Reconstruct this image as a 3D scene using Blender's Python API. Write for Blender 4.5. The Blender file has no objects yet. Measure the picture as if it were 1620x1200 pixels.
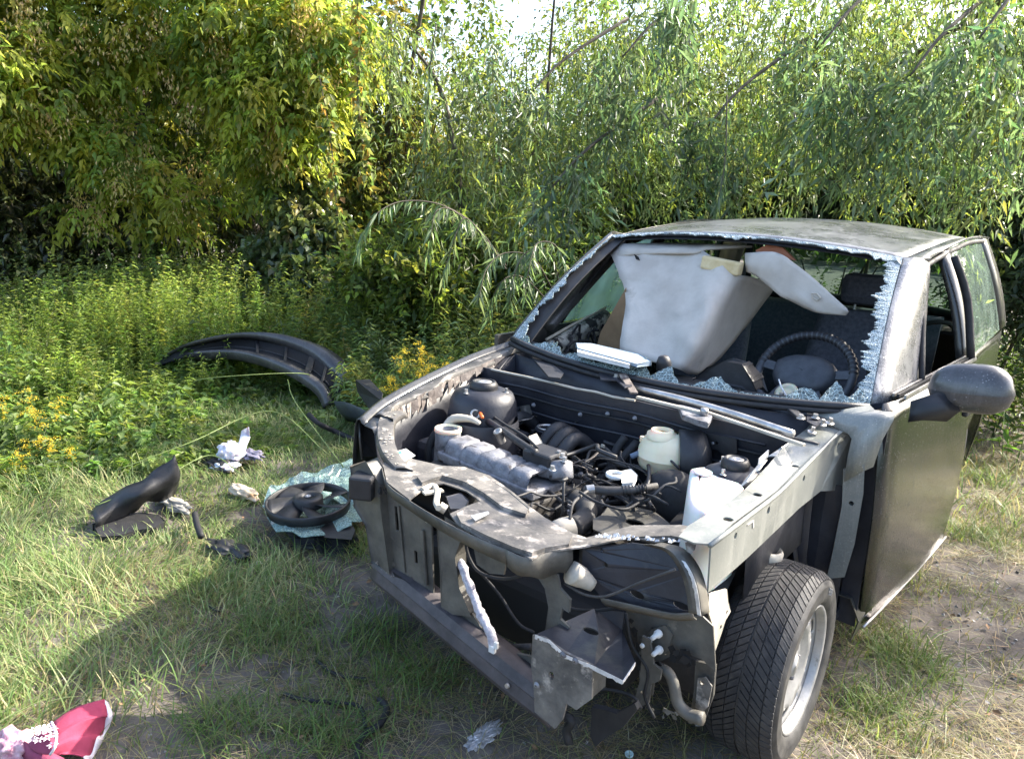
import bpy, math, random
import numpy as np
from mathutils import Vector, Matrix
from mathutils.geometry import tessellate_polygon
random.seed(7); rng = np.random.default_rng(7)
SC = bpy.context.scene; COL = SC.collection
GZ = -0.05
# ---------------------------------------------------------------- camera, sky, sun, exposure
cam = bpy.data.cameras.new('camera'); co = bpy.data.objects.new('camera', cam); COL.objects.link(co)
yaw, pit, rol = -0.65735674, -0.23822006, 0.0483092
f = Vector((math.sin(yaw)*math.cos(pit), math.cos(yaw)*math.cos(pit), math.sin(pit)))
r = Vector((math.cos(yaw), -math.sin(yaw), 0)); u = r.cross(f)
r2 = r*math.cos(rol)+u*math.sin(rol); u2 = -r*math.sin(rol)+u*math.cos(rol)
M = Matrix((r2, u2, -f)).transposed().to_4x4(); M.translation = (1.2755, -2.0734, 1.5355)
co.matrix_world = M
cam.sensor_width = 36; cam.lens = 36*1205.04/1620; cam.clip_end = 800; cam.clip_start = .05
SC.camera = co
SUN_AZ, SUN_EL = math.radians(61), math.radians(38)
sdir = Vector((math.cos(SUN_AZ)*math.cos(SUN_EL), math.sin(SUN_AZ)*math.cos(SUN_EL), math.sin(SUN_EL)))
W = bpy.data.worlds.new("World"); SC.world = W; W.use_nodes = True
nt = W.node_tree; bg = nt.nodes['Background']
sky = nt.nodes.new('ShaderNodeTexSky'); sky.sky_type = 'NISHITA'; sky.sun_disc = False
sky.sun_elevation = SUN_EL; sky.sun_rotation = math.pi/2-SUN_AZ; sky.dust_density = 3.0; sky.air_density = 1.0
nt.links.new(sky.outputs[0], bg.inputs[0]); bg.inputs[1].default_value = 0.15
sl = bpy.data.lights.new('sun', 'SUN'); sl.energy = 3.7; sl.angle = math.radians(.5); sl.color = (1, .93, .80)
so = bpy.data.objects.new('sun', sl); COL.objects.link(so); so.rotation_euler = sdir.to_track_quat('Z', 'Y').to_euler()
SC.view_settings.view_transform = 'Standard'; SC.view_settings.look = 'None'
SC.view_settings.exposure = 2.0; SC.view_settings.gamma = 1; SC.view_settings.use_curve_mapping = False
SC.render.engine = 'CYCLES'
SC.cycles.max_bounces = 8; SC.cycles.transparent_max_bounces = 16

# ---------------------------------------------------------------- helpers
def tag(o, label=None, cat=None, group=None, kind=None):
    if label: o['label'] = label
    if cat: o['category'] = cat
    if group: o['group'] = group
    if kind: o['kind'] = kind
    return o
def empty(name, loc, label, cat, group=None):
    o = bpy.data.objects.new(name, None); o.location = loc; o.empty_display_size = .1
    COL.objects.link(o); return tag(o, label, cat, group)
def wloc(o):
    v = Vector((0, 0, 0))
    while o: v = v+o.location; o = o.parent
    return v
def link(me, name, parent=None):
    o = bpy.data.objects.new(name, me); COL.objects.link(o)
    if parent is not None: o.parent = parent
    return o
def V(*a): return Vector(a[0] if len(a) == 1 else a)
def smooth_path(p, n=6, closed=False):
    p = [V(q) for q in p]; out = []; N = len(p)
    rngi = range(N if closed else N-1)
    for i in rngi:
        a = p[(i-1) % N] if closed or i > 0 else p[0]*2-p[1]
        b, c = p[i], p[(i+1) % N]
        d = p[(i+2) % N] if closed or i+2 < N else c*2-b
        for k in range(n):
            t = k/n
            out.append(.5*((2*b)+(c-a)*t+(2*a-5*b+4*c-d)*t*t+(3*b-a-3*c+d)*t**3))
    if not closed: out.append(p[-1])
    return out
class MB:
    def __init__(s): s.v = []; s.f = []
    def add(s, vs, fs):
        n = len(s.v); s.v += [tuple(q) for q in vs]; s.f += [tuple(i+n for i in q) for q in fs]; return s
    def box(s, c, size, rot=None):
        c = V(c); hx, hy, hz = [q/2 for q in size]
        vs = [V(x*hx, y*hy, z*hz) for x in (-1, 1) for y in (-1, 1) for z in (-1, 1)]
        if rot is not None:
            if not isinstance(rot, Matrix): rot = Matrix.Rotation(rot, 3, 'Z')
            vs = [rot @ q for q in vs]
        return s.add([c+q for q in vs], [(0, 1, 3, 2), (4, 6, 7, 5), (0, 4, 5, 1), (2, 3, 7, 6), (0, 2, 6, 4), (1, 5, 7, 3)])
    def bar(s, a, b, w, h, up=(0, 0, 1)):
        a, b = V(a), V(b); d = (b-a).normalized(); x = d.cross(V(up)).normalized(); y = x.cross(d)
        vs = [p+x*w/2*i+y*h/2*j for p in (a, b) for i, j in ((-1, -1), (1, -1), (1, 1), (-1, 1))]
        return s.add(vs, [(3, 2, 1, 0), (4, 5, 6, 7), (0, 1, 5, 4), (1, 2, 6, 5), (2, 3, 7, 6), (3, 0, 4, 7)])
    def tube(s, path, r, seg=10, closed=False, caps=True, smooth=0):
        p = smooth_path(path, smooth, closed) if smooth else [V(q) for q in path]
        N = len(p); rs = r if isinstance(r, (list, tuple)) else None
        vs = []; nrm = None
        for i, q in enumerate(p):
            a = p[(i-1) % N] if (closed or i > 0) else q; b = p[(i+1) % N] if (closed or i < N-1) else q
            t = (b-a).normalized()
            if nrm is None: nrm = t.cross(V(0, 0, 1)) if abs(t.z) < .9 else t.cross(V(1, 0, 0))
            nrm = (nrm-t*nrm.dot(t)).normalized(); bn = t.cross(nrm)
            if rs:
                x = i/(N-1)*(len(rs)-1); k = min(int(x), len(rs)-2); rr = rs[k]+(rs[k+1]-rs[k])*(x-k)
            else: rr = r
            vs += [q+(nrm*math.cos(2*math.pi*k/seg)+bn*math.sin(2*math.pi*k/seg))*rr for k in range(seg)]
        fs = []
        for i in range(N if closed else N-1):
            j = (i+1) % N
            fs += [(i*seg+k, i*seg+(k+1) % seg, j*seg+(k+1) % seg, j*seg+k) for k in range(seg)]
        if caps and not closed: fs += [tuple(range(seg))[::-1], tuple((N-1)*seg+k for k in range(seg))]
        return s.add(vs, fs)
    def lathe(s, prof, c, axis=(0, 0, 1), seg=24):       # prof: (radius, height along axis)
        c = V(c); ax = V(axis).normalized(); x = ax.orthogonal().normalized(); y = ax.cross(x)
        vs = [c+ax*h+(x*math.cos(2*math.pi*k/seg)+y*math.sin(2*math.pi*k/seg))*rr for rr, h in prof for k in range(seg)]
        fs = [(i*seg+k, i*seg+(k+1) % seg, (i+1)*seg+(k+1) % seg, (i+1)*seg+k) for i in range(len(prof)-1) for k in range(seg)]
        return s.add(vs, fs)
    def cyl(s, a, b, r, seg=14): return s.tube([a, b], r, seg)
    def grid(s, rows):
        n = len(rows[0]); return s.add([q for r_ in rows for q in r_],
            [(i*n+j, i*n+j+1, (i+1)*n+j+1, (i+1)*n+j) for i in range(len(rows)-1) for j in range(n-1)])
    def sheet(s, pts, t=.004, holes=(), n=None):
        loops = [[V(q) for q in pts]]+[[V(q) for q in h] for h in holes]
        if n is None:
            n = V(0, 0, 0); P = loops[0]
            for i in range(len(P)):
                a, b = P[i], P[(i+1) % len(P)]; n += a.cross(b)
        n = V(n).normalized()
        tri = tessellate_polygon(loops); flat = [q for l in loops for q in l]; N = len(flat)
        vs = flat+[q-n*t for q in flat]; fs = []
        for a, b, c in tri:
            m = (flat[b]-flat[a]).cross(flat[c]-flat[a])
            if m.dot(n) < 0: b, c = c, b
            fs += [(a, b, c), (c+N, b+N, a+N)]
        k = 0
        for l in loops:
            m = len(l)
            for i in range(m): fs.append((k+i, k+i+N, k+(i+1) % m+N, k+(i+1) % m))
            k += m
        return s.add(vs, fs)
    def build(s, name, mat, parent=None, smooth=False, bevel=0, solid=0, sub=0, label=None, auto=None):
        o0 = wloc(parent) if parent is not None else V(0, 0, 0)
        me = bpy.data.meshes.new(name); me.from_pydata([tuple(V(q)-o0) for q in s.v], [], s.f)
        me.materials.append(mat); me.validate()
        o = link(me, name, parent)
        if smooth or auto:
            me.shade_smooth()
            if auto: me.set_sharp_from_angle(angle=math.radians(auto))
        if solid: m = o.modifiers.new('solid', 'SOLIDIFY'); m.thickness = solid; m.offset = -1
        if bevel: m = o.modifiers.new('bevel', 'BEVEL'); m.width = bevel; m.segments = 2; m.limit_method = 'ANGLE'
        if sub: m = o.modifiers.new('sub', 'SUBSURF'); m.levels = m.render_levels = sub
        if label: o['label'] = label
        return o
def ring(c, rad, n=14, axis='z', sx=1, sy=1, rot=0):
    c = V(c); out = []
    for k in range(n):
        a = 2*math.pi*k/n; p, q = math.cos(a)*rad*sx, math.sin(a)*rad*sy
        p, q = p*math.cos(rot)-q*math.sin(rot), p*math.sin(rot)+q*math.cos(rot)
        out.append(c+(V(p, q, 0) if axis == 'z' else V(p, 0, q) if axis == 'y' else V(0, p, q)))
    return out
# ---------------------------------------------------------------- materials
def mat(name, c1, c2=None, rough=.5, r2=None, metal=0, scale=8, bump=.0, bscale=60, spec=.5, coat=0, c3=None, t3=.62, s3=3, detail=8, trans=0, sss=0):
    m = bpy.data.materials.new(name); m.use_nodes = True; nt = m.node_tree; N = nt.nodes; L = nt.links
    b = N['Principled BSDF']; b.inputs['Roughness'].default_value = rough; b.inputs['Metallic'].default_value = metal
    b.inputs['Specular IOR Level'].default_value = spec; b.inputs['Coat Weight'].default_value = coat
    if trans: b.inputs['Transmission Weight'].default_value = trans
    if sss: b.inputs['Subsurface Weight'].default_value = sss; b.inputs['Subsurface Scale'].default_value = .03
    tc = N.new('ShaderNodeTexCoord')
    def noise(sc, dt=detail, out='Fac'):
        n = N.new('ShaderNodeTexNoise'); n.inputs['Scale'].default_value = sc; n.inputs['Detail'].default_value = dt
        n.inputs['Roughness'].default_value = .65; L.new(tc.outputs['Object'], n.inputs['Vector']); return n.outputs[out]
    def ramp(v, a, b_, ca, cb):
        q = N.new('ShaderNodeValToRGB'); q.color_ramp.elements[0].position = a; q.color_ramp.elements[1].position = b_
        q.color_ramp.elements[0].color = (*ca, 1) if len(ca) == 3 else ca; q.color_ramp.elements[1].color = (*cb, 1); L.new(v, q.inputs[0]); return q.outputs[0]
    col = None
    if c2: col = ramp(noise(scale), .35, .68, c1, c2)
    else:
        b.inputs['Base Color'].default_value = (*c1, 1)
    if c3:
        mx = N.new('ShaderNodeMix'); mx.data_type = 'RGBA'
        L.new(ramp(noise(s3, 12), t3-.05, t3+.05, (0, 0, 0), (1, 1, 1)), mx.inputs[0]); L.new(col, mx.inputs[6]); mx.inputs[7].default_value = (*c3, 1)
        col = mx.outputs[2]
    if col is not None: L.new(col, b.inputs['Base Color'])
    if r2 is not None: L.new(ramp(noise(scale*1.7), .3, .7, (rough,)*3, (r2,)*3), b.inputs['Roughness'])
    if bump:
        bp = N.new('ShaderNodeBump'); bp.inputs['Strength'].default_value = bump; bp.inputs['Distance'].default_value = .004
        L.new(noise(bscale, 6), bp.inputs['Height']); L.new(bp.outputs[0], b.inputs['Normal'])
    return m
def M_paint(name, base, dust, dens=.5, drough=.75, rough=.3):
    """dark car paint under dust, dried drops and scratches"""
    m = bpy.data.materials.new(name); m.use_nodes = True; nt = m.node_tree; N = nt.nodes; L = nt.links
    b = N['Principled BSDF']; tc = N.new('ShaderNodeTexCoord')
    def noise(sc, d=8, vec=None):
        n = N.new('ShaderNodeTexNoise'); n.inputs['Scale'].default_value = sc; n.inputs['Detail'].default_value = d; n.inputs['Roughness'].default_value = .7
        L.new(vec or tc.outputs['Object'], n.inputs['Vector']); return n.outputs['Fac']
    def ramp(v, a, b_, ca=0, cb=1):
        q = N.new('ShaderNodeMapRange'); q.inputs[1].default_value = a; q.inputs[2].default_value = b_; q.inputs[3].default_value = ca; q.inputs[4].default_value = cb
        L.new(v, q.inputs[0]); return q.outputs[0]
    def math_(op, a, c):
        q = N.new('ShaderNodeMath'); q.operation = op; q.use_clamp = True
        for i, t in enumerate((a, c)):
            if isinstance(t, (int, float)): q.inputs[i].default_value = t
            else: L.new(t, q.inputs[i])
        return q.outputs[0]
    mp = N.new('ShaderNodeMapping'); mp.inputs['Scale'].default_value = (26, 26, 1.6); L.new(tc.outputs['Object'], mp.inputs[0])
    streak = ramp(noise(1, 4, mp.outputs[0]), .54, .72, 0, 1.0)
    big = ramp(noise(3.5), .35, .7, 0, 1)
    vo = N.new('ShaderNodeTexVoronoi'); vo.inputs['Scale'].default_value = 110; L.new(tc.outputs['Object'], vo.inputs[0])
    drops = math_('MULTIPLY', ramp(vo.outputs['Distance'], .28, .18), ramp(noise(40, 3), .5, .62))
    fine = ramp(noise(160, 3), .45, .75, 0, .6)
    d = math_('ADD', math_('MULTIPLY', math_('ADD', math_('ADD', big, streak), fine), dens), math_('MULTIPLY', drops, .7))
    mx = N.new('ShaderNodeMix'); mx.data_type = 'RGBA'; L.new(d, mx.inputs[0]); mx.inputs[6].default_value = (*base, 1); mx.inputs[7].default_value = (*dust, 1)
    L.new(mx.outputs[2], b.inputs['Base Color']); L.new(ramp(d, 0, 1, rough, drough), b.inputs['Roughness'])
    b.inputs['Coat Weight'].default_value = .45; b.inputs['Coat Roughness'].default_value = .14
    bp = N.new('ShaderNodeBump'); bp.inputs['Strength'].default_value = .35; bp.inputs['Distance'].default_value = .002
    L.new(math_('ADD', drops, noise(30, 5)), bp.inputs['Height']); L.new(bp.outputs[0], b.inputs['Normal'])
    return m
def M_glass(name, tint, gl=.12, rough=.03, dusty=0.0):
    m = bpy.data.materials.new(name); m.use_nodes = True; nt = m.node_tree; N = nt.nodes; L = nt.links
    for n in list(N): N.remove(n)
    o = N.new('ShaderNodeOutputMaterial'); t = N.new('ShaderNodeBsdfTransparent'); t.inputs[0].default_value = (*tint, 1)
    g = N.new('ShaderNodeBsdfGlossy'); g.inputs['Roughness'].default_value = rough; g.inputs[0].default_value = (.9, 1, .93, 1)
    fr = N.new('ShaderNodeFresnel'); fr.inputs[0].default_value = 1.5
    ad = N.new('ShaderNodeMath'); ad.operation = 'MULTIPLY_ADD'; ad.inputs[1].default_value = 1.0; ad.inputs[2].default_value = gl; ad.use_clamp = True
    L.new(fr.outputs[0], ad.inputs[0]); mx = N.new('ShaderNodeMixShader'); L.new(ad.outputs[0], mx.inputs[0]); L.new(t.outputs[0], mx.inputs[1]); L.new(g.outputs[0], mx.inputs[2])
    d = N.new('ShaderNodeBsdfDiffuse'); d.inputs[0].default_value = (.40, .52, .44, 1)
    if dusty > .5: N.remove(d); d = N.new('ShaderNodeBsdfTranslucent'); d.inputs[0].default_value = (.42, .62, .50, 1)
    m2 = N.new('ShaderNodeMixShader'); ns = N.new('ShaderNodeTexNoise'); ns.inputs['Scale'].default_value = 6; tc = N.new('ShaderNodeTexCoord'); L.new(tc.outputs['Object'], ns.inputs[0])
    mu = N.new('ShaderNodeMath'); mu.operation = 'MULTIPLY'; mu.inputs[1].default_value = dusty; L.new(ns.outputs[0], mu.inputs[0])
    L.new(mu.outputs[0], m2.inputs[0]); L.new(mx.outputs[0], m2.inputs[1]); L.new(d.outputs[0], m2.inputs[2]); L.new(m2.outputs[0], o.inputs[0])
    return m
def M_crackle(name, c1, c2, alpha=.25, scale=90, lw=.16):
    """shattered laminated glass: cells with pale crack lines"""
    m = bpy.data.materials.new(name); m.use_nodes = True; nt = m.node_tree; N = nt.nodes; L = nt.links
    b = N['Principled BSDF']; tc = N.new('ShaderNodeTexCoord')
    v = N.new('ShaderNodeTexVoronoi'); v.feature = 'DISTANCE_TO_EDGE'; v.inputs['Scale'].default_value = scale; L.new(tc.outputs['Object'], v.inputs[0])
    vc = N.new('ShaderNodeTexVoronoi'); vc.inputs['Scale'].default_value = scale; L.new(tc.outputs['Object'], vc.inputs[0])
    mr = N.new('ShaderNodeMapRange'); mr.inputs[1].default_value = .0; mr.inputs[2].default_value = lw; mr.inputs[3].default_value = 1; mr.inputs[4].default_value = 0
    L.new(v.outputs['Distance'], mr.inputs[0]); mx = N.new('ShaderNodeMix'); mx.data_type = 'RGBA'; L.new(mr.outputs[0], mx.inputs[0])
    mx.inputs[6].default_value = (*c1, 1); mx.inputs[7].default_value = (*c2, 1); L.new(mx.outputs[2], b.inputs['Base Color'])
    b.inputs['Roughness'].default_value = .18; b.inputs['Specular IOR Level'].default_value = .8
    al = N.new('ShaderNodeMath'); al.operation = 'MULTIPLY_ADD'; al.inputs[1].default_value = 1-alpha; al.inputs[2].default_value = alpha; al.use_clamp = True
    sep = N.new('ShaderNodeSeparateColor'); L.new(vc.outputs['Color'], sep.inputs[0])
    mm = N.new('ShaderNodeMath'); mm.operation = 'MAXIMUM'; L.new(mr.outputs[0], mm.inputs[0]); L.new(sep.outputs[0], mm.inputs[1]); L.new(mm.outputs[0], al.inputs[0])
    L.new(al.outputs[0], b.inputs['Alpha'])
    bp = N.new('ShaderNodeBump'); bp.inputs['Strength'].default_value = .8; bp.inputs['Distance'].default_value = .004; L.new(sep.outputs[1], bp.inputs['Height']); L.new(bp.outputs[0], b.inputs['Normal'])
    return m
def M_leaf(name, trans=.45, rough=.45, tint=(1, 1, .75), spec=.35):
    """leaf colour comes per leaf from the mesh attribute; thin, lets light through"""
    m = bpy.data.materials.new(name); m.use_nodes = True; nt = m.node_tree; N = nt.nodes; L = nt.links
    b = N['Principled BSDF']; b.inputs['Roughness'].default_value = rough; b.inputs['Specular IOR Level'].default_value = spec
    at = N.new('ShaderNodeAttribute'); at.attribute_name = 'Col'; L.new(at.outputs['Color'], b.inputs['Base Color'])
    t = N.new('ShaderNodeBsdfTranslucent'); mm = N.new('ShaderNodeMix'); mm.data_type = 'RGBA'; mm.blend_type = 'MULTIPLY'; mm.inputs[0].default_value = 1
    L.new(at.outputs['Color'], mm.inputs[6]); mm.inputs[7].default_value = (*[q*2.0 for q in tint], 1); L.new(mm.outputs[2], t.inputs[0])
    s = N.new('ShaderNodeMixShader'); s.inputs[0].default_value = trans; L.new(b.outputs[0], s.inputs[1]); L.new(t.outputs[0], s.inputs[2])
    L.new(s.outputs[0], N['Material Output'].inputs[0]); return m
m_black = mat('black_plastic', (.012, .012, .014), (.03, .03, .034), .42, .6, scale=12, bump=.25, bscale=90)
m_blackr = mat('black_rubber', (.010, .010, .012), (.022, .022, .024), .6, .8, scale=20, bump=.2)
m_paint = M_paint('black_car_paint', (.012, .012, .013), (.13, .125, .11), .32, rough=.25)
m_roof = M_paint('dust_and_sky_glare_roof_paint', (.03, .032, .036), (.33, .335, .35), .50, drough=.5, rough=.22)  # dust tone paled and cooled to carry the sky's glare too
m_door = M_paint('door_paint', (.007, .008, .007), (.07, .072, .064), .17, rough=.14)
m_rail = M_paint('weathered_rail_paint', (.15, .16, .15), (.34, .34, .31), .5, rough=.3)
m_inner = mat('inner_body_steel', (.012, .013, .02), (.035, .036, .045), .38, .6, scale=7, bump=.3, bscale=40, c3=(.09, .085, .07), t3=.66)
m_front = mat('dirty_front_panel', (.05, .048, .044), (.14, .13, .11), .45, .7, scale=9, bump=.35, bscale=50, c3=(.2, .18, .15), t3=.68, s3=14)
m_slam = mat('dust_and_sun_dapple_crossmember', (.06, .057, .055), (.19, .175, .155), .5, .75, scale=14, bump=.4, bscale=80, c3=(.38, .34, .30), t3=.58, s3=16)  # pale patches: dust, with dappled sunlight put into the colour
m_rust = mat('rusty_flange', (.06, .045, .04), (.20, .17, .15), .7, scale=30, bump=.5, c3=(.42, .37, .32), t3=.6, s3=16)
m_purple = mat('lower_beam_plastic', (.04, .035, .038), (.095, .082, .085), .5, .65, scale=16, bump=.3)
m_alu = mat('cast_aluminium', (.12, .12, .13), (.29, .29, .31), .5, .7, metal=.35, scale=22, bump=.5, bscale=110, c3=(.06, .05, .045), t3=.62, s3=25)
m_steel = mat('bare_steel', (.35, .34, .33), (.6, .58, .56), .3, .5, metal=.8, scale=30, bump=.2)
m_torn = mat('torn_metal_edge', (.45, .45, .46), (.75, .74, .72), .35, .6, metal=.4, scale=40)
m_engine = mat('grimy_engine_block', (.018, .016, .015), (.06, .052, .045), .55, .8, scale=18, bump=.6, bscale=70)
m_hose = mat('dusty_hose_rubber', (.03, .029, .03), (.075, .07, .066), .55, .75, scale=20, bump=.2)
m_cream = mat('pale_cream_metal', (.40, .36, .29), (.55, .5, .42), .5, .7, scale=18, bump=.2)
m_tank = mat('yellowed_translucent_plastic', (.72, .62, .42), (.80, .72, .52), .35, .5, scale=9, sss=.3, c3=(.52, .42, .24), t3=.7, s3=8)
m_tankw = mat('milky_white_plastic', (.74, .75, .70), (.82, .82, .78), .35, .45, scale=6, sss=.4)
m_tread = mat('tyre_tread_rubber', (.018, .018, .021), (.05, .048, .048), .6, .8, scale=30, bump=.35, bscale=160)
m_tyre = mat('tyre_sidewall_rubber', (.022, .022, .024), (.075, .072, .07), .5, .7, scale=18, bump=.2, bscale=120)
m_rim = mat('silver_wheel_paint', (.26, .26, .26), (.44, .43, .42), .35, .55, metal=.35, scale=12, bump=.15, c3=(.14, .12, .10), t3=.66, s3=16)
m_glass = M_glass('tinted_window_glass', (.36, .52, .44), .1, .03, .35)
m_shard = M_crackle('shattered_windscreen_glass', (.16, .21, .22), (.60, .70, .74), .25, 140)
m_shard2 = M_crackle('shattered_teal_glass_sheet', (.18, .30, .28), (.42, .56, .53), .3, 130)
m_glassd = M_glass('dusty_green_glass', (.42, .66, .52), .06, .05, .75)
m_liner = mat('pale_headliner_felt', (.42, .375, .33), (.56, .515, .46), .95, scale=5, bump=.25, bscale=140, c3=(.36, .32, .27), t3=.67, s3=5)
m_foam = mat('yellow_foam_block', (.55, .42, .22), (.7, .58, .36), .9, scale=20, bump=.5)
m_ply = mat('brown_fibreboard', (.24, .15, .08), (.34, .22, .12), .8, scale=9, bump=.2)
m_seat = mat('dark_blue_grey_seat_cloth', (.06, .066, .085), (.115, .12, .15), .9, scale=60, bump=.4, bscale=300)
m_trimin = mat('interior_black_trim', (.012, .012, .014), (.022, .022, .025), .6, scale=20, bump=.2)
m_wheelp = mat('steering_wheel_vinyl', (.04, .043, .05), (.075, .08, .09), .38, .5, scale=20, bump=.15, bscale=300)
m_white = mat('white_plastic', (.62, .62, .6), (.75, .75, .74), .4, scale=20)
m_bag = mat('crumpled_white_bag', (.62, .60, .68), (.85, .84, .88), .4, scale=12, bump=.5, bscale=30, sss=.2)
m_orange = mat('orange_handle', (.65, .13, .03), (.75, .2, .05), .4, scale=20)
m_foil = mat('crumpled_foil', (.40, .40, .42), (.72, .72, .74), .3, .5, metal=.6, scale=40, bump=1.0, bscale=70)
m_paper = mat('brown_wrapping_paper', (.50, .38, .25), (.62, .55, .45), .8, scale=8, bump=.3, c3=(.7, .35, .12), t3=.62, s3=5)
m_pink = mat('crimson_cloth', (.30, .03, .07), (.42, .06, .12), .9, scale=6, bump=.4, bscale=40)
m_pinkd = mat('dark_crimson_cloth', (.20, .03, .07), (.30, .06, .12), .9, scale=6, bump=.4, bscale=40)
m_print = mat('white_print', (.75, .66, .70), (.82, .76, .8), .75, scale=10)
m_label = mat('paper_label', (.72, .74, .70), (.8, .82, .78), .6, scale=10)
m_green = mat('green_print', (.05, .35, .2), (.08, .4, .25), .6, scale=10)
m_bark = mat('tree_bark', (.05, .04, .03), (.12, .10, .075), .9, scale=12, bump=1, bscale=30)
m_stone = mat('pale_grit_stone', (.22, .21, .2), (.42, .4, .38), .85, scale=20, bump=.4)

# ================================================================ the wrecked car (x: its left side, y: towards its tail)
car = empty('wrecked_car', (0, 1.2, GZ), 'stripped black hatchback wreck without bonnet or front wings, its windscreen smashed', 'car')
PI = math.pi
# ---- windscreen plane: bottom and top curves
def wb(t):  # t 0 (car right) .. 1 (car left)
    x = -.735+1.47*t; return V(x, .40+.13*(abs(x)/.73)**2.2, .895+.03*(abs(x)/.73)**2)
def wt(t):
    x = -.66+1.29*t; return V(x, 1.10+.08*(abs(x)/.65)**2.2, 1.405-.045*(abs(x)/.65)**2)
def wp(t, s): return wb(t).lerp(wt(t), s)+V(0, -.03, .02)*math.sin(s*PI)*1.0
# ---- roof
def roofz(x, y):
    return 1.405+.075*math.sin(min(1, max(0, (y-1.1)/2.3))*PI)-.05*(abs(x)/.64)**2.6
rows = []
for i in range(17):
    t = i/16; row = []
    for j in range(25):
        s = j/24; fr = wt(s)+V(0, .0, .004); x = fr.x*(1+.04*math.sin(t*PI)); y = fr.y+(2.95-fr.y)*t
        z = fr.z+(roofz(x, y)-roofz(fr.x, fr.y))
        row.append((x, y, z))
    rows.append(row)
MB().grid(rows).build('roof', m_roof, car, smooth=True, solid=.012)
# dark gutter line along the screen's top edge
MB().tube([wt(s/16)+V(0, -.004, -.004) for s in range(17)], .006, 6).build('roof_seal', m_blackr, car, smooth=True)
# ---- A pillars / side frames. left one broad, with sun glare put into its colour
def belt(y, s=1): return V(s*(.80+.055*math.sin((y-.5)/3.6*PI)), y, .93+.02*(y-.5)/2.6)
def rail_top(y, s=1):
    x = .675-.03*abs(y-1.9)/1.2+.04*min(1, max(0, y-1.3))
    t = min(1, max(0, (y-1.40)/.9)); return V(s*x, y, 1.345+.085*math.sin(t*PI/2)-.03*max(0, y-2.5))
def pillar(sx, name, m):
    rows = []
    for i in range(15):
        t = i/14
        g = wp(1 if sx > 0 else 0, t)+V(sx*.004, 0, .006)
        if sx > 0: h = V(*(0.79,1.102,0.831)).lerp(V(*(0.7,1.362,1.325)), t)
        else: h = V(-.80, .86, .915).lerp(V(-.705, 1.42, 1.355), t)
        mid = (g+h)/2+V(sx*.022, -.022, .02)
        rows.append([g, g.lerp(mid, .5)+V(sx*.006, -.01, .006), mid, mid.lerp(h, .5)+V(sx*.010, 0, .004), h, h+V(-sx*.03, .012, -.004)])
    return MB().grid(rows).build(name, m, car, smooth=True, solid=.006)
m_pil = M_paint('glare_and_glint_pillar_paint', (.04, .04, .045), (.62, .61, .62), .42, drough=.5, rough=.22)  # pale speckle colour carries sun glare and glints of crumbs and dew
pillar(1, 'windscreen_pillar', m_pil)
pillar(-1, 'windscreen_pillar', m_paint)
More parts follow.
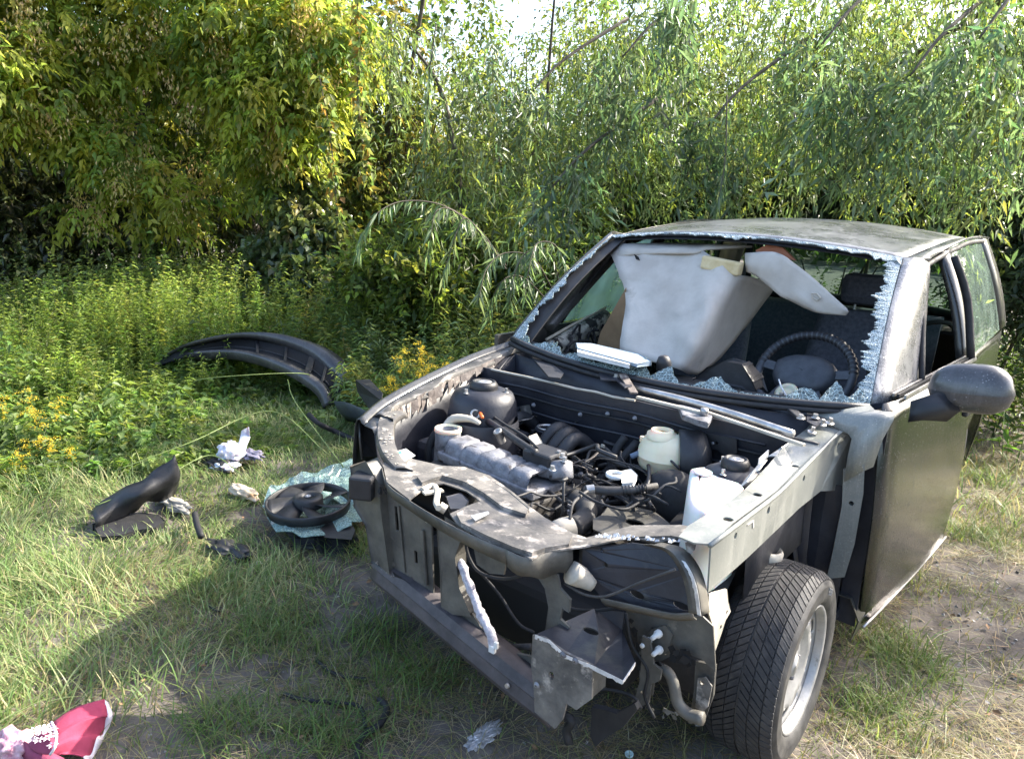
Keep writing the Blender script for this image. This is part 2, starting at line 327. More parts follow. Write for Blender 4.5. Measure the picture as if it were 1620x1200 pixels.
for sx in (1, -1):
    # roof rail over the doors, rear side panel, B and C pillars, lower body side
    rows = []
    for i in range(20):
        y = 1.17+i/19*1.85; e = V(sx*(.632+.024*min(1, (y-1.17)/.25)), y, roofz(.63, y)-.001); k = rail_top(y, sx)
        if y < 1.45: q_ = (y-1.17)/.28; k = e.lerp(V(sx*.70, 1.45, 1.350), 1).lerp(e+V(sx*.012, .0, -.012), 1-q_) if True else k; k.y = y+.03*q_
        rows.append([e, e+V(sx*.018, 0, -.008), k+V(sx*.006, 0, .012), k, k+V(-sx*.03, 0, -.012)])
    MB().grid(rows).build('roof_rail', m_roof if sx > 0 else m_paint, car, smooth=True, solid=.004)
    fr = [rail_top(1.38, sx)+V(0, -.05, -.012)]+[rail_top(1.42+i*.1, sx)+V(sx*.004, 0, -.016) for i in range(14)]
    a_lo = V(sx*.80, .98, .94)
    MB().tube([a_lo, a_lo.lerp(fr[0], .5)+V(sx*.008, -.015, .01)]+fr, .011, 8, smooth=3).build('door_frame_seal', m_blackr, car, smooth=True)
    for y0, y1, yt0, yt1 in ((1.60, 1.76, 1.66, 1.78), (2.78, 3.12, 2.62, 3.0)):
        rows = []
        for i in range(9):
            t = i/8
            a = belt(y0, sx).lerp(rail_top(yt0, sx), t); b = belt(y1, sx).lerp(rail_top(yt1, sx), t)
            bu = V(sx*.018*math.sin(t*PI), 0, 0)
            rows.append([a+bu+V(-sx*.03, 0, 0), a+bu, (a+b)/2+bu+V(sx*.008, 0, 0), b+bu, b+bu+V(-sx*.03, 0, 0)])
        MB().grid(rows).build('door_pillar' if y0 < 2 else 'rear_pillar', m_paint, car, smooth=True, solid=.004)
    # rear side window glass
    rows = []
    for i in range(7):
        t = i/6; rows.append([belt(1.76+k*.255, sx).lerp(rail_top(1.78+k*.21, sx), t)+V(sx*(.016*math.sin(t*PI)-.004), 0, 0) for k in range(5)])
    MB().grid(rows).build('rear_side_window', m_glass, car, smooth=True)
    # lower body side behind the front door, with wheel arch
    ys = [1.64+i*.04 for i in range(46)]; zs = [0, .12, .25, .4, .55, .7, .85, 1]
    rows = []
    for k in zs:
        row = []
        for y in ys:
            zb = .17; d = abs(y-2.46)
            if d < .36: zb = max(.17, .24+math.sqrt(.36**2-d*d))
            z = zb+(.93-zb)*k
            tail = max(0, (y-2.8)/.65)
            x = .80+.03*math.sin(min(1, max(0, (z-.15)/.8))*PI)+.045*(z-.17)/.76*min(1, (y-1.6)*1.2)-.14*tail**2.2
            row.append((sx*x, y, z))
        rows.append(row)
    MB().grid(rows).build('rear_side_panel', m_door, car, smooth=True, solid=.005)
    MB().grid([[(sx*.80, y, .12), (sx*.815, y, .20), (sx*.78, y, .27), (sx*.66, y, .27)] for y in (.48, 1.0, 1.6, 2.1)]).build('sill', m_paint, car, solid=.004)
# floor pan, tail, tailgate with rear window
MB().box((0, 1.75, .20), (1.5, 2.6, .03)).build('floor_pan', m_inner, car)
rows = []
for z, y in ((.30, 3.28), (.5, 3.33), (.7, 3.33), (.93, 3.24), (.97, 3.20)):
    rows.append([(x, y-.22*(abs(x)/.72)**3, z) for x in [-.72+i*.09 for i in range(17)]])
MB().grid(rows).build('tailgate', m_paint, car, smooth=True, solid=.01)
def rw(s, t): return V((-.66+1.32*s)*(1-.12*t), 3.20-.22*(abs(s-.5)*2)**3-(.23*t), .97+.42*t)
MB().grid([[rw(s/10, t/5) for s in range(11)] for t in range(6)]).build('rear_window', m_glass, car, smooth=True)
fr_ = [rw(0, 0)]+[rw(0, .5), rw(0, 1)]+[rw(i/6, 1) for i in range(1, 6)]+[rw(1, 1), rw(1, .5), rw(1, 0)]+[rw(1-i/6, 0) for i in range(1, 6)]
MB().tube(fr_, .028, 8, closed=True).build('rear_window_frame', m_trimin, car, smooth=True)
# ---- windscreen frame: black border inside the opening, lower trim bar, jagged glass left in it
def strip(name, m, a, b, w0, w1, par, jag=0, n=40, off=0.0, fn=None, lift=.004):
    """par(t)->(outer, inward dir). jagged sheet along part of the frame"""
    mb = MB(); vs = []; rnd = random.Random(hash(name) % 1000+n)
    outer, inner = [], []
    for i in range(n+1):
        t = a+(b-a)*i/n; o, d = par(t); w = w0+(w1-w0)*i/n
        w = w*(1+jag*(rnd.random()*1.6-.6)) if jag else w
        if fn: w = fn(t, w, rnd)
        outer.append(o+d*off+V(0, -lift, lift)); inner.append(o+d*(off+w)+V(0, -lift, lift)+(V(rnd.uniform(-1, 1), rnd.uniform(-.5, .5), rnd.uniform(-.6, .6))*.004 if jag else V(0, 0, 0)))
    mb.grid([outer, inner])
    return mb.build(name, m, car, solid=.005)
def p_right(t): d = (wp(.2, t)-wp(0, t)).normalized(); return wp(0, t), d
def p_left(t): d = (wp(.8, t)-wp(1, t)).normalized(); return wp(1, t), d
def p_top(t): d = (wp(t, .9)-wp(t, 1)).normalized(); return wp(t, 1), d
def p_bot(t): d = (wp(t, .1)-wp(t, 0)).normalized(); return wp(t, 0), d
strip('screen_border', m_trimin, 0, 1, .10, .075, p_right, n=16, off=0, lift=-.012)
strip('screen_border', m_trimin, 0, 1, .035, .03, p_left, n=16, off=0, lift=-.012)
strip('screen_border', m_trimin, 0, 1, .022, .022, p_top, n=24, off=0, lift=-.012)
strip('screen_border', m_trimin, 0, 1, .03, .03, p_bot, n=24, off=0, lift=-.012)
def wob(t, s=0): return .5+.25*math.sin(t*19+s)+.2*math.sin(t*43+s*2)+.12*math.sin(t*97+s*3)
def jr(t, w, r_): return max(.006, w*(wob(t)*1.1+.25*r_.random()*r_.random())*(1.5-1.1*t if t < .75 else .5))
def jl(t, w, r_): return max(.018, w*(.35+.75*wob(t, 2)+.45*r_.random()**2)*(1 if t > .12 else .5+4*t))
def jt(t, w, r_): return w*(.25+.7*wob(t*2, 1)+.35*r_.random()**2)*(1.0+(1.9 if t > .90 else 0)+.5*math.sin(t*17))
PK = {(.02, .07): .025, (.10, .22): .045, (.22, .34): .03, (.34, .42): .045, (.42, .50): .075, (.50, .58): .055, (.62, .72): .045, (.83, .90): .055, (.90, .95): .085, (.95, 1.0): .05}
def jb(t, w, r_):
    v = .008
    for (a, b), h in PK.items():
        if a <= t <= b: v = max(v, h*(1-abs((t-a)/(b-a)*2-1)**1.3)+.012)
    return v*(.8+.4*r_.random())
m_lowglass = M_crackle('jagged_windscreen_remnant', (.13, .17, .17), (.55, .72, .74), .18, 75, .07)
strip('glass_remnant', m_shard, 0, .97, .042, .042, p_right, n=110, fn=jr, jag=.01)
strip('glass_remnant', m_shard, .02, 1, .046, .046, p_left, n=130, fn=jl, jag=.01)
strip('glass_remnant', m_shard, 0, 1, .020, .020, p_top, n=90, fn=jt, jag=.01)
strip('glass_remnant', m_lowglass, 0, 1, .03, .03, p_bot, n=110, fn=jb, jag=.01)
MB().tube([wb(t/20)+V(0, -.012, -.004) for t in range(21)], .013, 8).build('screen_trim_bar', m_black, car, smooth=True)
MB().tube([wb(t/20)+V(0, -.028, -.022) for t in range(21)], .010, 6).build('screen_trim_bar', m_blackr, car, smooth=True)
# ---- scuttle (cowl) trough and bulkhead
rows = []
for i in range(25):
    x = -.70+i*1.36/24; c = .40+.13*(abs(x)/.73)**2.2
    fy = .30-.02*abs(x)
    rows.append([(x, c-.03, .868), (x, c-.035, .80), (x, c-.07, .765), (x, fy+.03, .775), (x, fy+.012, .835), (x, fy-.012, .838), (x, fy-.014, .80), (x, fy+.012, .70), (x, fy+.03, .55), (x, fy+.06, .35), (x, fy+.14, .22)])
MB().grid(rows).build('bulkhead', m_inner, car, auto=40, solid=.003)
bh = bpy.context.scene.objects['bulkhead'] if 'bulkhead' in bpy.data.objects else car
MB().tube([(-.64+i*.083, .268+random.uniform(-.003, .003), .842+random.uniform(-.003, .003)) for i in range(9)], .0045, 6).build('bulkhead_lip', m_cream, car)
for px, py in ((919, 655), (962, 654), (1005, 668), (877, 635)):
    pass
for q in [(-0.202,0.275,0.743),(-0.085,0.275,0.771),(0.028,0.275,0.779),(-0.421,0.275,0.734),(0.33,0.275,0.76)]: MB().lathe([(.0, -.008), (.004, -.008), (.0055, -.004), (.009, 0), (.009, .004)], V(q)+V(0, -.006, 0), (0, 1, 0), 10).build('bolt', m_alu, car, smooth=True)
leafm = mat('dry_leaf_litter', (.12, .07, .03), (.3, .18, .1), .9, scale=20)
mb = MB()
for i in range(60):
    x = random.uniform(-.35, -.02); y = random.uniform(.32, .37); c = V(x, y, .78+random.random()*.025); s = random.uniform(.008, .022); a = random.uniform(0, 6)
    d = V(math.cos(a), math.sin(a), random.uniform(-.5, .5))*s; e = V(-math.sin(a), math.cos(a), random.uniform(-.5, .5))*s*.6
    mb.add([c-d, c-e, c+d, c+e], [(0, 1, 2, 3)])
tag(mb.build('leaf_litter', leafm), 'dry brown leaf litter lying in the trough below the windscreen', 'leaves', kind='stuff')
for z_, m__ in ((.79, m_inner), (.70, m_inner), (.755, m_blackr)):
    MB().tube([(-.60+i*.1, .283-.02*abs(-.60+i*.1)+.02*(.84-z_)+.002*math.sin(i*2), z_+.004*math.sin(i*1.3)) for i in range(12)], .005, 8, smooth=2).build('pressed_rib', m__, car, smooth=True)
MB().sheet([(0.304,0.265,0.791),(0.408,0.265,0.794),(0.415,0.265,0.748),(0.383,0.265,0.727),(0.35,0.265,0.741),(0.315,0.265,0.741)], .006, [ring((0.343,0.265,0.765), .006, 8, 'y')], n=(0, -1, 0)).build('bulkhead_bracket', m_black, car, bevel=.0015)
MB().sheet([(-0.487,0.268,0.716),(-0.438,0.268,0.732),(-0.423,0.268,0.696),(-0.472,0.268,0.68)], .001, n=(0, -1, 0)).build('scraped_patch', m_slam, car)
MB().sheet([(0.073,0.266,0.756),(0.138,0.266,0.757),(0.143,0.266,0.712),(0.083,0.266,0.707)], .02, n=(0, -1, 0)).build('relay_box', m_blackr, car, bevel=.004)
# wiper linkage: two pale tubes, motor bracket, cranks
wl = MB().tube([(-0.033,0.359,0.865),(0.172,0.339,0.865),(0.376,0.295,0.865),(0.597,0.224,0.865)], [.011, .013, .013, .012], 10, smooth=4).build('wiper_linkage', m_steel, car, smooth=True)
MB().bar((0.016,0.297,0.85), (0.29,0.249,0.86), .016, .010).build('linkage_rod', m_cream, wl, bevel=.002)
MB().bar((0.289,0.283,0.855), (0.656,0.143,0.862), .014, .010).build('linkage_rod', m_cream, wl, bevel=.002)
MB().lathe([(.0, .014), (.012, .014), (.014, .006), (.014, -.01), (0, -.01)], (0.297,0.242,0.865), (0, 0, 1), 12).build('linkage_joint', m_steel, wl, smooth=True)
MB().sheet([(0.173,0.304,0.835),(0.25,0.308,0.835),(0.315,0.28,0.835),(0.346,0.17,0.835),(0.296,0.176,0.835),(0.24,0.198,0.835)], .02).build('wiper_motor', m_alu, wl, bevel=.004)
MB().bar((0.483,0.48,0.885), (0.577,0.356,0.882), .03, .012).build('crank_arm', m_black, wl, bevel=.004)
for p in ((0.586,0.317,0.892), (0.607,0.399,0.882), (0.436,0.571,0.888)):
    MB().lathe([(.0, .014), (.008, .014), (.009, .004), (.014, .002), (.014, 0)], p, (0, 0, 1), 8).build('nut', m_steel, wl)
MB().sheet([(0.561,0.462,0.872),(0.595,0.51,0.872),(0.638,0.408,0.872),(0.632,0.323,0.872),(0.593,0.36,0.872)], .005).build('spindle_plate', m_inner, wl)
MB().sheet([(-0.209,0.397,0.882),(-0.184,0.46,0.882),(-0.103,0.427,0.882),(-0.009,0.3,0.882),(-0.014,0.254,0.882),(-0.094,0.331,0.882),(-0.139,0.294,0.882)], .006, [ring((-0.152,0.369,0.882), .006, 8)]).build('linkage_bracket', m_inner, wl, bevel=.001)
MB().bar((-0.087,0.362,0.905), (0.019,0.266,0.87), .03, .008).build('crank_arm', m_rust, wl, bevel=.002)
MB().lathe([(.0, .012), (.008, .012), (.009, .002), (.012, 0)], (-0.118,0.371,0.888), (0, 0, 1), 8).build('nut', m_steel, wl)
MB().sheet([(-0.758,0.624,0.87),(-0.694,0.615,0.87),(-0.317,0.315,0.87),(-0.279,0.235,0.87),(-0.32,0.218,0.87)], .006).build('wiper_arm_stub', m_black, car, bevel=.001)
MB().sheet([(0.215,0.53,0.872),(0.38,0.507,0.872),(0.423,0.482,0.872),(0.407,0.406,0.872),(0.331,0.428,0.872)], .004).build('scuttle_trim', m_black, car)
# ---- left fender rail: C section with holes, sunlit
lr = MB()
top = [(0.678,-0.539,0.795),(0.668,-0.389,0.795),(0.671,-0.097,0.795),(0.678,0.269,0.795),(0.694,0.524,0.795),(0.668,0.677,0.795),(0.574,0.619,0.795),(0.588,0.384,0.795),(0.579,0.208,0.795),(0.592,0.049,0.795),(0.604,-0.158,0.795),(0.606,-0.283,0.795),(0.6,-0.383,0.795),(0.595,-0.48,0.795),(0.606,-0.555,0.795),(0.647,-0.561,0.795)]
top = [V(q[0], q[1], q[2]+max(0, q[1]+.1)*.10) for q in top]
lr = MB().sheet(top, .004, [ring(p, r_, 12, 'z') for p, r_ in (((0.646,0.122,0.8), .011), ((0.648,-0.181,0.8), .013), ((0.652,-0.382,0.796), .013))], n=(0, 0, 1)).build('fender_rail', m_rail, car)
def rz(y, hi): return (.795+max(0, y+.1)*.10) if hi else .672+max(0, (y+.3))*.035-max(0, y-.2)*.13
loop = [(.681, y, rz(y, 1)-.001) for y in (-.545, -.3, -.1, .1, .3, .5)]+[(.70, .62, .868), (.715, .62, .62), (.685, .45, .64)]+[(.681, y, rz(y, 0)) for y in (.3, .1, -.1, -.3, -.53)]
MB().sheet(loop, .004, [ring((.681, y, z), r_, 12, 'x') for y, z, r_ in ((-.40, .768, .009), (-.18, .765, .011), (.10, .778, .010), (.43, .80, .010))], n=(1, 0, 0)).build('rail_side', m_rail, lr, bevel=.0015)
MB().tube([(.678, -.545, .793)]+[(.678, y, rz(y, 1)-.004) for y in (-.3, -.1, .1, .3, .5)], .006, 8, smooth=3).build('rail_edge', m_rail, lr, smooth=True)
MB().grid([[(.632, y, .78+max(0, y+.1)*.1), (.635, y+.02, .70), (.64, y+.04, .62), (.64, y+.06, .48)] for y in (-.22, -.1, .0, .1, .3)]).build('inner_arch_panel', m_inner, lr, smooth=True, solid=.003)
MB().sheet([(0.683,-0.331,0.776),(0.683,-0.289,0.774),(0.683,-0.281,0.751),(0.683,-0.288,0.751),(0.683,-0.294,0.77),(0.683,-0.329,0.772)], .0008, n=(1, 0, 0)).build('light_line_mark', m_torn, lr)  # thin pale sheet painted as slender lines of light on the rail
MB().sheet([(0.608,-0.52,0.768),(0.635,-0.52,0.785),(0.632,-0.52,0.757),(0.616,-0.52,0.727)], .004, n=(0, -1, 0)).build('rail_end_patch', m_rust, lr)
for p in ((0.636,0.376,0.87), (0.639,0.265,0.87), (0.668,0.336,0.89)):
    MB().lathe([(.0, .02), (.006, .02), (.007, .006), (.014, .004), (.014, 0)], p, (.2, -.1, 1), 8).build('bolt', m_steel, lr)
mb = MB(); rnd = random.Random(5)                         # torn ragged strip along the rail's inner edge
pts = [(0.608,-0.2,0.815),(0.592,-0.098,0.815),(0.579,0.003,0.815),(0.571,0.103,0.815),(0.572,0.186,0.815),(0.576,0.277,0.815),(0.585,0.36,0.815),(0.585,0.476,0.815)]
for a, b in zip(pts, pts[1:]):
    a, b = V(a), V(b); k = V(rnd.uniform(-.012, .012), rnd.uniform(-.01, .01), rnd.uniform(.0, .022))
    mb.add([a, b, b+k+V(.010, .0, 0), a+k+V(.012, 0, 0)], [(0, 1, 2, 3)])
mb.build('torn_rail_flange', m_torn, lr, solid=.003)
# cowl corner between rail and pillar
MB().grid([[(0.722,0.4,0.695), (0.77,0.42,0.739), (0.792,0.44,0.754)], [(0.719,0.41,0.777), (0.77,0.43,0.822), (0.803,0.45,0.843)], [(0.72,0.42,0.834), (0.78,0.44,0.898), (0.823,0.46,0.911)],
           [(0.706,0.43,0.845), (0.756,0.45,0.907), (0.821,0.47,0.933)], [(0.617,0.44,0.869), (0.671,0.46,0.892), (0.759,0.49,0.924)], [(0.596,0.45,0.88), (0.651,0.47,0.903), (0.74,0.5,0.935)]]).build('cowl_corner', m_rail, lr, auto=40, solid=.004)
# ---- right fender top: thin curved lip, inner flange with torn rusty paint, dark end opening
lip = [(-0.685,-0.391,0.755), (-0.756,-0.234,0.775), (-0.787,-0.076,0.8), (-0.805,0.117,0.83), (-0.811,0.335,0.865), (-0.775,0.524,0.9), (-0.717,0.549,0.92)]
lip = [V(q) for q in lip]; LS = smooth_path(lip, 5)
rows = [[q+V(-.03, 0, -.30), q+V(-.035, 0, -.14), q+V(-.022, 0, -.03), q+V(-.012, 0, -.006), q, q+V(.012, -.002, -.001), q+V(.020, -.004, -.010), q+V(.034, -.006, -.012)] for q in LS]
rf = MB().grid(rows).build('wing_edge', m_paint, car, smooth=True, solid=.003)
MB().grid([[q+V(.036, -.006, -.014), q+V(.085+.02*math.sin(i*.7), -.012, -.014), q+V(.098+.02*math.sin(i*.7), -.014, -.03)] for i, q in enumerate(LS)]).build('inner_flange', m_slam, rf, auto=30, solid=.003)
mb = MB(); rnd = random.Random(3)
for i in range(4, 22):
    q = LS[i]+V(.10+.015*rnd.random(), -.016, -.012); w = LS[i+1]+V(.10+.02*rnd.random(), -.016, -.012)
    k = V(.012, -.005, -.02-.05*rnd.random()*(1 if 6 < i < 16 else .3)); mb.add([q, w, w+k*rnd.random(), q+k], [(0, 1, 2, 3)])
mb.build('torn_flange', m_rust, rf, solid=.002)
MB().grid([[q+V(.10, -.014, -.03), q+V(.11, -.01, -.12), q+V(.13, 0, -.3), q+V(.2, .02, -.5)] for q in LS]).build('inner_arch_panel', m_inner, rf, smooth=True, solid=.003)
m_void = mat('painted_shade_black', (.006, .006, .007), rough=.8)  # near-black put into openings for their shade; also on black scraps
MB().grid([[(-0.742,-0.33,0.725), (-0.649,-0.33,0.767), (-0.578,-0.33,0.766)], [(-0.743,-0.335,0.664), (-0.681,-0.3,0.671), (-0.572,-0.335,0.705)], [(-0.718,-0.345,0.596), (-0.687,-0.3,0.593), (-0.573,-0.345,0.649)]]).build('wing_end_opening', m_void, rf)  # near-black sheet painted in for the shade inside the wing end
MB().tube([(-0.72,-0.36,0.741), (-0.705,-0.37,0.681), (-0.68,-0.38,0.605)], .006, 6).build('wing_end_edge', m_paint, rf, smooth=True)
# curved headlamp arm (pale, rusty) from the wing end down to the cross panel
arm = [(-0.623,-0.258,0.765), (-0.612,-0.322,0.757), (-0.562,-0.38,0.74), (-0.504,-0.427,0.72), (-0.421,-0.477,0.705), (-0.332,-0.512,0.695)]
AS = smooth_path(arm, 5)
rows = []
for i, q in enumerate(AS):
    w = .038; rows.append([q+V(-w*.7, -w*.4, -.02), q+V(-w*.6, -w*.3, 0), q+V(0, 0, .004), q+V(w*.6, w*.3, 0), q+V(w*.68, w*.34, -.014)])
MB().grid(rows).build('headlamp_arm', m_slam, car, auto=30, solid=.003)
mb = MB(); rnd = random.Random(9)
for k in range(34):
    q = AS[rnd.randrange(2, len(AS))]+V(rnd.uniform(-.024, .018), rnd.uniform(-.012, .008), .0058); s_ = rnd.uniform(.003, .008); a0 = rnd.random()*6
    mb.add([q+V(math.cos(a0+t), math.sin(a0+t), 0)*s_*rnd.uniform(.5, 1) for t in (0, 1.2, 2.5, 3.8, 5)], [(0, 1, 2, 3, 4)])
mb.build('peeling_paint', m_cream, car)
# ---- strut towers
def strut(c, r0, name):
    c = V(c)
    o = MB().lathe([(r0*1.15, -.26), (r0*1.1, -.12), (r0*1.02, -.05), (r0*.9, -.018), (r0*.62, -.004), (r0*.5, 0), (r0*.42, -.002)], c, (0, 0, 1), 32).build(name, m_inner, car, smooth=True)
    MB().lathe([(r0*.42, -.004), (r0*.44, .012), (r0*.36, .026), (r0*.30, .028), (r0*.27, .016), (0, .012)], c, (0, 0, 1), 28).build('strut_cap', m_black, o, smooth=True)
    MB().lathe([(r0*.25, .014), (r0*.25, .024), (r0*.12, .026), (0, .02)], c, (0, 0, 1), 20).build('strut_nut', m_steel, o, smooth=True)
    for k in range(3):
        a = k*2.1+.4; MB().lathe([(0, .016), (.006, .016), (.006, .002), (.01, 0)], c+V(math.cos(a)*r0*.72, math.sin(a)*r0*.72, -.008), (0, 0, 1), 8).build('bolt', m_steel, o)
    return o
strut((-0.527,0.088,0.815), .125, 'strut_tower')
strut((0.508,0.012,0.79), .095, 'strut_tower')
MB().lathe([(.13, 0), (.135, -.02), (.14, -.10), (.12, -.2)], (-0.475,0.031,0.72), (0, 0, 1), 28).build('strut_tower_base', m_inner, car, smooth=True)
MB().box((-.50, .02, .45), (.26, .40, .4)).build('inner_wing_box', m_inner, car, bevel=.03)
# ---- front cross panel (slam panel)
sl_pts = [(-0.516,-0.388,0.69),(-0.387,-0.417,0.69),(-0.283,-0.394,0.69),(-0.226,-0.352,0.69),(-0.119,-0.354,0.69),(0.015,-0.408,0.69),(0.111,-0.456,0.69),(0.188,-0.489,0.69),(0.295,-0.517,0.69),(0.339,-0.516,0.69),(0.402,-0.392,0.69),(0.519,-0.352,0.69),(0.59,-0.364,0.69),(0.599,-0.449,0.69),(0.535,-0.436,0.69),(0.447,-0.472,0.69),(0.371,-0.574,0.69),(0.307,-0.654,0.69),(0.309,-0.708,0.69),(0.266,-0.703,0.69),(0.143,-0.705,0.69),(0.038,-0.68,0.69),(-0.013,-0.65,0.69),(-0.015,-0.58,0.69),(-0.011,-0.526,0.69),(-0.089,-0.498,0.69),(-0.176,-0.501,0.69),(-0.196,-0.55,0.69),(-0.172,-0.621,0.69),(-0.158,-0.659,0.69),(-0.302,-0.613,0.69),(-0.417,-0.523,0.69)]
def szf(q):   # left part climbs to the rail
    return V(q[0], q[1], q[2])+V(0, 0, max(0, q[0]-.34)*.22)
sp_ = [szf(q) for q in sl_pts]
hl = [ring((0.461,-0.467,0.71), .006, 8), ring((0.524,-0.47,0.715), .008, 8), ring((-0.358,-0.487,0.69), .006, 8)]
slam = MB().sheet(sp_, .004, n=(0, 0, 1)).build('cross_panel', m_slam, car, bevel=.001)
# skirt below its front edge
def skirt(pts, h0, h1, name, m, parent, tilt=0, wav=0):
    P = smooth_path(pts, 4); rows = [P, [q+V(0, tilt*.4, -(h0+wav*math.sin(i*.9))*.5) for i, q in enumerate(P)], [q+V(0, tilt, -(h0+(h1-h0)*i/len(P)+wav*math.sin(i*1.1))) for i, q in enumerate(P)]]
    return MB().grid(rows).build(name, m, parent, smooth=True, solid=.003)
skirt([(-0.415,-0.53,0.688),(-0.288,-0.62,0.688),(-0.153,-0.66,0.688),(-0.002,-0.691,0.688),(0.145,-0.707,0.688),(0.227,-0.707,0.688)], .028, .042, 'front_skirt', m_front, slam, .006)
skirt([szf(q) for q in [(0.227,-0.707,0.688),(0.295,-0.707,0.688),(0.309,-0.656,0.688),(0.342,-0.587,0.688)]], .05, .075, 'front_skirt', m_front, slam, .012, .006)
for p in ((0.271,-0.67,0.653), (-0.135,-0.6,0.621)):
    MB().lathe([(.0, -.014), (.008, -.014), (.009, -.004), (.014, -.002), (.014, 0)], p, (0, 1, .1), 8).build('bolt', m_steel, slam)
MB().lathe([(.0, -.01), (.008, -.01), (.02, -.004), (.026, .004)], (0.268,-0.662,0.643), (0, 1, .1), 16).build('rubber_pad', m_blackr, slam, smooth=True)
MB().sheet([(0.035,-0.6,0.584),(0.085,-0.6,0.583),(0.147,-0.6,0.582),(0.142,-0.6,0.547),(0.094,-0.6,0.533),(0.048,-0.6,0.543)], .006, n=(0, -1, 0)).build('hanging_tab', m_front, slam, bevel=.002)
MB().sheet([(0.083,-0.61,0.615),(0.147,-0.61,0.604),(0.146,-0.61,0.593),(0.093,-0.61,0.596)], .003, n=(0, -1, 0)).build('bright_torn_edge', m_torn, slam)
MB().sheet([(-0.472,-0.437,0.695),(-0.471,-0.372,0.695),(-0.4,-0.398,0.695),(-0.38,-0.479,0.695)], .0008, n=(0, 0, 1)).build('paper_label', m_label, slam)
MB().sheet([(-0.46,-0.44,0.697),(-0.461,-0.405,0.697),(-0.443,-0.413,0.697),(-0.442,-0.448,0.697)], .0005, n=(0, 0, 1)).build('label_print', m_green, slam)
for k in range(4):
    MB().sheet([V((-0.427,-0.449,0.697))+V(.010*k+dx, .002*k+dy, 0) for dx, dy in ((0, 0), (.005, .001), (.005, .004), (0, .003))], .0005, n=(0, 0, 1)).build('label_print', m_green, slam)
# ridge on the wide middle part (raised pressing) and lock recess
MB().sheet([(-0.223,-0.395,0.702),(-0.134,-0.383,0.702),(0.033,-0.444,0.702),(0.136,-0.495,0.702),(0.151,-0.527,0.702),(0.074,-0.532,0.702),(-0.028,-0.492,0.702),(-0.119,-0.472,0.702),(-0.201,-0.481,0.702),(-0.207,-0.561,0.702),(-0.254,-0.535,0.702),(-0.251,-0.456,0.702)], .010, n=(0, 0, 1)).build('pressed_ridge', m_slam, slam, bevel=.004)
MB().sheet([(0.015,-0.655,0.7),(0.009,-0.608,0.7),(0.064,-0.583,0.7),(0.147,-0.582,0.7),(0.249,-0.591,0.7),(0.315,-0.548,0.7),(0.338,-0.596,0.7),(0.307,-0.654,0.7),(0.3,-0.698,0.7),(0.246,-0.703,0.7),(0.158,-0.699,0.7),(0.062,-0.687,0.7)], .012, n=(0, 0, 1)).build('lock_platform', m_slam, slam, bevel=.004)
MB().box((-0.205,-0.473,0.6), (.20, .10, .12), .25).build('lock_recess', m_void, slam)  # near-black block stands in for the shaded lock cavity
mb = MB().tube([(-0.183,-0.585,0.69),(-0.185,-0.538,0.69),(-0.142,-0.564,0.69),(-0.09,-0.623,0.69),(-0.061,-0.644,0.69)], .009, 8, smooth=4); mb.bar((-0.163,-0.599,0.69), (-0.141,-0.543,0.69), .02, .006); mb.cyl((-0.084,-0.616,0.68), (-0.069,-0.606,0.67), .014)
mb.build('bonnet_lock', m_cream, slam, smooth=False)
MB().sheet([(-0.114,-0.556,0.68),(-0.105,-0.506,0.68),(-0.049,-0.531,0.68),(-0.017,-0.586,0.68),(-0.049,-0.605,0.68)], .02, n=(0, 0, 1)).build('lock_bracket', m_inner, slam, bevel=.003)
MB().sheet([(0.068,-0.658,0.712),(0.082,-0.604,0.712),(0.092,-0.611,0.712),(0.095,-0.671,0.712)], .003, n=(0, 0, 1)).build('torn_tab', m_torn, slam)
mb = MB(); rnd = random.Random(12)
for x0, x1, y0, y1, n in ((952, 1040, 842, 850, 26), (1010, 1075, 850, 862, 14), (750, 775, 775, 795, 8), (640, 690, 735, 760, 8)):
    for i in range(n):
        pass
for (a, b) in (((0.383,-0.537,0.712), (0.578,-0.484,0.745)),):
    a, b = V(a), V(b)
    for i in range(46):
        t = rnd.random(); q = a.lerp(b, t)+V(rnd.uniform(-.006, .006), rnd.uniform(-.014, .012), .004); s = rnd.uniform(.003, .012)
        mb.add([q, q+V(s, rnd.uniform(-.004, .004), .003), q+V(s*.8, s*.7, rnd.uniform(0, .008)), q+V(-s*.1, s*.6, .004)], [(0, 1, 2, 3)])
mb.build('peeling_paint', m_torn, slam, solid=.0015)
# ---- radiator frame: end post, grey panel with slots, middle post, lower beam
MB().sheet([(-0.494,-0.585,0.679),(-0.429,-0.585,0.709),(-0.365,-0.585,0.648),(-0.354,-0.585,0.589),(-0.323,-0.585,0.377),(-0.393,-0.585,0.389),(-0.423,-0.585,0.504),(-0.477,-0.585,0.552)], .05, n=(0, -1, 0)).build('end_post', m_front, car, bevel=.006)
MB().box((-0.42,-0.6,0.641), (.075, .07, .075), .5).build('rubber_block', m_black, car, bevel=.008)
MB().sheet([(-0.359,-0.56,0.63),(-0.253,-0.56,0.62),(-0.168,-0.56,0.602),(-0.15,-0.56,0.337),(-0.233,-0.56,0.347),(-0.332,-0.56,0.366)], .006, [[(-0.324,-0.56,0.591),(-0.31,-0.56,0.591),(-0.303,-0.56,0.513),(-0.317,-0.56,0.513)], [(-0.236,-0.56,0.473),(-0.223,-0.56,0.473),(-0.219,-0.56,0.433),(-0.233,-0.56,0.432)], [(-0.248,-0.56,0.38),(-0.237,-0.56,0.382),(-0.237,-0.56,0.369),(-0.248,-0.56,0.367)]], n=(0, -1, 0)).build('radiator_panel', m_front, car, bevel=.001)
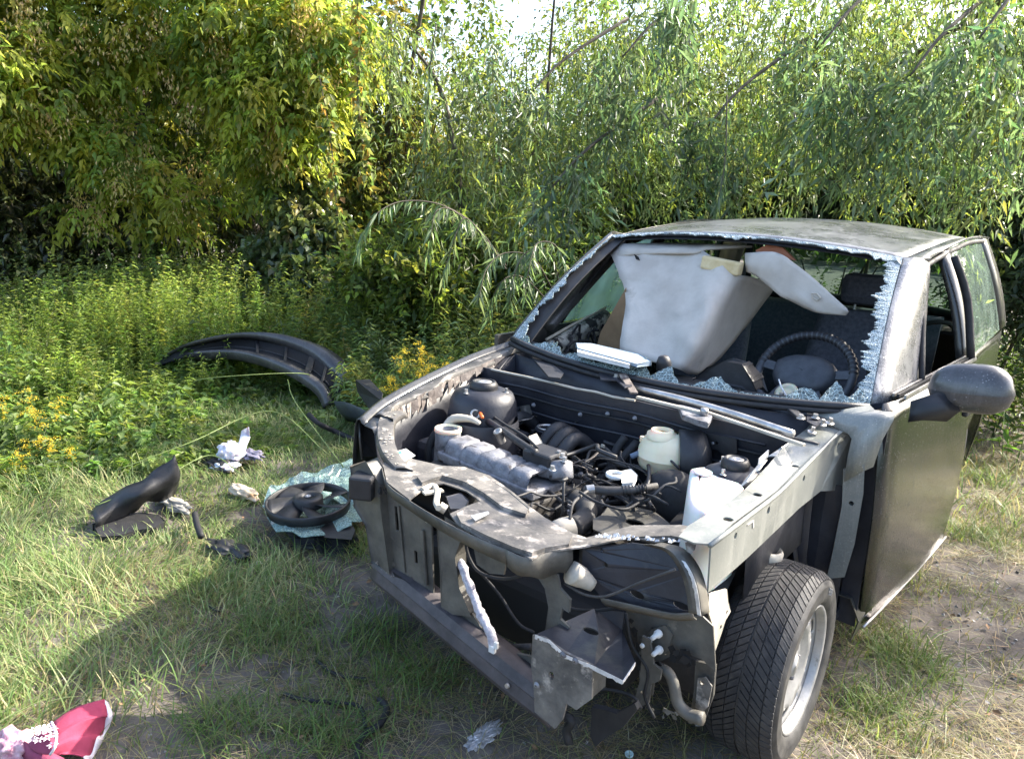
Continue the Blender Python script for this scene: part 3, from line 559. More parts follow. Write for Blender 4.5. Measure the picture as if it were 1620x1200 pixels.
rp = MB().bar((-0.196,-0.568,0.555), (-0.175,-0.568,0.383), .012, .010, (0, 1, 0)).build('panel_rib', m_front, car, bevel=.003)
MB().bar((-0.302,-0.565,0.599), (-0.271,-0.565,0.388), .008, .006, (0, 1, 0)).build('panel_rib', m_front, car, bevel=.002)
MB().sheet([(-0.114,-0.59,0.612),(-0.026,-0.59,0.598),(-0.038,-0.59,0.532),(-0.029,-0.59,0.437),(0.017,-0.59,0.371),(-0.085,-0.59,0.342),(-0.095,-0.59,0.472)], .035, n=(0, -1, 0)).build('radiator_post', m_front, car, bevel=.006)
MB().sheet([(-0.047,-0.575,0.424),(0.048,-0.575,0.341),(0.143,-0.575,0.302),(0.25,-0.575,0.331),(0.258,-0.575,0.284),(0.145,-0.575,0.26),(-0.099,-0.575,0.322),(-0.094,-0.575,0.34)], .008, n=(0, -1, 0)).build('lower_gusset', m_front, car, bevel=.002)
lb = [(-0.415,-0.56,0.376), (-0.255,-0.58,0.358), (-0.021,-0.605,0.326), (0.183,-0.625,0.297), (0.34,-0.63,0.269)]
rows = []
for q in smooth_path(lb, 4):
    rows.append([q+V(0, .07, .012), q+V(0, .02, .02), q+V(0, 0, .014), q+V(0, -.014, -.012), q+V(0, -.010, -.018), q+V(0, -.018, -.05), q+V(0, -.004, -.075), q+V(0, .06, -.08)])
lower = MB().grid(rows).build('lower_beam', m_purple, car, auto=35, solid=.004)
MB().sheet([V(q)+V(0, -.004, 0) for q in [(-0.311,-0.575,0.384),(-0.125,-0.575,0.353),(-0.112,-0.575,0.333),(-0.183,-0.575,0.326),(-0.293,-0.575,0.363)]], .003, n=(0, -.7, .7)).build('beam_slot', m_void, lower)  # near-black sheet stands in for the slot's shade
MB().lathe([(.0, -.006), (.006, -.006), (.008, 0)], (0.208,-0.645,0.263), (0, 1, -.2), 8).build('bolt', m_steel, lower)
# pale flaking strut hanging across the radiator opening
st = [(-0.041,-0.57,0.516), (-0.001,-0.585,0.475), (0.047,-0.6,0.431), (0.076,-0.605,0.396), (0.118,-0.615,0.369), (0.135,-0.62,0.336)]
mb = MB(); P = smooth_path(st, 6); rnd = random.Random(4)
mb.tube([q+V(rnd.uniform(-.002, .002), rnd.uniform(-.002, .002), 0) for q in P], [.007]+[.011+.004*rnd.random() for _ in range(26)]+[.008], 9)
mb.build('foil_wrapped_pipe', mat('flaking_silver_wrap', (.34, .32, .36), (.66, .63, .68), .5, .7, metal=.2, scale=60, bump=1.0, bscale=120), car, smooth=True)
MB().box((0.139,-0.63,0.335), (.02, .012, .02)).box((0.151,-0.63,0.352), (.012, .01, .02)).build('pipe_clip', m_white, car, bevel=.002)
def ragged(pts, m, n, seed, s0=.006, s1=.02, name='torn_scrap'):
    rnd = random.Random(seed); P = smooth_path(pts, 6); mb = MB()
    for k in range(n):
        q = P[rnd.randrange(len(P))]+V(rnd.uniform(-.006, .006), -.004, rnd.uniform(-.006, .006)); s_ = rnd.uniform(s0, s1); a = rnd.uniform(0, 6.3)
        d = V(math.cos(a), rnd.uniform(-.5, .1), math.sin(a))*s_; e = V(-math.sin(a), rnd.uniform(-.4, .2), math.cos(a))*s_*.5
        mb.add([q, q+d*.5+e, q+d, q+d*.6-e], [(0, 1, 2, 3)])
    mb.build(name, m, car, solid=.0015)['kind'] = 'stuff'
ragged([(-0.338,-0.6,0.66),(-0.213,-0.6,0.642),(-0.086,-0.6,0.625),(0.057,-0.6,0.603),(0.146,-0.6,0.593)], m_void, 40, 42)
ragged([(-0.392,-0.58,0.396),(-0.255,-0.58,0.364),(-0.043,-0.58,0.314),(0.149,-0.58,0.268)], m_rust, 26, 44, .004, .012)
ragged([(0.441,-0.42,0.445),(0.473,-0.42,0.355),(0.518,-0.42,0.356),(0.583,-0.42,0.415),(0.627,-0.42,0.41)], m_void, 40, 45, .01, .03)
ragged([(0.486,-0.42,0.284),(0.487,-0.42,0.211),(0.626,-0.42,0.258),(0.661,-0.42,0.258)], m_front, 26, 46)
for pts in ([(-0.113,-0.57,0.598),(-0.095,-0.57,0.505),(-0.095,-0.57,0.383),(-0.073,-0.57,0.34)], [(-0.027,-0.57,0.587),(-0.008,-0.57,0.535),(0.036,-0.57,0.502),(0.126,-0.57,0.516),(0.21,-0.57,0.566)], [(-0.022,-0.5,0.454),(0.053,-0.5,0.411),(0.126,-0.5,0.35),(0.183,-0.5,0.344)], [(0.247,-0.5,0.505),(0.291,-0.5,0.466),(0.37,-0.5,0.488),(0.442,-0.5,0.526)], [(0.436,-0.45,0.484),(0.463,-0.45,0.402),(0.514,-0.45,0.351),(0.513,-0.45,0.275),(0.546,-0.45,0.225)], [(0.37,-0.5,0.242),(0.427,-0.5,0.279),(0.501,-0.5,0.296),(0.531,-0.5,0.274)]):
    MB().tube(pts, .0045, 6, smooth=5).build('loose_wire', m_blackr, car, smooth=True)
# dark radiator-side shapes inside the opening
MB().box((.02, -.22, .30), (.8, .36, .22)).build('sump_and_gearbox', m_void, car, bevel=.03)  # near-black colour puts the opening's shade onto the sump
MB().tube([(-0.076,-0.5,0.266),(-0.011,-0.5,0.24),(0.062,-0.5,0.247),(0.175,-0.5,0.296)], .010, 8, smooth=4).build('curved_pipe', m_hose, car, smooth=True)
# curved bracket right of the opening
cb = [(0.257,-0.62,0.602),(0.295,-0.62,0.625),(0.326,-0.62,0.619),(0.336,-0.62,0.588),(0.368,-0.62,0.569),(0.367,-0.62,0.534),(0.348,-0.62,0.537),(0.343,-0.62,0.506),(0.371,-0.62,0.493),(0.345,-0.62,0.45),(0.311,-0.62,0.406),(0.276,-0.62,0.383),(0.3,-0.62,0.449),(0.306,-0.62,0.524),(0.291,-0.62,0.571)]
MB().sheet(cb, .006, n=(0, -1, 0)).build('curved_bracket', m_front, car, bevel=.0015)
# ---- left headlamp carrier: dark blue dish, hoop, wire
hp = [(0.351,-0.55,0.675), (0.461,-0.5,0.711), (0.552,-0.47,0.718), (0.617,-0.47,0.676), (0.645,-0.48,0.585), (0.58,-0.5,0.568), (0.487,-0.52,0.562), (0.407,-0.54,0.561), (0.356,-0.555,0.613)]
MB().sheet(hp, .004, [ring((0.395,-0.53,0.679), .006, 8, 'y'), ring((0.496,-0.515,0.589), .020, 14, 'y', 1, .5), ring((0.603,-0.49,0.59), .022, 14, 'y', 1, .45), ring((0.412,-0.535,0.647), .007, 8, 'y')], n=(0, -1, .15)).build('headlamp_carrier', m_inner, car, bevel=.0015)
skirt([(0.419,-0.56,0.571), (0.502,-0.55,0.58), (0.593,-0.53,0.586), (0.641,-0.51,0.597)], .035, .03, 'carrier_lip', m_front, car, .03)
hoop = [(0.536,-0.53,0.74), (0.6,-0.545,0.751), (0.644,-0.56,0.731), (0.669,-0.565,0.692), (0.683,-0.56,0.629)]
rows = [[q+V(-.03, .004, -.008), q+V(-.016, -.004, 0), q, q+V(.004, .03, -.004)] for q in smooth_path(hoop, 5)]
MB().grid(rows).build('headlamp_hoop', m_front, car, auto=30, solid=.003)
mb = MB(); rnd = random.Random(8); P = smooth_path(hoop, 5)[8:]
for q, q2 in zip(P, P[1:]): mb.add([q+V(.001, -.004, .0), q2+V(.001, -.004, 0), q2+V(-.006-.004*rnd.random(), -.004, -.0), q+V(-.008, -.004, -.0)], [(0, 1, 2, 3)])
mb.build('torn_edge', m_torn, car, solid=.0015)
MB().tube([(0.336,-0.6,0.594),(0.397,-0.6,0.586),(0.459,-0.6,0.606),(0.539,-0.6,0.67),(0.626,-0.6,0.737)], .0035, 6, smooth=5).build('bonnet_cable', m_hose, car, smooth=True)
MB().tube([(0.354,-0.6,0.63), (0.368,-0.58,0.615), (0.395,-0.56,0.593)], [.03, .028, .016], 12, smooth=4).build('pale_hose_end', m_cream, car, smooth=True)
# broad grey panel behind, crash box, brackets
MB().sheet([(0.409,-0.4,0.466),(0.537,-0.4,0.499),(0.624,-0.4,0.53),(0.653,-0.4,0.515),(0.674,-0.4,0.396),(0.634,-0.4,0.414),(0.573,-0.4,0.409),(0.516,-0.4,0.349),(0.511,-0.4,0.247),(0.472,-0.4,0.257),(0.449,-0.4,0.411),(0.413,-0.4,0.424)], .005, [ring((0.591,-0.4,0.407), .006, 8, 'y'), ring((0.534,-0.4,0.387), .005, 8, 'y')], n=(0, -1, 0)).build('front_wing_support', m_front, car, bevel=.0015)
for q in [(0.521,-0.42,0.449),(0.494,-0.42,0.415),(0.528,-0.42,0.405)]: MB().lathe([(0, -.035), (.006, -.035), (.007, -.012), (.011, -.010), (.011, 0)], q, (.05, 1, 0), 10).build('stud_bolt', m_white, car, smooth=True)
MB().sheet([(0.493,-0.41,0.445),(0.531,-0.41,0.468),(0.551,-0.41,0.451),(0.548,-0.41,0.402),(0.529,-0.41,0.382),(0.502,-0.41,0.393),(0.479,-0.41,0.391)], .012, n=(0, -1, 0)).build('stud_plate', m_front, car, bevel=.003)
MB().sheet([(0.489,-0.45,0.441),(0.511,-0.45,0.438),(0.528,-0.45,0.376),(0.551,-0.45,0.368),(0.55,-0.45,0.338),(0.527,-0.45,0.316),(0.525,-0.45,0.258),(0.498,-0.45,0.233),(0.485,-0.45,0.25),(0.494,-0.45,0.308),(0.493,-0.45,0.36)], .008, [ring((0.505,-0.45,0.28), .006, 8, 'y')], n=(0, -1, 0)).build('hanging_arm', m_front, car, bevel=.002)
MB().tube([(0.518,-0.42,0.353),(0.555,-0.42,0.351),(0.576,-0.42,0.324),(0.592,-0.42,0.279),(0.622,-0.42,0.26),(0.664,-0.42,0.266)], [.013, .015, .016, .018], 8, smooth=4).build('curved_arm', m_front, car, smooth=True)
MB().sheet([(0.603,-0.36,0.374),(0.657,-0.36,0.386),(0.661,-0.36,0.298),(0.643,-0.36,0.202),(0.606,-0.36,0.21),(0.608,-0.36,0.292)], .01, [ring((0.627,-0.36,0.32), .007, 8, 'y'), ring((0.621,-0.36,0.256), .006, 8, 'y')], n=(0, -1, 0)).build('end_flange', m_front, car, bevel=.002)
MB().sheet([(0.619,-0.372,0.337),(0.639,-0.372,0.35),(0.659,-0.372,0.332),(0.655,-0.372,0.269),(0.641,-0.372,0.242),(0.622,-0.372,0.252)], .004, [ring((0.631,-0.372,0.328), .007, 8, 'y')], n=(0, -1, 0)).build('pale_patch', m_slam, car)
MB().sheet([(0.63,-0.39,0.589),(0.63,-0.27,0.554),(0.63,-0.25,0.513),(0.63,-0.221,0.47),(0.63,-0.251,0.457),(0.63,-0.268,0.426),(0.63,-0.298,0.388),(0.63,-0.33,0.418),(0.63,-0.338,0.477),(0.63,-0.386,0.543)], .006, [ring((0.63,-0.282,0.45), .007, 8, 'x'), ring((0.63,-0.249,0.48), .006, 8, 'x')], n=(1, -.5, 0)).build('sunlit_flange', m_cream, car, bevel=.001)  # cream colour carries the sunlight on this flange
cr = MB().sheet([(0.318,-0.7,0.487),(0.354,-0.7,0.495),(0.411,-0.7,0.482),(0.493,-0.7,0.482),(0.497,-0.7,0.395),(0.458,-0.7,0.346),(0.429,-0.7,0.349),(0.421,-0.7,0.299),(0.401,-0.7,0.264),(0.338,-0.7,0.28),(0.33,-0.7,0.348),(0.318,-0.7,0.406)], .006, [ring((0.38,-0.7,0.403), .010, 12, 'y', .8, 1.1)], n=(0, -1, 0)).build('crash_box', m_slam, car, bevel=.003)
MB().sheet([(0.44,-0.613,0.414),(0.44,-0.601,0.412),(0.44,-0.542,0.418),(0.44,-0.533,0.313),(0.44,-0.6,0.314)], .004, n=(1, 0, 0)).build('crash_box_side', m_front, cr)
ft = [V(q) for q in ((0.328,-0.7,0.493), (0.369,-0.5,0.493), (0.432,-0.45,0.486), (0.434,-0.46,0.441), (0.578,-0.66,0.511), (0.584,-0.72,0.496), (0.497,-0.7,0.482), (0.417,-0.7,0.477))]
MB().sheet(ft, .005, [ring((0.414,-0.585,0.485), .022, 14, 'z', 1, .6)], n=(0, -.5, 1)).build('folded_top_plate', m_inner, cr, bevel=.001)
mb = MB(); rnd = random.Random(2); E_ = [V(q) for q in ((0.331,-0.705,0.495), (0.373,-0.705,0.499), (0.42,-0.705,0.48), (0.499,-0.705,0.486), (0.587,-0.725,0.5), (0.585,-0.67,0.517))]
for a, b in zip(E_, E_[1:]):
    for k in range(6):
        p, q = a.lerp(b, k/6), a.lerp(b, (k+1)/6); mb.add([p+V(0, -.002, .002), q+V(0, -.002, .002), q+V(0, -.003, -.003-.006*rnd.random()), p+V(0, -.003, -.003-.006*rnd.random())], [(0, 1, 2, 3)])
mb.build('torn_edge', m_torn, cr, solid=.0015)
for p in ((0.346,-0.71,0.365), (0.416,-0.71,0.481), (0.451,-0.71,0.48)):
    MB().lathe([(.003, -.005), (.0055, -.005), (.0065, -.001), (.009, 0)], p, (0, 1, 0), 10).build('weld_nut', m_alu, cr, smooth=True)
MB().sheet([(0.414,-0.55,0.247),(0.444,-0.55,0.255),(0.487,-0.55,0.265),(0.535,-0.55,0.319),(0.543,-0.55,0.305),(0.508,-0.55,0.235),(0.466,-0.55,0.185),(0.435,-0.55,0.139),(0.417,-0.55,0.159)], .02, n=(0, -1, 0)).build('torn_undertray', m_blackr, car, bevel=.004)
MB().tube([(0.351,-0.58,0.209),(0.376,-0.58,0.203),(0.361,-0.58,0.166),(0.372,-0.58,0.133)], .012, 8, smooth=3).build('torn_undertray_strip', m_blackr, car, smooth=True)
# subframe and suspension bits under the rail
MB().box((0, -.15, .18), (1.0, .12, .07)).build('subframe', m_engine, car, bevel=.02)
MB().lathe([(.055, .02), (.062, .012), (.062, -.012), (.05, -.02), (.04, -.01), (.04, .01), (.055, .02)], (0.6,0.066,0.531), (.1, .1, 1), 24).build('spring_seat', m_cream, car, smooth=True)
MB().tube([(.55, .02, .72), (.57, .02, .30)], [.05, .035], 14).build('strut_leg', m_inner, car, smooth=True)
MB().grid([[(.60, y, .66), (.62, y+.01, .50), (.66, y+.03, .30)] for y in (.28, .34, .40)]).build('arch_rear_panel', m_inner, car, smooth=True, solid=.003)
rows = []
for i in range(9):
    a = i/8*PI; rows.append([(.35+.0*i, .02-.34*math.cos(a), .24+.36*math.sin(a)), (.60, .02-.33*math.cos(a), .24+.35*math.sin(a))])
MB().grid(rows).build('wheel_arch_liner', m_blackr, car, smooth=True, solid=.004)
MB().sheet([(0.711,0.42,0.723),(0.77,0.42,0.76),(0.78,0.42,0.667),(0.779,0.42,0.492),(0.765,0.42,0.37),(0.712,0.42,0.344),(0.717,0.42,0.426),(0.723,0.42,0.607)], .025, [ring((0.75,0.42,0.624), .008, 8, 'y')], n=(.3, -1, 0)).build('body_upright', m_rail, car, bevel=.006)
MB().box((.70, .55, .46), (.12, .06, .58)).build('hinge_pillar', m_inner, car, bevel=.01)
MB().grid([[(.58, .45, z), (.66, .452, z), (.745, .47, z)] for z in (.66, .5, .3, .16)]).build('footwell_side', m_inner, car)
for p in ((0.775,0.656,0.661), (0.775,0.647,0.317)):
    h = MB().box(p, (.05, .06, .035)).build('door_hinge', m_cream, car, bevel=.005)
    MB().cyl(V(p)+V(.03, -.01, -.03), V(p)+V(.03, -.01, .03), .008).build('hinge_pin', m_steel, h, smooth=True)
# ---- engine
eng = MB().box((-.22, -.03, .43), (.56, .28, .30), -.05).build('engine_block', m_engine, car, bevel=.02)
ea, eb = V((-0.435,-0.161,0.675)), V((-0.027,-0.197,0.66)); ex = (eb-ea).normalized(); ey = V(0, 0, 1).cross(ex)
def E3(a, b, c): return ea+ex*a+ey*b+V(0, 0, c)
el = (eb-ea).length
mb = MB(); rows = []
for i in range(int(el*100)+1):
    t = i/100; k = abs(math.sin(t/.078*PI)); h = .010+.013*min(1, k*3.2)
    w = .047+.008*min(1, k*3)
    rows.append([E3(t, w+.012, -.055), E3(t, w+.010, -.012), E3(t, w, h*.4), E3(t, w*.8, h), E3(t, 0, h+.002), E3(t, -w*.8, h), E3(t, -w, h*.4), E3(t, -w-.010, -.012), E3(t, -w-.014, -.055)])
MB().grid(rows).build('valve_cover', m_alu, eng, auto=50)
mb = MB().bar(E3(-.02, 0, -.035), E3(el+.02, 0, -.035), .15, .03); mb.build('head_flange', m_alu, eng, bevel=.006)
MB().bar(E3(-.03, -.01, -.11), E3(el+.03, -.01, -.11), .17, .11).build('cylinder_head', m_engine, eng, bevel=.008)
for i in range(5):
    for s in (-1, 1):
        MB().lathe([(0, .018), (.006, .018), (.007, .004), (.012, .002), (.012, 0)], E3(.02+i*.085, s*.052, -.012), (0, 0, 1), 8).build('bolt', m_steel, eng)
oc = E3(-.045, .0, -.02)
MB().lathe([(.05, -.09), (.046, .02), (.046, .052), (.040, .056), (.036, .052), (.034, .01), (0, .008)], oc, (0, 0, 1), 24).build('oil_filler_neck', m_alu, eng, smooth=True)
MB().lathe([(.043, .046), (.049, .050), (.049, .062), (.041, .064), (.038, .056)], oc, (0, 0, 1), 24).build('filler_ring', m_tank, eng, smooth=True)
MB().tube([oc+V(-.05, .03, .04), oc+V(-.03, .06, .075), oc+V(.03, .08, .085), oc+V(.07, .09, .075)], [.014, .018, .012, .008], 8, smooth=4).build('perished_pipe', m_cream, eng, smooth=True)
MB().tube([oc+V(-.055, .02, .05), oc+V(-.07, -.02, -.02), oc+V(-.065, -.02, -.12), oc+V(-.05, -.03, -.25)], .016, 8, smooth=4).build('breather_hose', m_blackr, eng, smooth=True)
MB().lathe([(.017, 0), (.020, .004), (.017, .008), (.011, .006), (.011, 0)], (-0.468,-0.025,0.745), (.6, -.6, .3), 14).build('cable_eye', m_steel, eng, smooth=True)
MB().tube([(-0.506,-0.031,0.75),(-0.559,0.039,0.75),(-0.571,0.079,0.75)], .006, 8, smooth=3).build('sensor_wire', m_cream, eng, smooth=True)
MB().tube([(-0.562,0.076,0.75),(-0.469,-0.002,0.75),(-0.413,-0.049,0.75)], [.005, .0065, .006], 8, smooth=3).build('dipstick_handle', m_orange, eng, smooth=True)
MB().tube([(-0.464,0.019,0.72),(-0.344,-0.035,0.72),(-0.165,-0.12,0.72),(-0.096,-0.15,0.72)], .013, 10, smooth=3).build('fuel_rail', m_black, eng, smooth=True)
MB().tube([(-0.453,0.041,0.735),(-0.327,-0.021,0.735),(-0.2,-0.076,0.735),(-0.098,-0.141,0.735)], .005, 6, smooth=3).build('wiring_loom', m_blackr, eng, smooth=True)
MB().lathe([(.014, -.03), (.014, .012), (.016, .014), (.016, .02), (.009, .022), (.009, .004), (0, .004)], (-0.317,-0.068,0.71), (-.2, -.5, 1), 16).build('sensor_boss', m_steel, eng, smooth=True)
MB().sheet([(-0.225,-0.013,0.715),(-0.226,0.027,0.715),(-0.152,-0.037,0.715),(-0.12,-0.081,0.715),(-0.12,-0.117,0.715),(-0.171,-0.077,0.715)], .012, n=(0, 0, 1)).build('cream_bracket', m_cream, eng, bevel=.003)
for q in [(-0.505,-0.101,0.6),(-0.404,-0.132,0.6),(-0.222,-0.176,0.6)]: MB().lathe([(.011, -.03), (.011, .0), (.014, .002), (.014, .012), (.008, .014), (0, .006)], q, (.2, -.9, .45), 12).build('injector', m_steel, eng, smooth=True)
# intake manifold: ribbed black runners and throttle neck
for k, (px, py) in enumerate(((812, 668), (826, 676), (888, 694), (902, 702))):
    pass
for q in ((-0.516,0.271,0.63), (-0.455,0.25,0.63), (-0.251,0.215,0.64), (-0.193,0.19,0.64), (-0.151,0.183,0.63)):
    q = V(q); MB().tube([q+V(-.02, -.10, -.02), q+V(0, -.05, .045), q+V(.01, 0, .05), q+V(.03, .05, .0), q+V(.03, .06, -.08)], .026, 12, smooth=4).build('intake_runner', m_black, eng, smooth=True)
MB().lathe([(.045, -.10), (.042, .0), (.046, .002), (.046, .012), (.036, .014), (.034, 0), (0, -.002)], (-0.308,0.211,0.665), (0, 0, 1), 24).build('throttle_neck', m_inner, eng, smooth=True)
MB().lathe([(.036, .012), (.040, .018), (.033, .02), (.030, .014)], (-0.303,0.203,0.668), (0, 0, 1), 24).build('throttle_ring', m_steel, eng, smooth=True)
MB().sheet([(-0.255,0.261,0.59),(-0.165,0.251,0.59),(-0.075,0.096,0.59),(-0.133,0.091,0.59)], .05, n=(0, 0, 1)).build('manifold_box', m_black, eng, bevel=.01)
# ignition module and thermostat housing
MB().box(V((-0.086,-0.112,0.7)), (.12, .095, .05), math.atan2(ex.y, ex.x)).build('ignition_module', m_black, eng, bevel=.008)
MB().lathe([(.0, -.006), (.034, -.006), (.040, 0), (.040, .05), (.03, .055)], (0,-0.136,0.655), (-.35, .3, .85), 20).build('thermostat_housing', m_alu, eng, smooth=True)
MB().box(V((-0.029,-0.132,0.67)), (.10, .06, .04), math.atan2(ex.y, ex.x)+.3).build('coil_bracket', m_alu, eng, bevel=.006)
for q in [(-0.013,-0.117,0.72),(0.012,-0.142,0.72),(0.031,-0.236,0.72),(-0.036,-0.105,0.72)]: MB().lathe([(0, .012), (.007, .012), (.008, 0), (.012, -.002)], q, (0, 0, 1), 8).build('bolt', m_steel, eng)
# head ports and heat shield in front of the engine
for q in [(-0.37,-0.21,0.615),(-0.303,-0.195,0.615)]: MB().lathe([(.026, -.06), (.026, .0), (.022, .004), (.017, 0), (.016, -.04), (0, -.04)], q, (.1, -.45, .9), 18).build('exhaust_port', m_alu, eng, smooth=True)
m_shield = mat('dappled_heat_shield', (.26, .28, .33), (.55, .57, .62), .35, .55, metal=.7, scale=50, bump=.9, bscale=60)
hs = [(-0.289,-0.176,0.6),(-0.256,-0.176,0.6),(-0.205,-0.223,0.6),(-0.178,-0.197,0.6),(-0.117,-0.213,0.6),(-0.058,-0.258,0.6),(-0.012,-0.324,0.6),(-0.025,-0.35,0.6),(-0.069,-0.339,0.6),(-0.128,-0.291,0.6),(-0.194,-0.259,0.6)]
MB().sheet(hs, .008, n=(.1, -.4, 1)).build('heat_shield', m_shield, car, bevel=.003)
# ---- hoses, wiring
def hose(pts, r_, m=m_hose, name='hose', par=car, seg=12): return MB().tube(pts, r_, seg, smooth=5).build(name, m, par, smooth=True)
hose([(-0.067,-0.132,0.56), (-0.002,-0.099,0.58), (0.111,-0.162,0.6), (0.14,-0.204,0.58), (0.139,-0.27,0.57)], .034)
MB().lathe([(.034, 0), (.036, .03), (.030, .07), (0, .072)], (0.171,-0.322,0.6), (-.4, -.8, -.1), 18).build('hose_stub', m_cream, car, smooth=True)
hose([(0.049,-0.078,0.6), (0.089,-0.079,0.59), (0.116,-0.1,0.55), (0.084,-0.086,0.48)], .030, m_blackr)
hose([(0.179,-0.351,0.61), (0.159,-0.311,0.66), (0.149,-0.254,0.67), (0.141,-0.199,0.67)], .005)
hose([(0.052,0.26,0.696), (0.032,0.2,0.646), (0.007,0.12,0.596), (-0.016,0.06,0.553)], .017, m_blackr)
hose([(0.01,0.25,0.711), (-0.007,0.22,0.662), (0.013,0.15,0.618)], .016, m_blackr)
hose([(0.142,0.122,0.66), (0.085,0.107,0.66), (-0.006,0.132,0.66), (-0.045,0.135,0.64), (-0.048,0.112,0.6)], .010)
hose([(0.036,0.148,0.66), (-0.042,0.19,0.67), (-0.09,0.183,0.65), (-0.048,0.081,0.62)], .006)
hose([(0.122,0.196,0.7), (0.12,0.138,0.7), (0.104,0.125,0.69)], .010, mat('blue_grey_pipe', (.10, .14, .20), (.16, .2, .27), .5))
cn = MB().tube([(0.125,-0.193,0.67), (0.183,-0.157,0.67), (0.248,-0.119,0.68), (0.298,-0.054,0.69)], [.011, .014, .012, .010], 12).build('corrugated_connector', m_hose, car, smooth=True)
for k in range(8):
    p = V((0.224,-0.133,0.675)).lerp(V((0.277,-0.086,0.685)), k/7); MB().lathe([(.012, -.002), (.017, 0), (.012, .002)], p, V((0.298,-0.054,0.69))-V((0.183,-0.157,0.67)), 14).build('corrugation', m_black, cn, smooth=True)
MB().lathe([(.013, -.012), (.015, -.012), (.015, .012), (.013, .012)], (0.141,-0.185,0.67), V((0.298,-0.054,0.69))-V((0.183,-0.157,0.67)), 14).build('connector_collar', m_steel, cn)
rc = MB().lathe([(.024, 0), (.030, .004), (.030, .014), (.022, .016), (.020, .004), (.024, 0)], (0.161,-0.075,0.685), (0, 0, 1), 24).build('white_ring_clip', m_white, car, smooth=True)
MB().sheet([(0.156,-0.02,0.69),(0.166,0.015,0.69),(0.21,-0.021,0.69),(0.229,-0.079,0.69),(0.208,-0.108,0.69)], .012, n=(0, 0, 1)).build('clip_body', m_white, rc, bevel=.003)
mb = MB(); rnd = random.Random(6)
for k in range(16):
    a = V(rnd.uniform(-.1, .15), rnd.uniform(-.2, .15), rnd.uniform(.45, .62)); pts = [a]
    for j in range(4): pts.append(pts[-1]+V(rnd.uniform(-.05, .08), rnd.uniform(-.07, .05), rnd.uniform(-.05, .04)))
    mb.tube(pts, rnd.uniform(.004, .010), 6, smooth=3)
mb.build('wiring_harness', m_blackr, car, smooth=True)
mb = MB()
for k in range(22):
    c = V(rnd.uniform(-.1, .30), rnd.uniform(-.2, .12), rnd.uniform(.40, .56)); mb.box(c, [rnd.uniform(.02, .07) for _ in range(3)], rnd.uniform(0, 3))
mb.build('gearbox_fittings', m_engine, car, bevel=.004)['kind'] = 'stuff'
mats_ = [m_hose, m_blackr, m_inner, m_alu, m_engine, m_steel, m_cream]
def clutter(name, n, xs, ys, zs, m, smin, smax, seed):
    rnd = random.Random(seed); mb = MB()
    for k in range(n):
        c = V(rnd.uniform(*xs), rnd.uniform(*ys), rnd.uniform(*zs)); t = rnd.random(); s_ = rnd.uniform(smin, smax)
        if t < .35: mb.box(c, (s_, s_*rnd.uniform(.4, 1), s_*rnd.uniform(.3, .8)), rnd.uniform(0, 3))
        elif t < .7: mb.lathe([(0, s_*.5), (s_*.3, s_*.5), (s_*.32, 0), (s_*.45, -.002), (s_*.45, -s_*.4)], c, (rnd.uniform(-1, 1), rnd.uniform(-1, .3), 1), 10)
        else: mb.cyl(c, c+V(rnd.uniform(-1, 1), rnd.uniform(-1, 1), rnd.uniform(-.5, .5))*s_*1.6, s_*.22, 8)
    mb.build(name, m, car, bevel=.0015)['kind'] = 'stuff'
def wires(name, n, xs, ys, zs, m, r_, seed, step=.07):
    rnd = random.Random(seed); mb = MB()
    for k in range(n):
        a = V(rnd.uniform(*xs), rnd.uniform(*ys), rnd.uniform(*zs)); pts = [a]; d = V(rnd.uniform(-1, 1), rnd.uniform(-1, 1), rnd.uniform(-.3, .3))
        for j in range(5): d = (d+V(rnd.uniform(-1, 1), rnd.uniform(-1, 1), rnd.uniform(-.6, .5))*.8).normalized(); pts.append(pts[-1]+d*step*rnd.uniform(.5, 1.1)); pts[-1].z = min(pts[-1].z, zs[1]+.02)
        mb.tube(pts, r_*rnd.uniform(.6, 1.3), 6, smooth=3)
    mb.build(name, m, car, smooth=True)['kind'] = 'stuff'
clutter('small_brackets', 26, (-.05, .30), (-.30, .10), (.50, .62), m_alu, .012, .04, 21)
clutter('plug_connectors', 26, (-.12, .32), (-.22, .22), (.52, .66), m_black, .015, .045, 22)
clutter('bolt_heads', 26, (-.45, .05), (-.30, .05), (.54, .60), m_steel, .008, .016, 23)
clutter('pipe_stubs', 20, (-.52, -.2), (-.34, -.12), (.46, .58), m_engine, .02, .06, 24)
clutter('manifold_fittings', 24, (-.45, -.1), (.05, .24), (.55, .66), m_black, .015, .05, 25)
clutter('pale_clips', 12, (-.3, .4), (-.1, .26), (.56, .68), m_cream, .008, .022, 26)
wires('loose_wires', 26, (-.5, .3), (-.1, .24), (.55, .68), m_blackr, .004, 27)
wires('grey_wires', 14, (-.1, .35), (-.28, .2), (.54, .68), m_hose, .0045, 28)
wires('vacuum_pipes', 9, (-.2, .3), (-.2, .24), (.58, .70), m_black, .007, 29, .09)
wires('brown_wires', 7, (-.5, .2), (-.1, .24), (.60, .70), m_rust, .0025, 30)
MB().box((-.52, -.22, .50), (.16, .22, .16), .1).build('battery_tray', m_inner, car, bevel=.01)
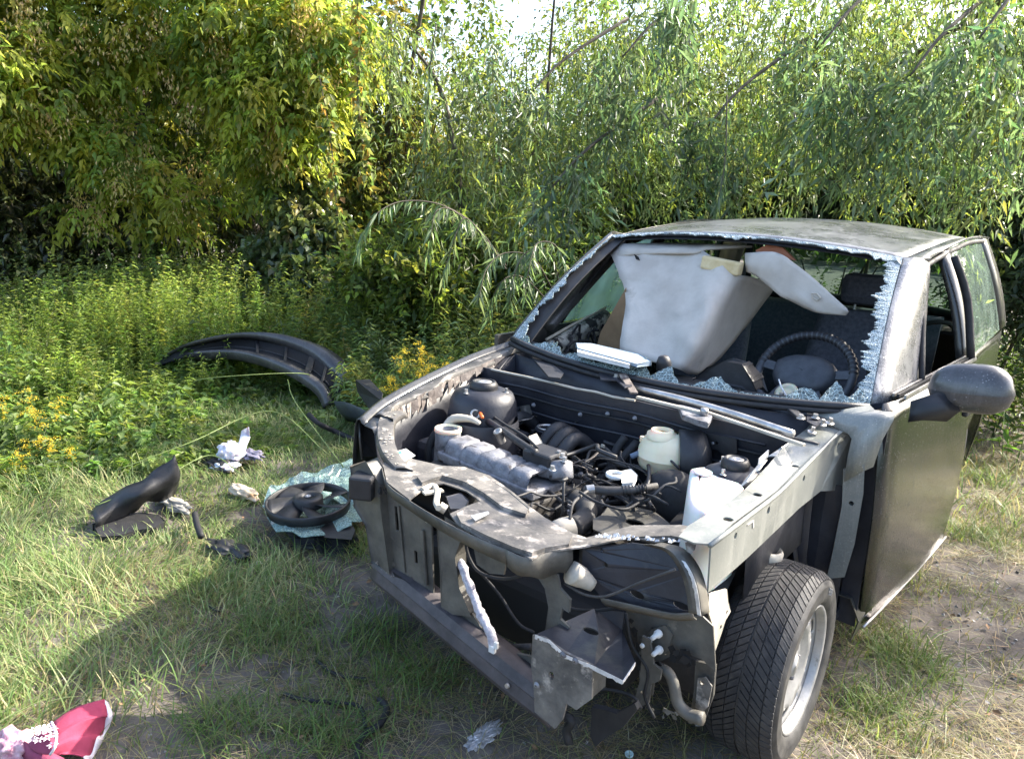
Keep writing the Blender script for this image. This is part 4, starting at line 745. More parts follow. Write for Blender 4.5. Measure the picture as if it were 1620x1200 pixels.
# gearbox mounting plate, mount, servo disc
MB().sheet([(0.182,-0.225,0.6),(0.186,-0.189,0.6),(0.164,-0.109,0.6),(0.219,-0.055,0.6),(0.29,-0.041,0.6),(0.363,-0.087,0.6),(0.435,-0.161,0.6),(0.404,-0.237,0.6),(0.352,-0.253,0.6),(0.273,-0.295,0.6),(0.221,-0.287,0.6)], .006, [ring((0.288,-0.16,0.6), .028, 14, 'z', 1.1, .8), ring((0.388,-0.16,0.6), .010, 10)], n=(0, -.3, 1)).build('mounting_plate', m_front, car, bevel=.003)
MB().box((.30, -.12, .42), (.30, .30, .26), .1).build('gearbox', m_engine, car, bevel=.03)
MB().lathe([(0, -.05), (.08, -.045), (.105, -.02), (.108, 0), (.10, .02), (.07, .045), (0, .05)], (0.298,0.058,0.6), (.25, -1, .2), 32).build('brake_servo', m_blackr, car, smooth=True)
# expansion tank
et = V((0.194,0.196,0.7))
R_ = .092
t_ = MB().lathe([(0, -R_*.92), (R_*.5, -R_*.9), (R_*.82, -R_*.62), (R_*.98, -R_*.25), (R_*1.0, -.002), (R_*1.02, 0), (R_*1.0, .002), (R_*.97, R_*.3), (R_*.82, R_*.62), (R_*.6, R_*.82), (R_*.42, R_*.9)], et, (0, 0, 1), 40).build('expansion_tank', m_tank, car, smooth=True)
MB().lathe([(.052, -.012), (.050, .004), (.040, .006), (.038, .016), (.030, .018), (.027, 0), (0, -.004)], et+V(-.008, -.02, R_*.84), (0, 0, 1), 28).build('tank_neck', m_tank, t_, smooth=True)
MB().lathe([(.026, 0), (.0, .001)], et+V(-.008, -.02, R_*.84+.006), (0, 0, 1), 20).build('neck_opening', mat('stained_tank_inside', (.30, .18, .06), (.4, .26, .1), .7), t_, smooth=True)
MB().box(et+V(-.07, -.02, .045), (.035, .02, .02), .5).build('tank_lug', m_tank, t_, bevel=.004)
MB().lathe([(R_*.96, -.04), (R_*1.03, -.035), (R_*1.03, .03), (R_*.9, .05), (R_*.3, .07)], et+V(.075, .035, .002), (.85, .5, .05), 30).build('tank_shadow_side', m_black, t_, smooth=True)  # added black shell standing in for shade on the tank's side
# washer tank
wtk = [(0.387,-0.03,0.775),(0.411,0.033,0.775),(0.46,0.022,0.775),(0.575,-0.051,0.775),(0.587,-0.092,0.775),(0.585,-0.267,0.775),(0.569,-0.317,0.775),(0.527,-0.324,0.775),(0.479,-0.251,0.775)]
top_ = [V(q) for q in wtk]; cz = sum((q for q in top_), V(0, 0, 0))/len(top_)
rows = []
for k, (dz, s, sh) in enumerate(((0, .55, 0), (-.002, .86, 0), (-.012, .97, 0), (-.03, 1.0, 0), (-.08, 1.02, 0), (-.16, 1.05, 0), (-.24, 1.10, 0))):
    rows.append([cz+(q-cz)*s+V(0, 0, dz) for q in top_+[top_[0]]])
wt_ = MB().grid(rows).add([q for q in rows[0][:-1]], [tuple(range(len(top_)))]).build('washer_tank', m_tankw, car, smooth=True, sub=1)
MB().lathe([(.026, 0), (.028, .004), (.024, .006), (.0, .003)], (0.448,-0.077,0.778), (0, 0, 1), 20).build('washer_tank_neck', m_tankw, wt_, smooth=True)
# ---- door, ajar
dth = math.radians(4.5); DO = V(.805, .50, 0)
def dp(a, o, z):    # a along the door, o outwards
    return DO+V(math.sin(dth)*a+math.cos(dth)*o, math.cos(dth)*a-math.sin(dth)*o, z)
rows = []
for i in range(13):
    z = .15+.79*i/12; bo = .035*math.sin((z-.15)/.79*PI)-.03*((z-.15)/.79-.3)
    fa = .055*math.sin((z-.15)/.79*PI)*-1+.06*max(0, (.42-z))/.3 + (.03 if z > .9 else 0)
    rows.append([dp(a+fa*(1-k), bo+.012*math.sin(k*PI)-(.012 if k in (0, 1) else 0), z) for k in [j/14 for j in range(15)] for a in (k*1.12,)])
door = MB().grid(rows).build('front_door', m_door, car, smooth=True, solid=.006)
MB().grid([[dp(a, -.06, z) for a in (.04, .3, .6, 1.08)] for z in (.2, .5, .9)]).build('door_inner_panel', m_trimin, door, solid=.01)
MB().grid([[dp(.0, o, z) for o in (0, -.03, -.06)] for z in (.17, .4, .65, .92)]).build('door_front_edge', m_inner, door, solid=.004)
MB().tube([dp(a, .012+.006*math.sin(a*3), .150) for a in (.055, .3, .6, .9, 1.12)], .0055, 6, smooth=3).build('bright_bottom_hem', m_steel, door, smooth=True)
for o, m in ((-.008, m_steel), (-.03, m_blackr), (-.045, m_steel)):
    MB().bar(dp(.16, o, .945), dp(1.12, o, .955), .008, .012).build('belt_seal', m, door)
MB().box(dp(.90, .045, .78), (.022, .15, .03), -dth).build('door_handle', m_black, door, bevel=.008)
# door window frame and glass (lowered on this side)
MB().tube([dp(1.10, -.02, .95), dp(1.12, -.08, 1.2), dp(1.09, -.15, 1.37)], .016, 8, smooth=3).build('window_frame', m_blackr, door, smooth=True)
# mirror
mc = V((0.989,0.66,1.002))
mir = MB(); rows = []
ax_ = (V((1.114,0.66,1.013))-V((0.874,0.66,0.992))); hw = ax_.length/2*1.0; ax_.normalize(); upv = V(0, 0, 1); upv = (upv-ax_*upv.dot(ax_)).normalized(); bk = ax_.cross(upv)
for i in range(19):
    t = -1+2*i/18; e = (1-abs(t)**3.2)**.5*(1-.12*t*(-1)) if abs(t) < 1 else 0.02
    row = []
    for k in range(20):
        a = 2*PI*k/20; c_, s_ = math.cos(a), math.sin(a)
        rr = e*(.088-.006*t); zz = s_*rr*(1.0 if s_ > 0 else .80); dd = c_*e*.055*(1.1 if c_ > 0 else .9)
        row.append(mc+ax_*hw*t+upv*(zz)+bk*dd)
    rows.append(row+[row[0]])
mirror = MB().grid(rows).build('mirror_housing', m_black, door, smooth=True)
mirror.data.materials[0] = M_paint('scuffed_mirror_plastic', (.02, .02, .022), (.24, .235, .25), .24, drough=.6, rough=.25)
MB().grid([[(0.842,0.6,0.937), (0.898,0.62,0.975), (0.935,0.64,0.974)], [(0.846,0.58,0.911), (0.911,0.6,0.941), (0.958,0.64,0.938)], [(0.845,0.57,0.885), (0.877,0.58,0.898), (0.928,0.63,0.912)]]).build('mirror_foot', m_black, door, smooth=True, solid=.03)
# ---- interior
sw_c = V((0.383,0.98,0.895)); sax = V(-.05, -.78, .62).normalized(); sx_ = V(1, 0, 0); sx_ = (sx_-sax*sx_.dot(sax)).normalized(); sy_ = sax.cross(sx_)
swr = .183
ring_pts = [sw_c+(sx_*math.cos(a)+sy_*math.sin(a))*swr for a in [2*PI*k/40 for k in range(40)]]
sw = MB().tube(ring_pts, .0165, 12, closed=True).build('steering_wheel', m_wheelp, car, smooth=True)
for k in range(26):
    a = PI*.06+k/25*PI*.88; p = sw_c+(sx_*math.cos(a)+sy_*math.sin(a))*swr; tg = -sx_*math.sin(a)+sy_*math.cos(a)
    MB().lathe([(.0165, -.007), (.0195, 0), (.0165, .007)], p, tg, 12).build('rim_grip', m_black, sw, smooth=True)
def sp2(a, b, c=0): return sw_c+sx_*a+sy_*b+sax*c
hub = [(-.125, .045), (-.07, .09), (.07, .09), (.125, .045), (.135, -.02), (.085, -.09), (-.085, -.09), (-.135, -.02)]
rows = []
for s, c in ((1.0, -.02), (1.0, .0), (.9, .022), (.6, .032), (.02, .036)): rows.append([sp2(a*s, b*s, c) for a, b in hub+[hub[0]]])
MB().grid(rows).build('airbag_pad', m_wheelp, sw, smooth=True, sub=1)
for a in (math.radians(8), math.radians(172), math.radians(235), math.radians(305)):
    MB().bar(sp2(math.cos(a)*.08, math.sin(a)*.05, .002), sp2(math.cos(a)*(swr-.006), math.sin(a)*(swr-.006), .0), .04, .014, sax).build('spoke', m_wheelp, sw, bevel=.005)
MB().tube([sw_c-sax*.02, sw_c-sax*.30], [.045, .06], 16).build('steering_column', m_black, car, smooth=True)
MB().lathe([(.030, 0), (.042, .002), (.044, .006), (.030, .008), (.026, .002), (.012, .004), (.0, .01)], (0.381,0.8,0.848), (-.1, -.7, .7), 28).build('column_ring', m_tank, car, smooth=True)
def seat(x):
    s = MB(); rows = []
    for i in range(11):
        t = i/10; y = 1.62+.20*t+.0; z = .45+.62*t; w = .25-.05*t**2
        rows.append([(x-w, y+.06, z), (x-w*.96, y-.03-.02*math.sin(t*PI), z), (x-w*.6, y-.03, z), (x, y-.015, z), (x+w*.6, y-.03, z), (x+w*.96, y-.03-.02*math.sin(t*PI), z), (x+w, y+.06, z), (x+w*.6, y+.09, z), (x-w*.6, y+.09, z), (x-w, y+.06, z)])
    o = MB().grid(rows).add(rows[-1][:-1], [tuple(range(9))]).build('seat_backrest', m_seat, car, smooth=True, sub=1)
    MB().box((x, 1.38, .42), (.50, .50, .16)).build('seat_cushion', m_seat, o, bevel=.05)
    MB().box((x, 1.86, 1.17), (.25, .09, .15)).build('headrest', m_seat, o, bevel=.04)
    for s_ in (-.05, .05): MB().cyl((x+s_, 1.85, 1.05), (x+s_, 1.86, 1.12), .006).build('headrest_post', m_steel, o)
    return o
seat(.37); seat(-.37)
MB().grid([[(-.6, y, z), (-.3, y-.02, z+.0), (0, y, z), (.3, y-.02, z), (.6, y, z)] for y, z in ((2.35, .35), (2.40, .6), (2.50, .85), (2.52, .98), (2.60, 1.0))]).build('rear_bench_back', m_seat, car, smooth=True, solid=.08)
MB().sheet([(-.66, 2.65, .92), (.66, 2.65, .92), (.62, 3.15, .93), (-.62, 3.15, .93)], .02, n=(0, 0, 1)).build('parcel_shelf', m_trimin, car)
MB().tube([(.35, 2.3, .75), (.50, 2.28, .95), (.66, 2.35, 1.0), (.72, 2.5, .85)], .012, 8, smooth=4).build('loose_belt', m_blackr, car, smooth=True)
MB().box((-.02, .72, .72), (.30, .22, .24), .1).build('heater_box', m_trimin, car, bevel=.03)
MB().tube([(-.70, .62, .80), (0, .60, .78), (.70, .62, .80)], .02, 10).build('dash_crossbar', m_inner, car, smooth=True)
MB().sheet([(0.087,0.62,0.881),(0.132,0.62,0.934),(0.193,0.62,0.957),(0.259,0.62,0.957),(0.308,0.62,0.918),(0.325,0.62,0.873),(0.264,0.62,0.881),(0.164,0.62,0.881)], .09, n=(0, -1, 0)).build('instrument_shroud', m_black, car, bevel=.01)
MB().tube([(0.371,0.72,0.914), (0.39,0.7,0.892), (0.424,0.68,0.863)], .003, 6).build('loose_wire', m_white, car)
# right door seen from inside: window glass, stripped inner panel
rows = []
for t in (0, .25, .5, .75, 1):
    rows.append([belt(y, -1).lerp(rail_top(yt, -1), t)+V(-.012*math.sin(t*PI)+.005, 0, 0) for y, yt in ((.95, 1.42), (1.15, 1.48), (1.35, 1.54), (1.60, 1.66))])
MB().grid(rows).build('door_window', m_glassd, car, smooth=True)
MB().grid([[(-.80, y, z) for y in (.50, 1.0, 1.62)] for z in (.18, .5, .93)]).build('passenger_door', m_paint, car, solid=.02)
mb = MB(); rows = []
rnd = random.Random(11)
for i in range(9):
    t = i/8; a = V(*(-0.74,0.794,0.876)).lerp(V(*(-0.74,1.289,0.988)), t)
    rows.append([a+V(0, 0, .0), a+V(.03, 0, -.012+rnd.uniform(-.008, .008)), a+V(.04, 0, -.045+rnd.uniform(-.02, .02)), a+V(.02, 0, -.09+rnd.uniform(-.02, .02)), a+V(.03, 0, -.15)])
ip = MB().grid(rows).build('stripped_door_card', mat('stripped_door_card_foam', (.30, .28, .24), (.66, .63, .55), .8, scale=24, bump=.6, bscale=60, c3=(.03, .03, .03), t3=.5, s3=16), car, smooth=True, solid=.006)
MB().tube([(-0.735,0.776,0.887),(-0.735,0.959,0.928),(-0.735,1.181,0.972),(-0.735,1.286,0.995)], .007, 6).build('window_felt_strip', m_cream, ip, smooth=True)
mb = MB()
for k in range(26):
    a = V(*(-0.68,0.91,0.886))+V(rnd.uniform(-.05, .05), rnd.uniform(-.15, .3), rnd.uniform(-.08, .03)); mb.tube([a, a+V(rnd.uniform(-.04, .04), rnd.uniform(-.06, .06), rnd.uniform(-.05, .05)), a+V(rnd.uniform(-.05, .05), rnd.uniform(-.1, .1), -.08)], .006, 6, smooth=3)
mb.build('dangling_wires', m_blackr, ip, smooth=True)
# ---- wheels
def tyre_wheel(c, sx):
    W = .200; Rr = .287; c = V(c)
    wh = bpy.data.objects.new('wheel', None); COL.objects.link(wh); wh.parent = car; wh.location = c-wloc(car); wh.empty_display_size = .1
    prof = []
    # carcass profile (radius, offset outwards)
    prof = [(.187, -W*.42), (.205, -W*.50), (.245, -W*.52), (.268, -W*.47), (.279, -W*.40), (.2825, -W*.2), (.2835, 0), (.2825, W*.2), (.279, W*.40), (.268, W*.47), (.252, W*.515), (.25, W*.518), (.246, W*.514), (.225, W*.52), (.205, W*.50), (.196, W*.47), (.187, W*.42)]
    MB().lathe(prof, c, (sx, 0, 0), 72).build('tyre', m_tyre, wh, smooth=True)
    # tread blocks: V shaped lamellae in six bands, standing proud of the carcass
    mb = MB(); NB = 78
    for b in range(NB):
        a0 = 2*PI*b/NB
        for s in (-1, 1):
            for seg, (w0, w1) in enumerate(((.015, .155), (.17, .33), (.345, .475))):
                o0, o1 = W*w0, W*w1
                def ph(o): return a0+(o/W)*.62+(PI/NB if s > 0 else 0)*.9
                dA = 2*PI/NB*.84
                vs = []
                for oo in (o0, o1):
                    rr = .2835-.004*(oo/(W*.4))**2-(.010 if oo > W*.44 else 0)
                    for da in (0, dA):
                        an = ph(oo)+da
                        for h in (rr-.003, rr+.0065-(.002 if oo > W*.44 else 0)):
                            vs.append(c+V(sx*s*oo, math.sin(an)*h*-1, math.cos(an)*h))
                # order: (o0,a0,lo),(o0,a0,hi),(o0,a1,lo),(o0,a1,hi),(o1...)
                mb.add(vs, [(1, 3, 7, 5), (0, 1, 5, 4), (2, 6, 7, 3), (0, 2, 3, 1), (4, 5, 7, 6)])
    tb = mb.build('tread_blocks', m_tread, wh, bevel=.0012); tb['kind'] = 'stuff'
    # rim: dish with oval vents
    rim = MB().lathe([(.187, -W*.42), (.180, -W*.3), (.170, 0), (.172, W*.20), (.181, W*.38), (.190, W*.42), (.193, W*.45), (.189, W*.47), (.182, W*.44), (.176, W*.34)], c, (sx, 0, 0), 56).build('rim', m_rim, wh, smooth=True)
    y3, z3 = V(0, 1, 0), V(0, 0, 1)
    N = 112; outer = []; 
    rows = []
    for rr, off in ((.176, .33), (.168, .30), (.160, .295), (.148, .31), (.135, .335), (.122, .345), (.108, .325), (.090, .27), (.070, .25), (.055, .26), (.036, .27), (.034, .30), (.030, .33), (.0, .335)):
        rows.append([c+V(sx*W*off, 0, 0)+(y3*math.cos(2*PI*k/N)+z3*math.sin(2*PI*k/N))*rr for k in range(N)])
    fs = []; vs = [q for r_ in rows for q in r_]
    for i in range(len(rows)-1):
        for k in range(N):
            hole = False
            if 1 <= i <= 4:
                d = (k % 14)-6.5; hw = {1: 3.0, 2: 4.2, 3: 4.2, 4: 3.0}[i]
                if abs(d) < hw: hole = True
            if not hole: fs.append((i*N+k, i*N+(k+1) % N, (i+1)*N+(k+1) % N, (i+1)*N+k))
    MB().add(vs, fs).build('rim_disc', m_rim, wh, smooth=True, solid=.005)
    for k in range(5):
        a = 2*PI*k/5; MB().lathe([(0, .012), (.007, .012), (.009, .008), (.010, 0)], c+V(sx*W*.25, math.cos(a)*.052, math.sin(a)*.052), (sx, 0, 0), 6).build('wheel_bolt', m_alu, wh)
    MB().lathe([(.14, -.01), (.14, .01), (.0, .012)], c+V(0, 0, 0), (sx, 0, 0), 32).build('brake_drum', m_engine, wh, smooth=True)
    # raised sidewall lettering and rectangle
    for k in range(3):
        for s, a_c in ((1, math.radians(62)),):
            an = a_c+math.radians(-4+4.2*k)
            p = c+V(sx*W*.522, math.cos(an)*.236, math.sin(an)*.236); t = V(0, -math.sin(an), math.cos(an)); rd = V(0, math.cos(an), math.sin(an))
            mb2 = MB(); mb2.bar(p-rd*.010-t*.005, p+rd*.010-t*.005, .003, .0025, (sx, 0, 0)); mb2.bar(p+rd*.009-t*.005, p+rd*.009+t*.005, .003, .0025, (sx, 0, 0)); mb2.bar(p-t*.005, p+t*.003, .003, .0025, (sx, 0, 0))
            mb2.build('sidewall_letter', m_rim, wh)
    return wh
WC = V(.69, .02, .237)
w1 = tyre_wheel(WC, 1)
def copy_wheel(w, loc, rz=0):
    c = w.copy(); COL.objects.link(c); c.location = V(loc)-wloc(car); c.rotation_euler.z = rz
    for ch in w.children:
        d = ch.copy(); COL.objects.link(d); d.parent = c
    return c
copy_wheel(w1, (-.69, .02, .237), PI); copy_wheel(w1, (.70, 2.46, .237)); copy_wheel(w1, (-.70, 2.46, .237), PI)
w1.rotation_euler.z = math.radians(.5)

# ================================================================ loose things lying in the car
lp = [(-0.624,1.12,1.291), (-0.573,1.13,1.316), (-0.333,1.14,1.337), (-0.179,1.14,1.344), (-0.161,1.1,1.302), (-0.14,1.07,1.239), (-0.017,1.05,1.252), (0.067,1.05,1.292), (0.119,1.06,1.276), (0.199,1.02,1.224), (0.149,0.92,1.089), (0.077,0.8,0.95), (0.025,0.74,0.877), (-0.039,0.74,0.878), (-0.18,0.76,0.886), (-0.336,0.78,0.895), (-0.359,0.82,0.988), (-0.407,0.9,1.115), (-0.488,1,1.22), (-0.583,1.08,1.26)]
def curved_sheet(name, pts, m, thick=.012, n=9, bulge=.02, seed=1, label=None, cat=None):
    """thin crumpled board: triangulated finely inside its outline"""
    import bmesh
    P = [V(q) for q in smooth_path(pts, 3, True)]
    c = sum(P, V(0, 0, 0))/len(P); rn = random.Random(seed)
    rows = []
    for k in range(n+1):
        s = k/n; rows.append([c+(q-c)*s+V(0, -bulge*(1-s*s)+.008*math.sin(q.x*21+s*5)+.006*math.sin(q.z*33), .0) for q in P+[P[0]]])
    o = MB().grid(rows).build(name, m, None, smooth=True, solid=thick)
    if label: tag(o, label, cat)
    return o
Lc = [(-0.612,1.1,1.287), (-0.562,1.1,1.314), (-0.485,1,1.214), (-0.415,0.92,1.112), (-0.37,0.85,0.997), (-0.333,0.78,0.896)]
def cv(p, n): # resample
    q = smooth_path([V(a) for a in p], 8); return [q[round(i*(len(q)-1)/(n-1))] for i in range(n)]
NH = 22
L1 = cv([(-0.63,1.13,1.284), (-0.541,1.05,1.221), (-0.473,0.99,1.158), (-0.413,0.92,1.084), (-0.367,0.84,0.985), (-0.336,0.78,0.895)], NH)
L2 = cv([(-0.396,1.14,1.326), (-0.354,1.05,1.225), (-0.288,0.95,1.097), (-0.238,0.84,0.976), (-0.221,0.77,0.885)], NH)
L3 = cv([(-0.196,1.14,1.337), (-0.149,1.04,1.231), (-0.107,0.92,1.095), (-0.103,0.82,0.971), (-0.115,0.75,0.879)], NH)
L4 = cv([(0.01,1.05,1.26), (0.003,0.97,1.185), (0.004,0.88,1.087), (-0.004,0.79,0.977), (-0.045,0.735,0.878)], NH)
L5 = cv([(0.03,1.22,1.232), (0.006,1.15,1.14), (-0.012,1.06,1.029), (-0.022,0.94,0.926), (-0.037,0.8,0.856)], NH)
L6 = cv([(0.05,1.48,1.179), (0.015,1.4,1.081), (-0.015,1.28,0.971), (-0.037,1.12,0.871), (-0.042,0.9,0.829)], NH)
def hn(q):
    c = abs(noise.noise(V(q.x*5+q.z*3, q.z*2, 3)))
    return q+V(0, .012*noise.noise(q*7)+.004*noise.noise(q*19)+.022*max(0, .12-c)*3-.016*(1-abs(noise.noise(q*5.5+V(3, 1, 2))))**7, 0)
from mathutils import noise
def fine(cols, m=4):
    out = []
    for i in range(len(cols[0])):
        row = smooth_path([c[i] for c in cols], m); out.append([hn(q) for q in row])
    return out
hlr = tag(MB().grid(fine([L1, L2, L3, L4, L5, L6])).build('headliner', m_liner, None, smooth=True, solid=.010), 'torn pale grey headliner board standing behind the missing windscreen', 'headliner')
MB().grid([[(-0.672,1.15,1.304), (-0.591,1.16,1.323), (-0.413,1.17,1.339), (-0.193,1.17,1.353), (0.043,1.16,1.361)], [(-0.603,1.1,1.264), (-0.496,1.09,1.285), (-0.351,1.09,1.303), (-0.182,1.09,1.317), (-0.149,1.13,1.335)]]).build('curled_top_edge', m_liner, hlr, smooth=True, solid=.01)

F1 = cv([(0.035,1.1,1.34), (0.178,1.06,1.356), (0.285,1.03,1.313), (0.41,1,1.236), (0.506,0.99,1.173)], 20)
F2 = cv([(0.048,1.08,1.302), (0.155,1.045,1.29), (0.267,1.02,1.247), (0.406,0.995,1.192), (0.511,0.985,1.162)], 20)
F3 = cv([(0.058,1.08,1.264), (0.123,1.06,1.245), (0.225,1.03,1.193), (0.372,1.01,1.144), (0.503,0.99,1.146)], 20)
tag(MB().grid(fine([F1, F2, F3])).build('headliner_flap', m_liner, None, smooth=True, solid=.010), 'loose tongue of headliner with a small hole pointing down towards the steering wheel', 'headliner')
MB().tube([(0.367,0.985,1.215),(0.386,0.985,1.217),(0.403,0.985,1.202),(0.39,0.985,1.191),(0.374,0.985,1.199)], .004, 6, closed=True).build('grommet', m_cream, bpy.data.objects['headliner_flap'])
MB().sheet([V(q) for q in [(-0.47,1.06,1.294),(-0.446,1.06,1.284),(-0.438,1.06,1.268),(-0.458,1.06,1.272)]], .002, n=(0, -1, 0)).build('slit', m_void, hlr)  # near-black sheet painted in for the slit's dark inside
MB().box((-0.042,1.06,1.282), (.175, .05, .055), Matrix.Rotation(.10, 3, 'Y')).build('foam_block', m_foam, hlr, bevel=.008)
MB().sheet([(0.073,1.12,1.353),(0.123,1.12,1.384),(0.186,1.12,1.373),(0.244,1.12,1.326),(0.164,1.12,1.335),(0.088,1.12,1.339)], .02, n=(0, -1, 0)).build('reddish_backing', mat('reddish_backing', (.3, .10, .05), (.4, .16, .09), .8), hlr)
tag(MB().sheet([(-0.566,0.95,0.86),(-0.551,0.95,0.931),(-0.436,0.95,1.15),(-0.424,0.95,1.023),(-0.429,0.95,0.858),(-0.483,0.95,0.861)], .008, n=(.2, -1, 0)).build('fibreboard', m_ply), 'brown fibreboard offcut leaning behind the left edge of the headliner board', 'board')
tag(MB().sheet([(-0.397,0.513,0.955),(-0.358,0.562,0.955),(-0.116,0.525,0.955),(-0.014,0.437,0.955),(-0.032,0.365,0.955),(-0.339,0.44,0.955)], .012, n=(0, 0, 1)).build('sun_visor', mat('pale_blue_grey_visor', (.22, .28, .34), (.32, .38, .44), .6), None, bevel=.004), 'pale blue-grey sun visor lying along the bottom of the windscreen opening', 'sun visor')
tag(MB().sheet([(-0.355,0.46,0.95),(-0.096,0.441,0.95),(-0.057,0.353,0.95),(-0.312,0.395,0.95)], .015, n=(0, 0, 1)).build('white_strip', m_white, None, bevel=.002), 'white plastic strip lying just in front of the blue-grey visor', 'plastic strip')
tag(MB().lathe([(0, .035), (.02, .03), (.028, .01), (.03, -.02)], (-0.013,0.543,0.93), (0, -.3, 1), 18).build('black_knob', m_black, None, smooth=True), 'small black knob at the foot of the headliner board', 'knob')

# ================================================================ loose parts and litter on the grass
def crv(*pts): return smooth_path([V(q) for q in pts], 5)
A_ = crv((-4.285,0.771,0.2), (-4.002,0.833,0.34), (-3.774,1.058,0.42), (-3.546,1.228,0.43), (-3.273,1.362,0.38), (-3.054,1.417,0.3), (-2.823,1.376,0.18))
B_ = crv((-4.33,0.788,0.17), (-4.074,0.871,0.29), (-3.871,1.116,0.35), (-3.581,1.249,0.35), (-3.284,1.341,0.3), (-3.03,1.351,0.22), (-2.872,1.353,0.1))
C_ = crv((-4.311,0.777,0.16), (-4.038,0.849,0.26), (-3.716,1.017,0.31), (-3.369,1.101,0.3), (-3.119,1.177,0.24), (-2.917,1.222,0.16), (-2.849,1.249,0.04))
D_ = crv((-4.33,0.789,0.12), (-4.066,0.862,0.2), (-3.729,1.022,0.24), (-3.355,1.089,0.22), (-3.129,1.14,0.17), (-2.948,1.163,0.1), (-2.856,1.155,0.02))
for L_ in (A_, B_, C_, D_):
    for q in L_: q.z += .015
n_ = len(A_)
bk_ = V(-.02, -.05, -.05)
m_bump = M_paint('dusty_bumper_plastic', (.022, .021, .024), (.17, .155, .15), .40, drough=.8, rough=.35)
bump = MB().grid([[a+V(-.10, .20, -.16) for a in A_], [a+V(-.04, .09, -.02) for a in A_], A_, B_]).build('bumper', m_bump, None, smooth=True, solid=.006)
tag(bump, 'long dusty black front bumper lying in the weeds at the far side of the grass', 'bumper')
MB().grid([B_, [a.lerp(b, .35)+bk_ for a, b in zip(B_, C_)], [a.lerp(b, .75)+bk_ for a, b in zip(B_, C_)], C_]).build('grille_recess', m_void, bump, solid=.004)
MB().grid([C_, [a.lerp(b, .4)+V(.012, -.012, .01) for a, b in zip(C_, D_)], D_, [b+V(-.03, .06, -.03) for b in D_]]).build('lower_strip', m_bump, bump, smooth=True, solid=.005)
for k in (9, 13, 17, 21, 24):
    MB().bar(B_[k], C_[k], .02 if k != 21 else .045, .012, (0, .3, 1)).build('grille_bar', m_black, bump, bevel=.003)
for k in (2, 3): MB().tube([a.lerp(b, .3*k-.3)+bk_*.6 for a, b in zip(B_, C_)][4:28], .006, 6).build('grille_slat', m_black, bump, smooth=True)
w_ = MB().sheet([(-2.323,0.99,0.36), (-2.279,1.066,0.36), (-2.056,0.975,0.33), (-2.014,0.926,0.3), (-2.15,0.947,0.22), (-2.321,1.004,0.28)], .004).build('wheel_arch_liner_piece', m_black)
tag(w_, 'bent black plastic arch liner sticking up beside the wreck by the bumper end', 'plastic panel')
MB().grid([crv((-2.595,1.035,0.16), (-2.407,0.984,0.2), (-2.249,0.962,0.2), (-2.127,0.989,0.16)), crv((-2.602,1.081,0.08), (-2.438,1.03,0.1), (-2.293,1.021,0.1), (-2.153,1.013,0.1)), crv((-2.616,1.156,0), (-2.482,1.12,0.02), (-2.389,1.137,0.02), (-2.263,1.111,0.02))]).build('curved_flap', mat('blue_black_liner_plastic', (.03, .036, .045), (.07, .08, .095), .35, .5, scale=10), w_, smooth=True, solid=.004)
# shattered teal glass sheet with the fan on it
gp = [(-1.717,-0.1,0.03),(-1.843,0.044,0.03),(-1.932,0.255,0.03),(-1.893,0.389,0.03),(-1.926,0.569,0.03),(-1.876,0.65,0.03),(-1.703,0.582,0.03),(-1.358,0.255,0.03),(-1.219,0.038,0.03),(-1.223,-0.102,0.03),(-1.311,-0.204,0.03),(-1.476,-0.211,0.03)]
c_ = sum((V(q) for q in gp), V(0, 0, 0))/len(gp); rn = random.Random(3); P = smooth_path(gp, 4, True)
P = [q+V(rn.uniform(-.012, .012), rn.uniform(-.012, .012), 0) for q in P]
rows = []
for k in range(9):
    s = k/8; rows.append([c_+(q-c_)*s+V(0, 0, .012*math.sin(q.x*s*40)+.014*math.sin(q.y*s*31+1)+.01) for q in P+[P[0]]])
tag(MB().grid(rows).build('shattered_glass_sheet', m_shard2, None, solid=.004), 'crumpled sheet of shattered teal windscreen glass lying under the cooling fan', 'glass sheet')
fc = V((-1.476,-0.017,0.09)); fa = V(.02, -.06, 1).normalized()
fan = empty('cooling_fan', (fc.x, fc.y, GZ), 'round black radiator fan in its ring lying on the shattered teal glass', 'fan')
FR = .185
MB().lathe([(FR, -.022), (FR+.006, -.022), (FR+.010, .018), (FR+.004, .022), (FR-.002, .018), (FR-.002, -.022)], fc, fa, 56).build('fan_ring', m_black, fan, smooth=True)
hc_ = fc+fa*.02
MB().lathe([(.068, -.03), (.068, .012), (.058, .020), (.03, .022), (.028, .014), (.012, .014), (0, .014)], hc_, fa, 36).build('hub', m_black, fan, smooth=True)
MB().lathe([(.012, .014), (.014, .020), (.008, .022), (0, .018)], hc_, fa, 14).build('hub_nut', m_steel, fan)
x_ = V(1, 0, 0); x_ = (x_-fa*x_.dot(fa)).normalized(); y_ = fa.cross(x_)
for k in range(7):
    a = 2*PI*k/7+.3; rows = []
    for t in range(7):
        s = t/6; rr = .062+(FR-.064)*s; aa = a+.30*s; d = x_*math.cos(aa)+y_*math.sin(aa); e = -x_*math.sin(aa)+y_*math.cos(aa); w = .030+.028*s
        rows.append([fc+d*rr-e*w+fa*.018, fc+d*rr+fa*.004, fc+d*rr+e*w-fa*.014])
    MB().grid(rows).build('fan_blade', m_black, fan, smooth=True, solid=.003)
tag(MB().sheet([(-1.501,-0.116,0),(-1.431,-0.01,0),(-1.315,-0.057,0),(-1.303,-0.109,0),(-1.373,-0.159,0)], .05, n=(0, 0, 1)).build('fan_motor_cover', m_inner, None, bevel=.01), 'flat dark cover half hidden under the near edge of the fan', 'cover')
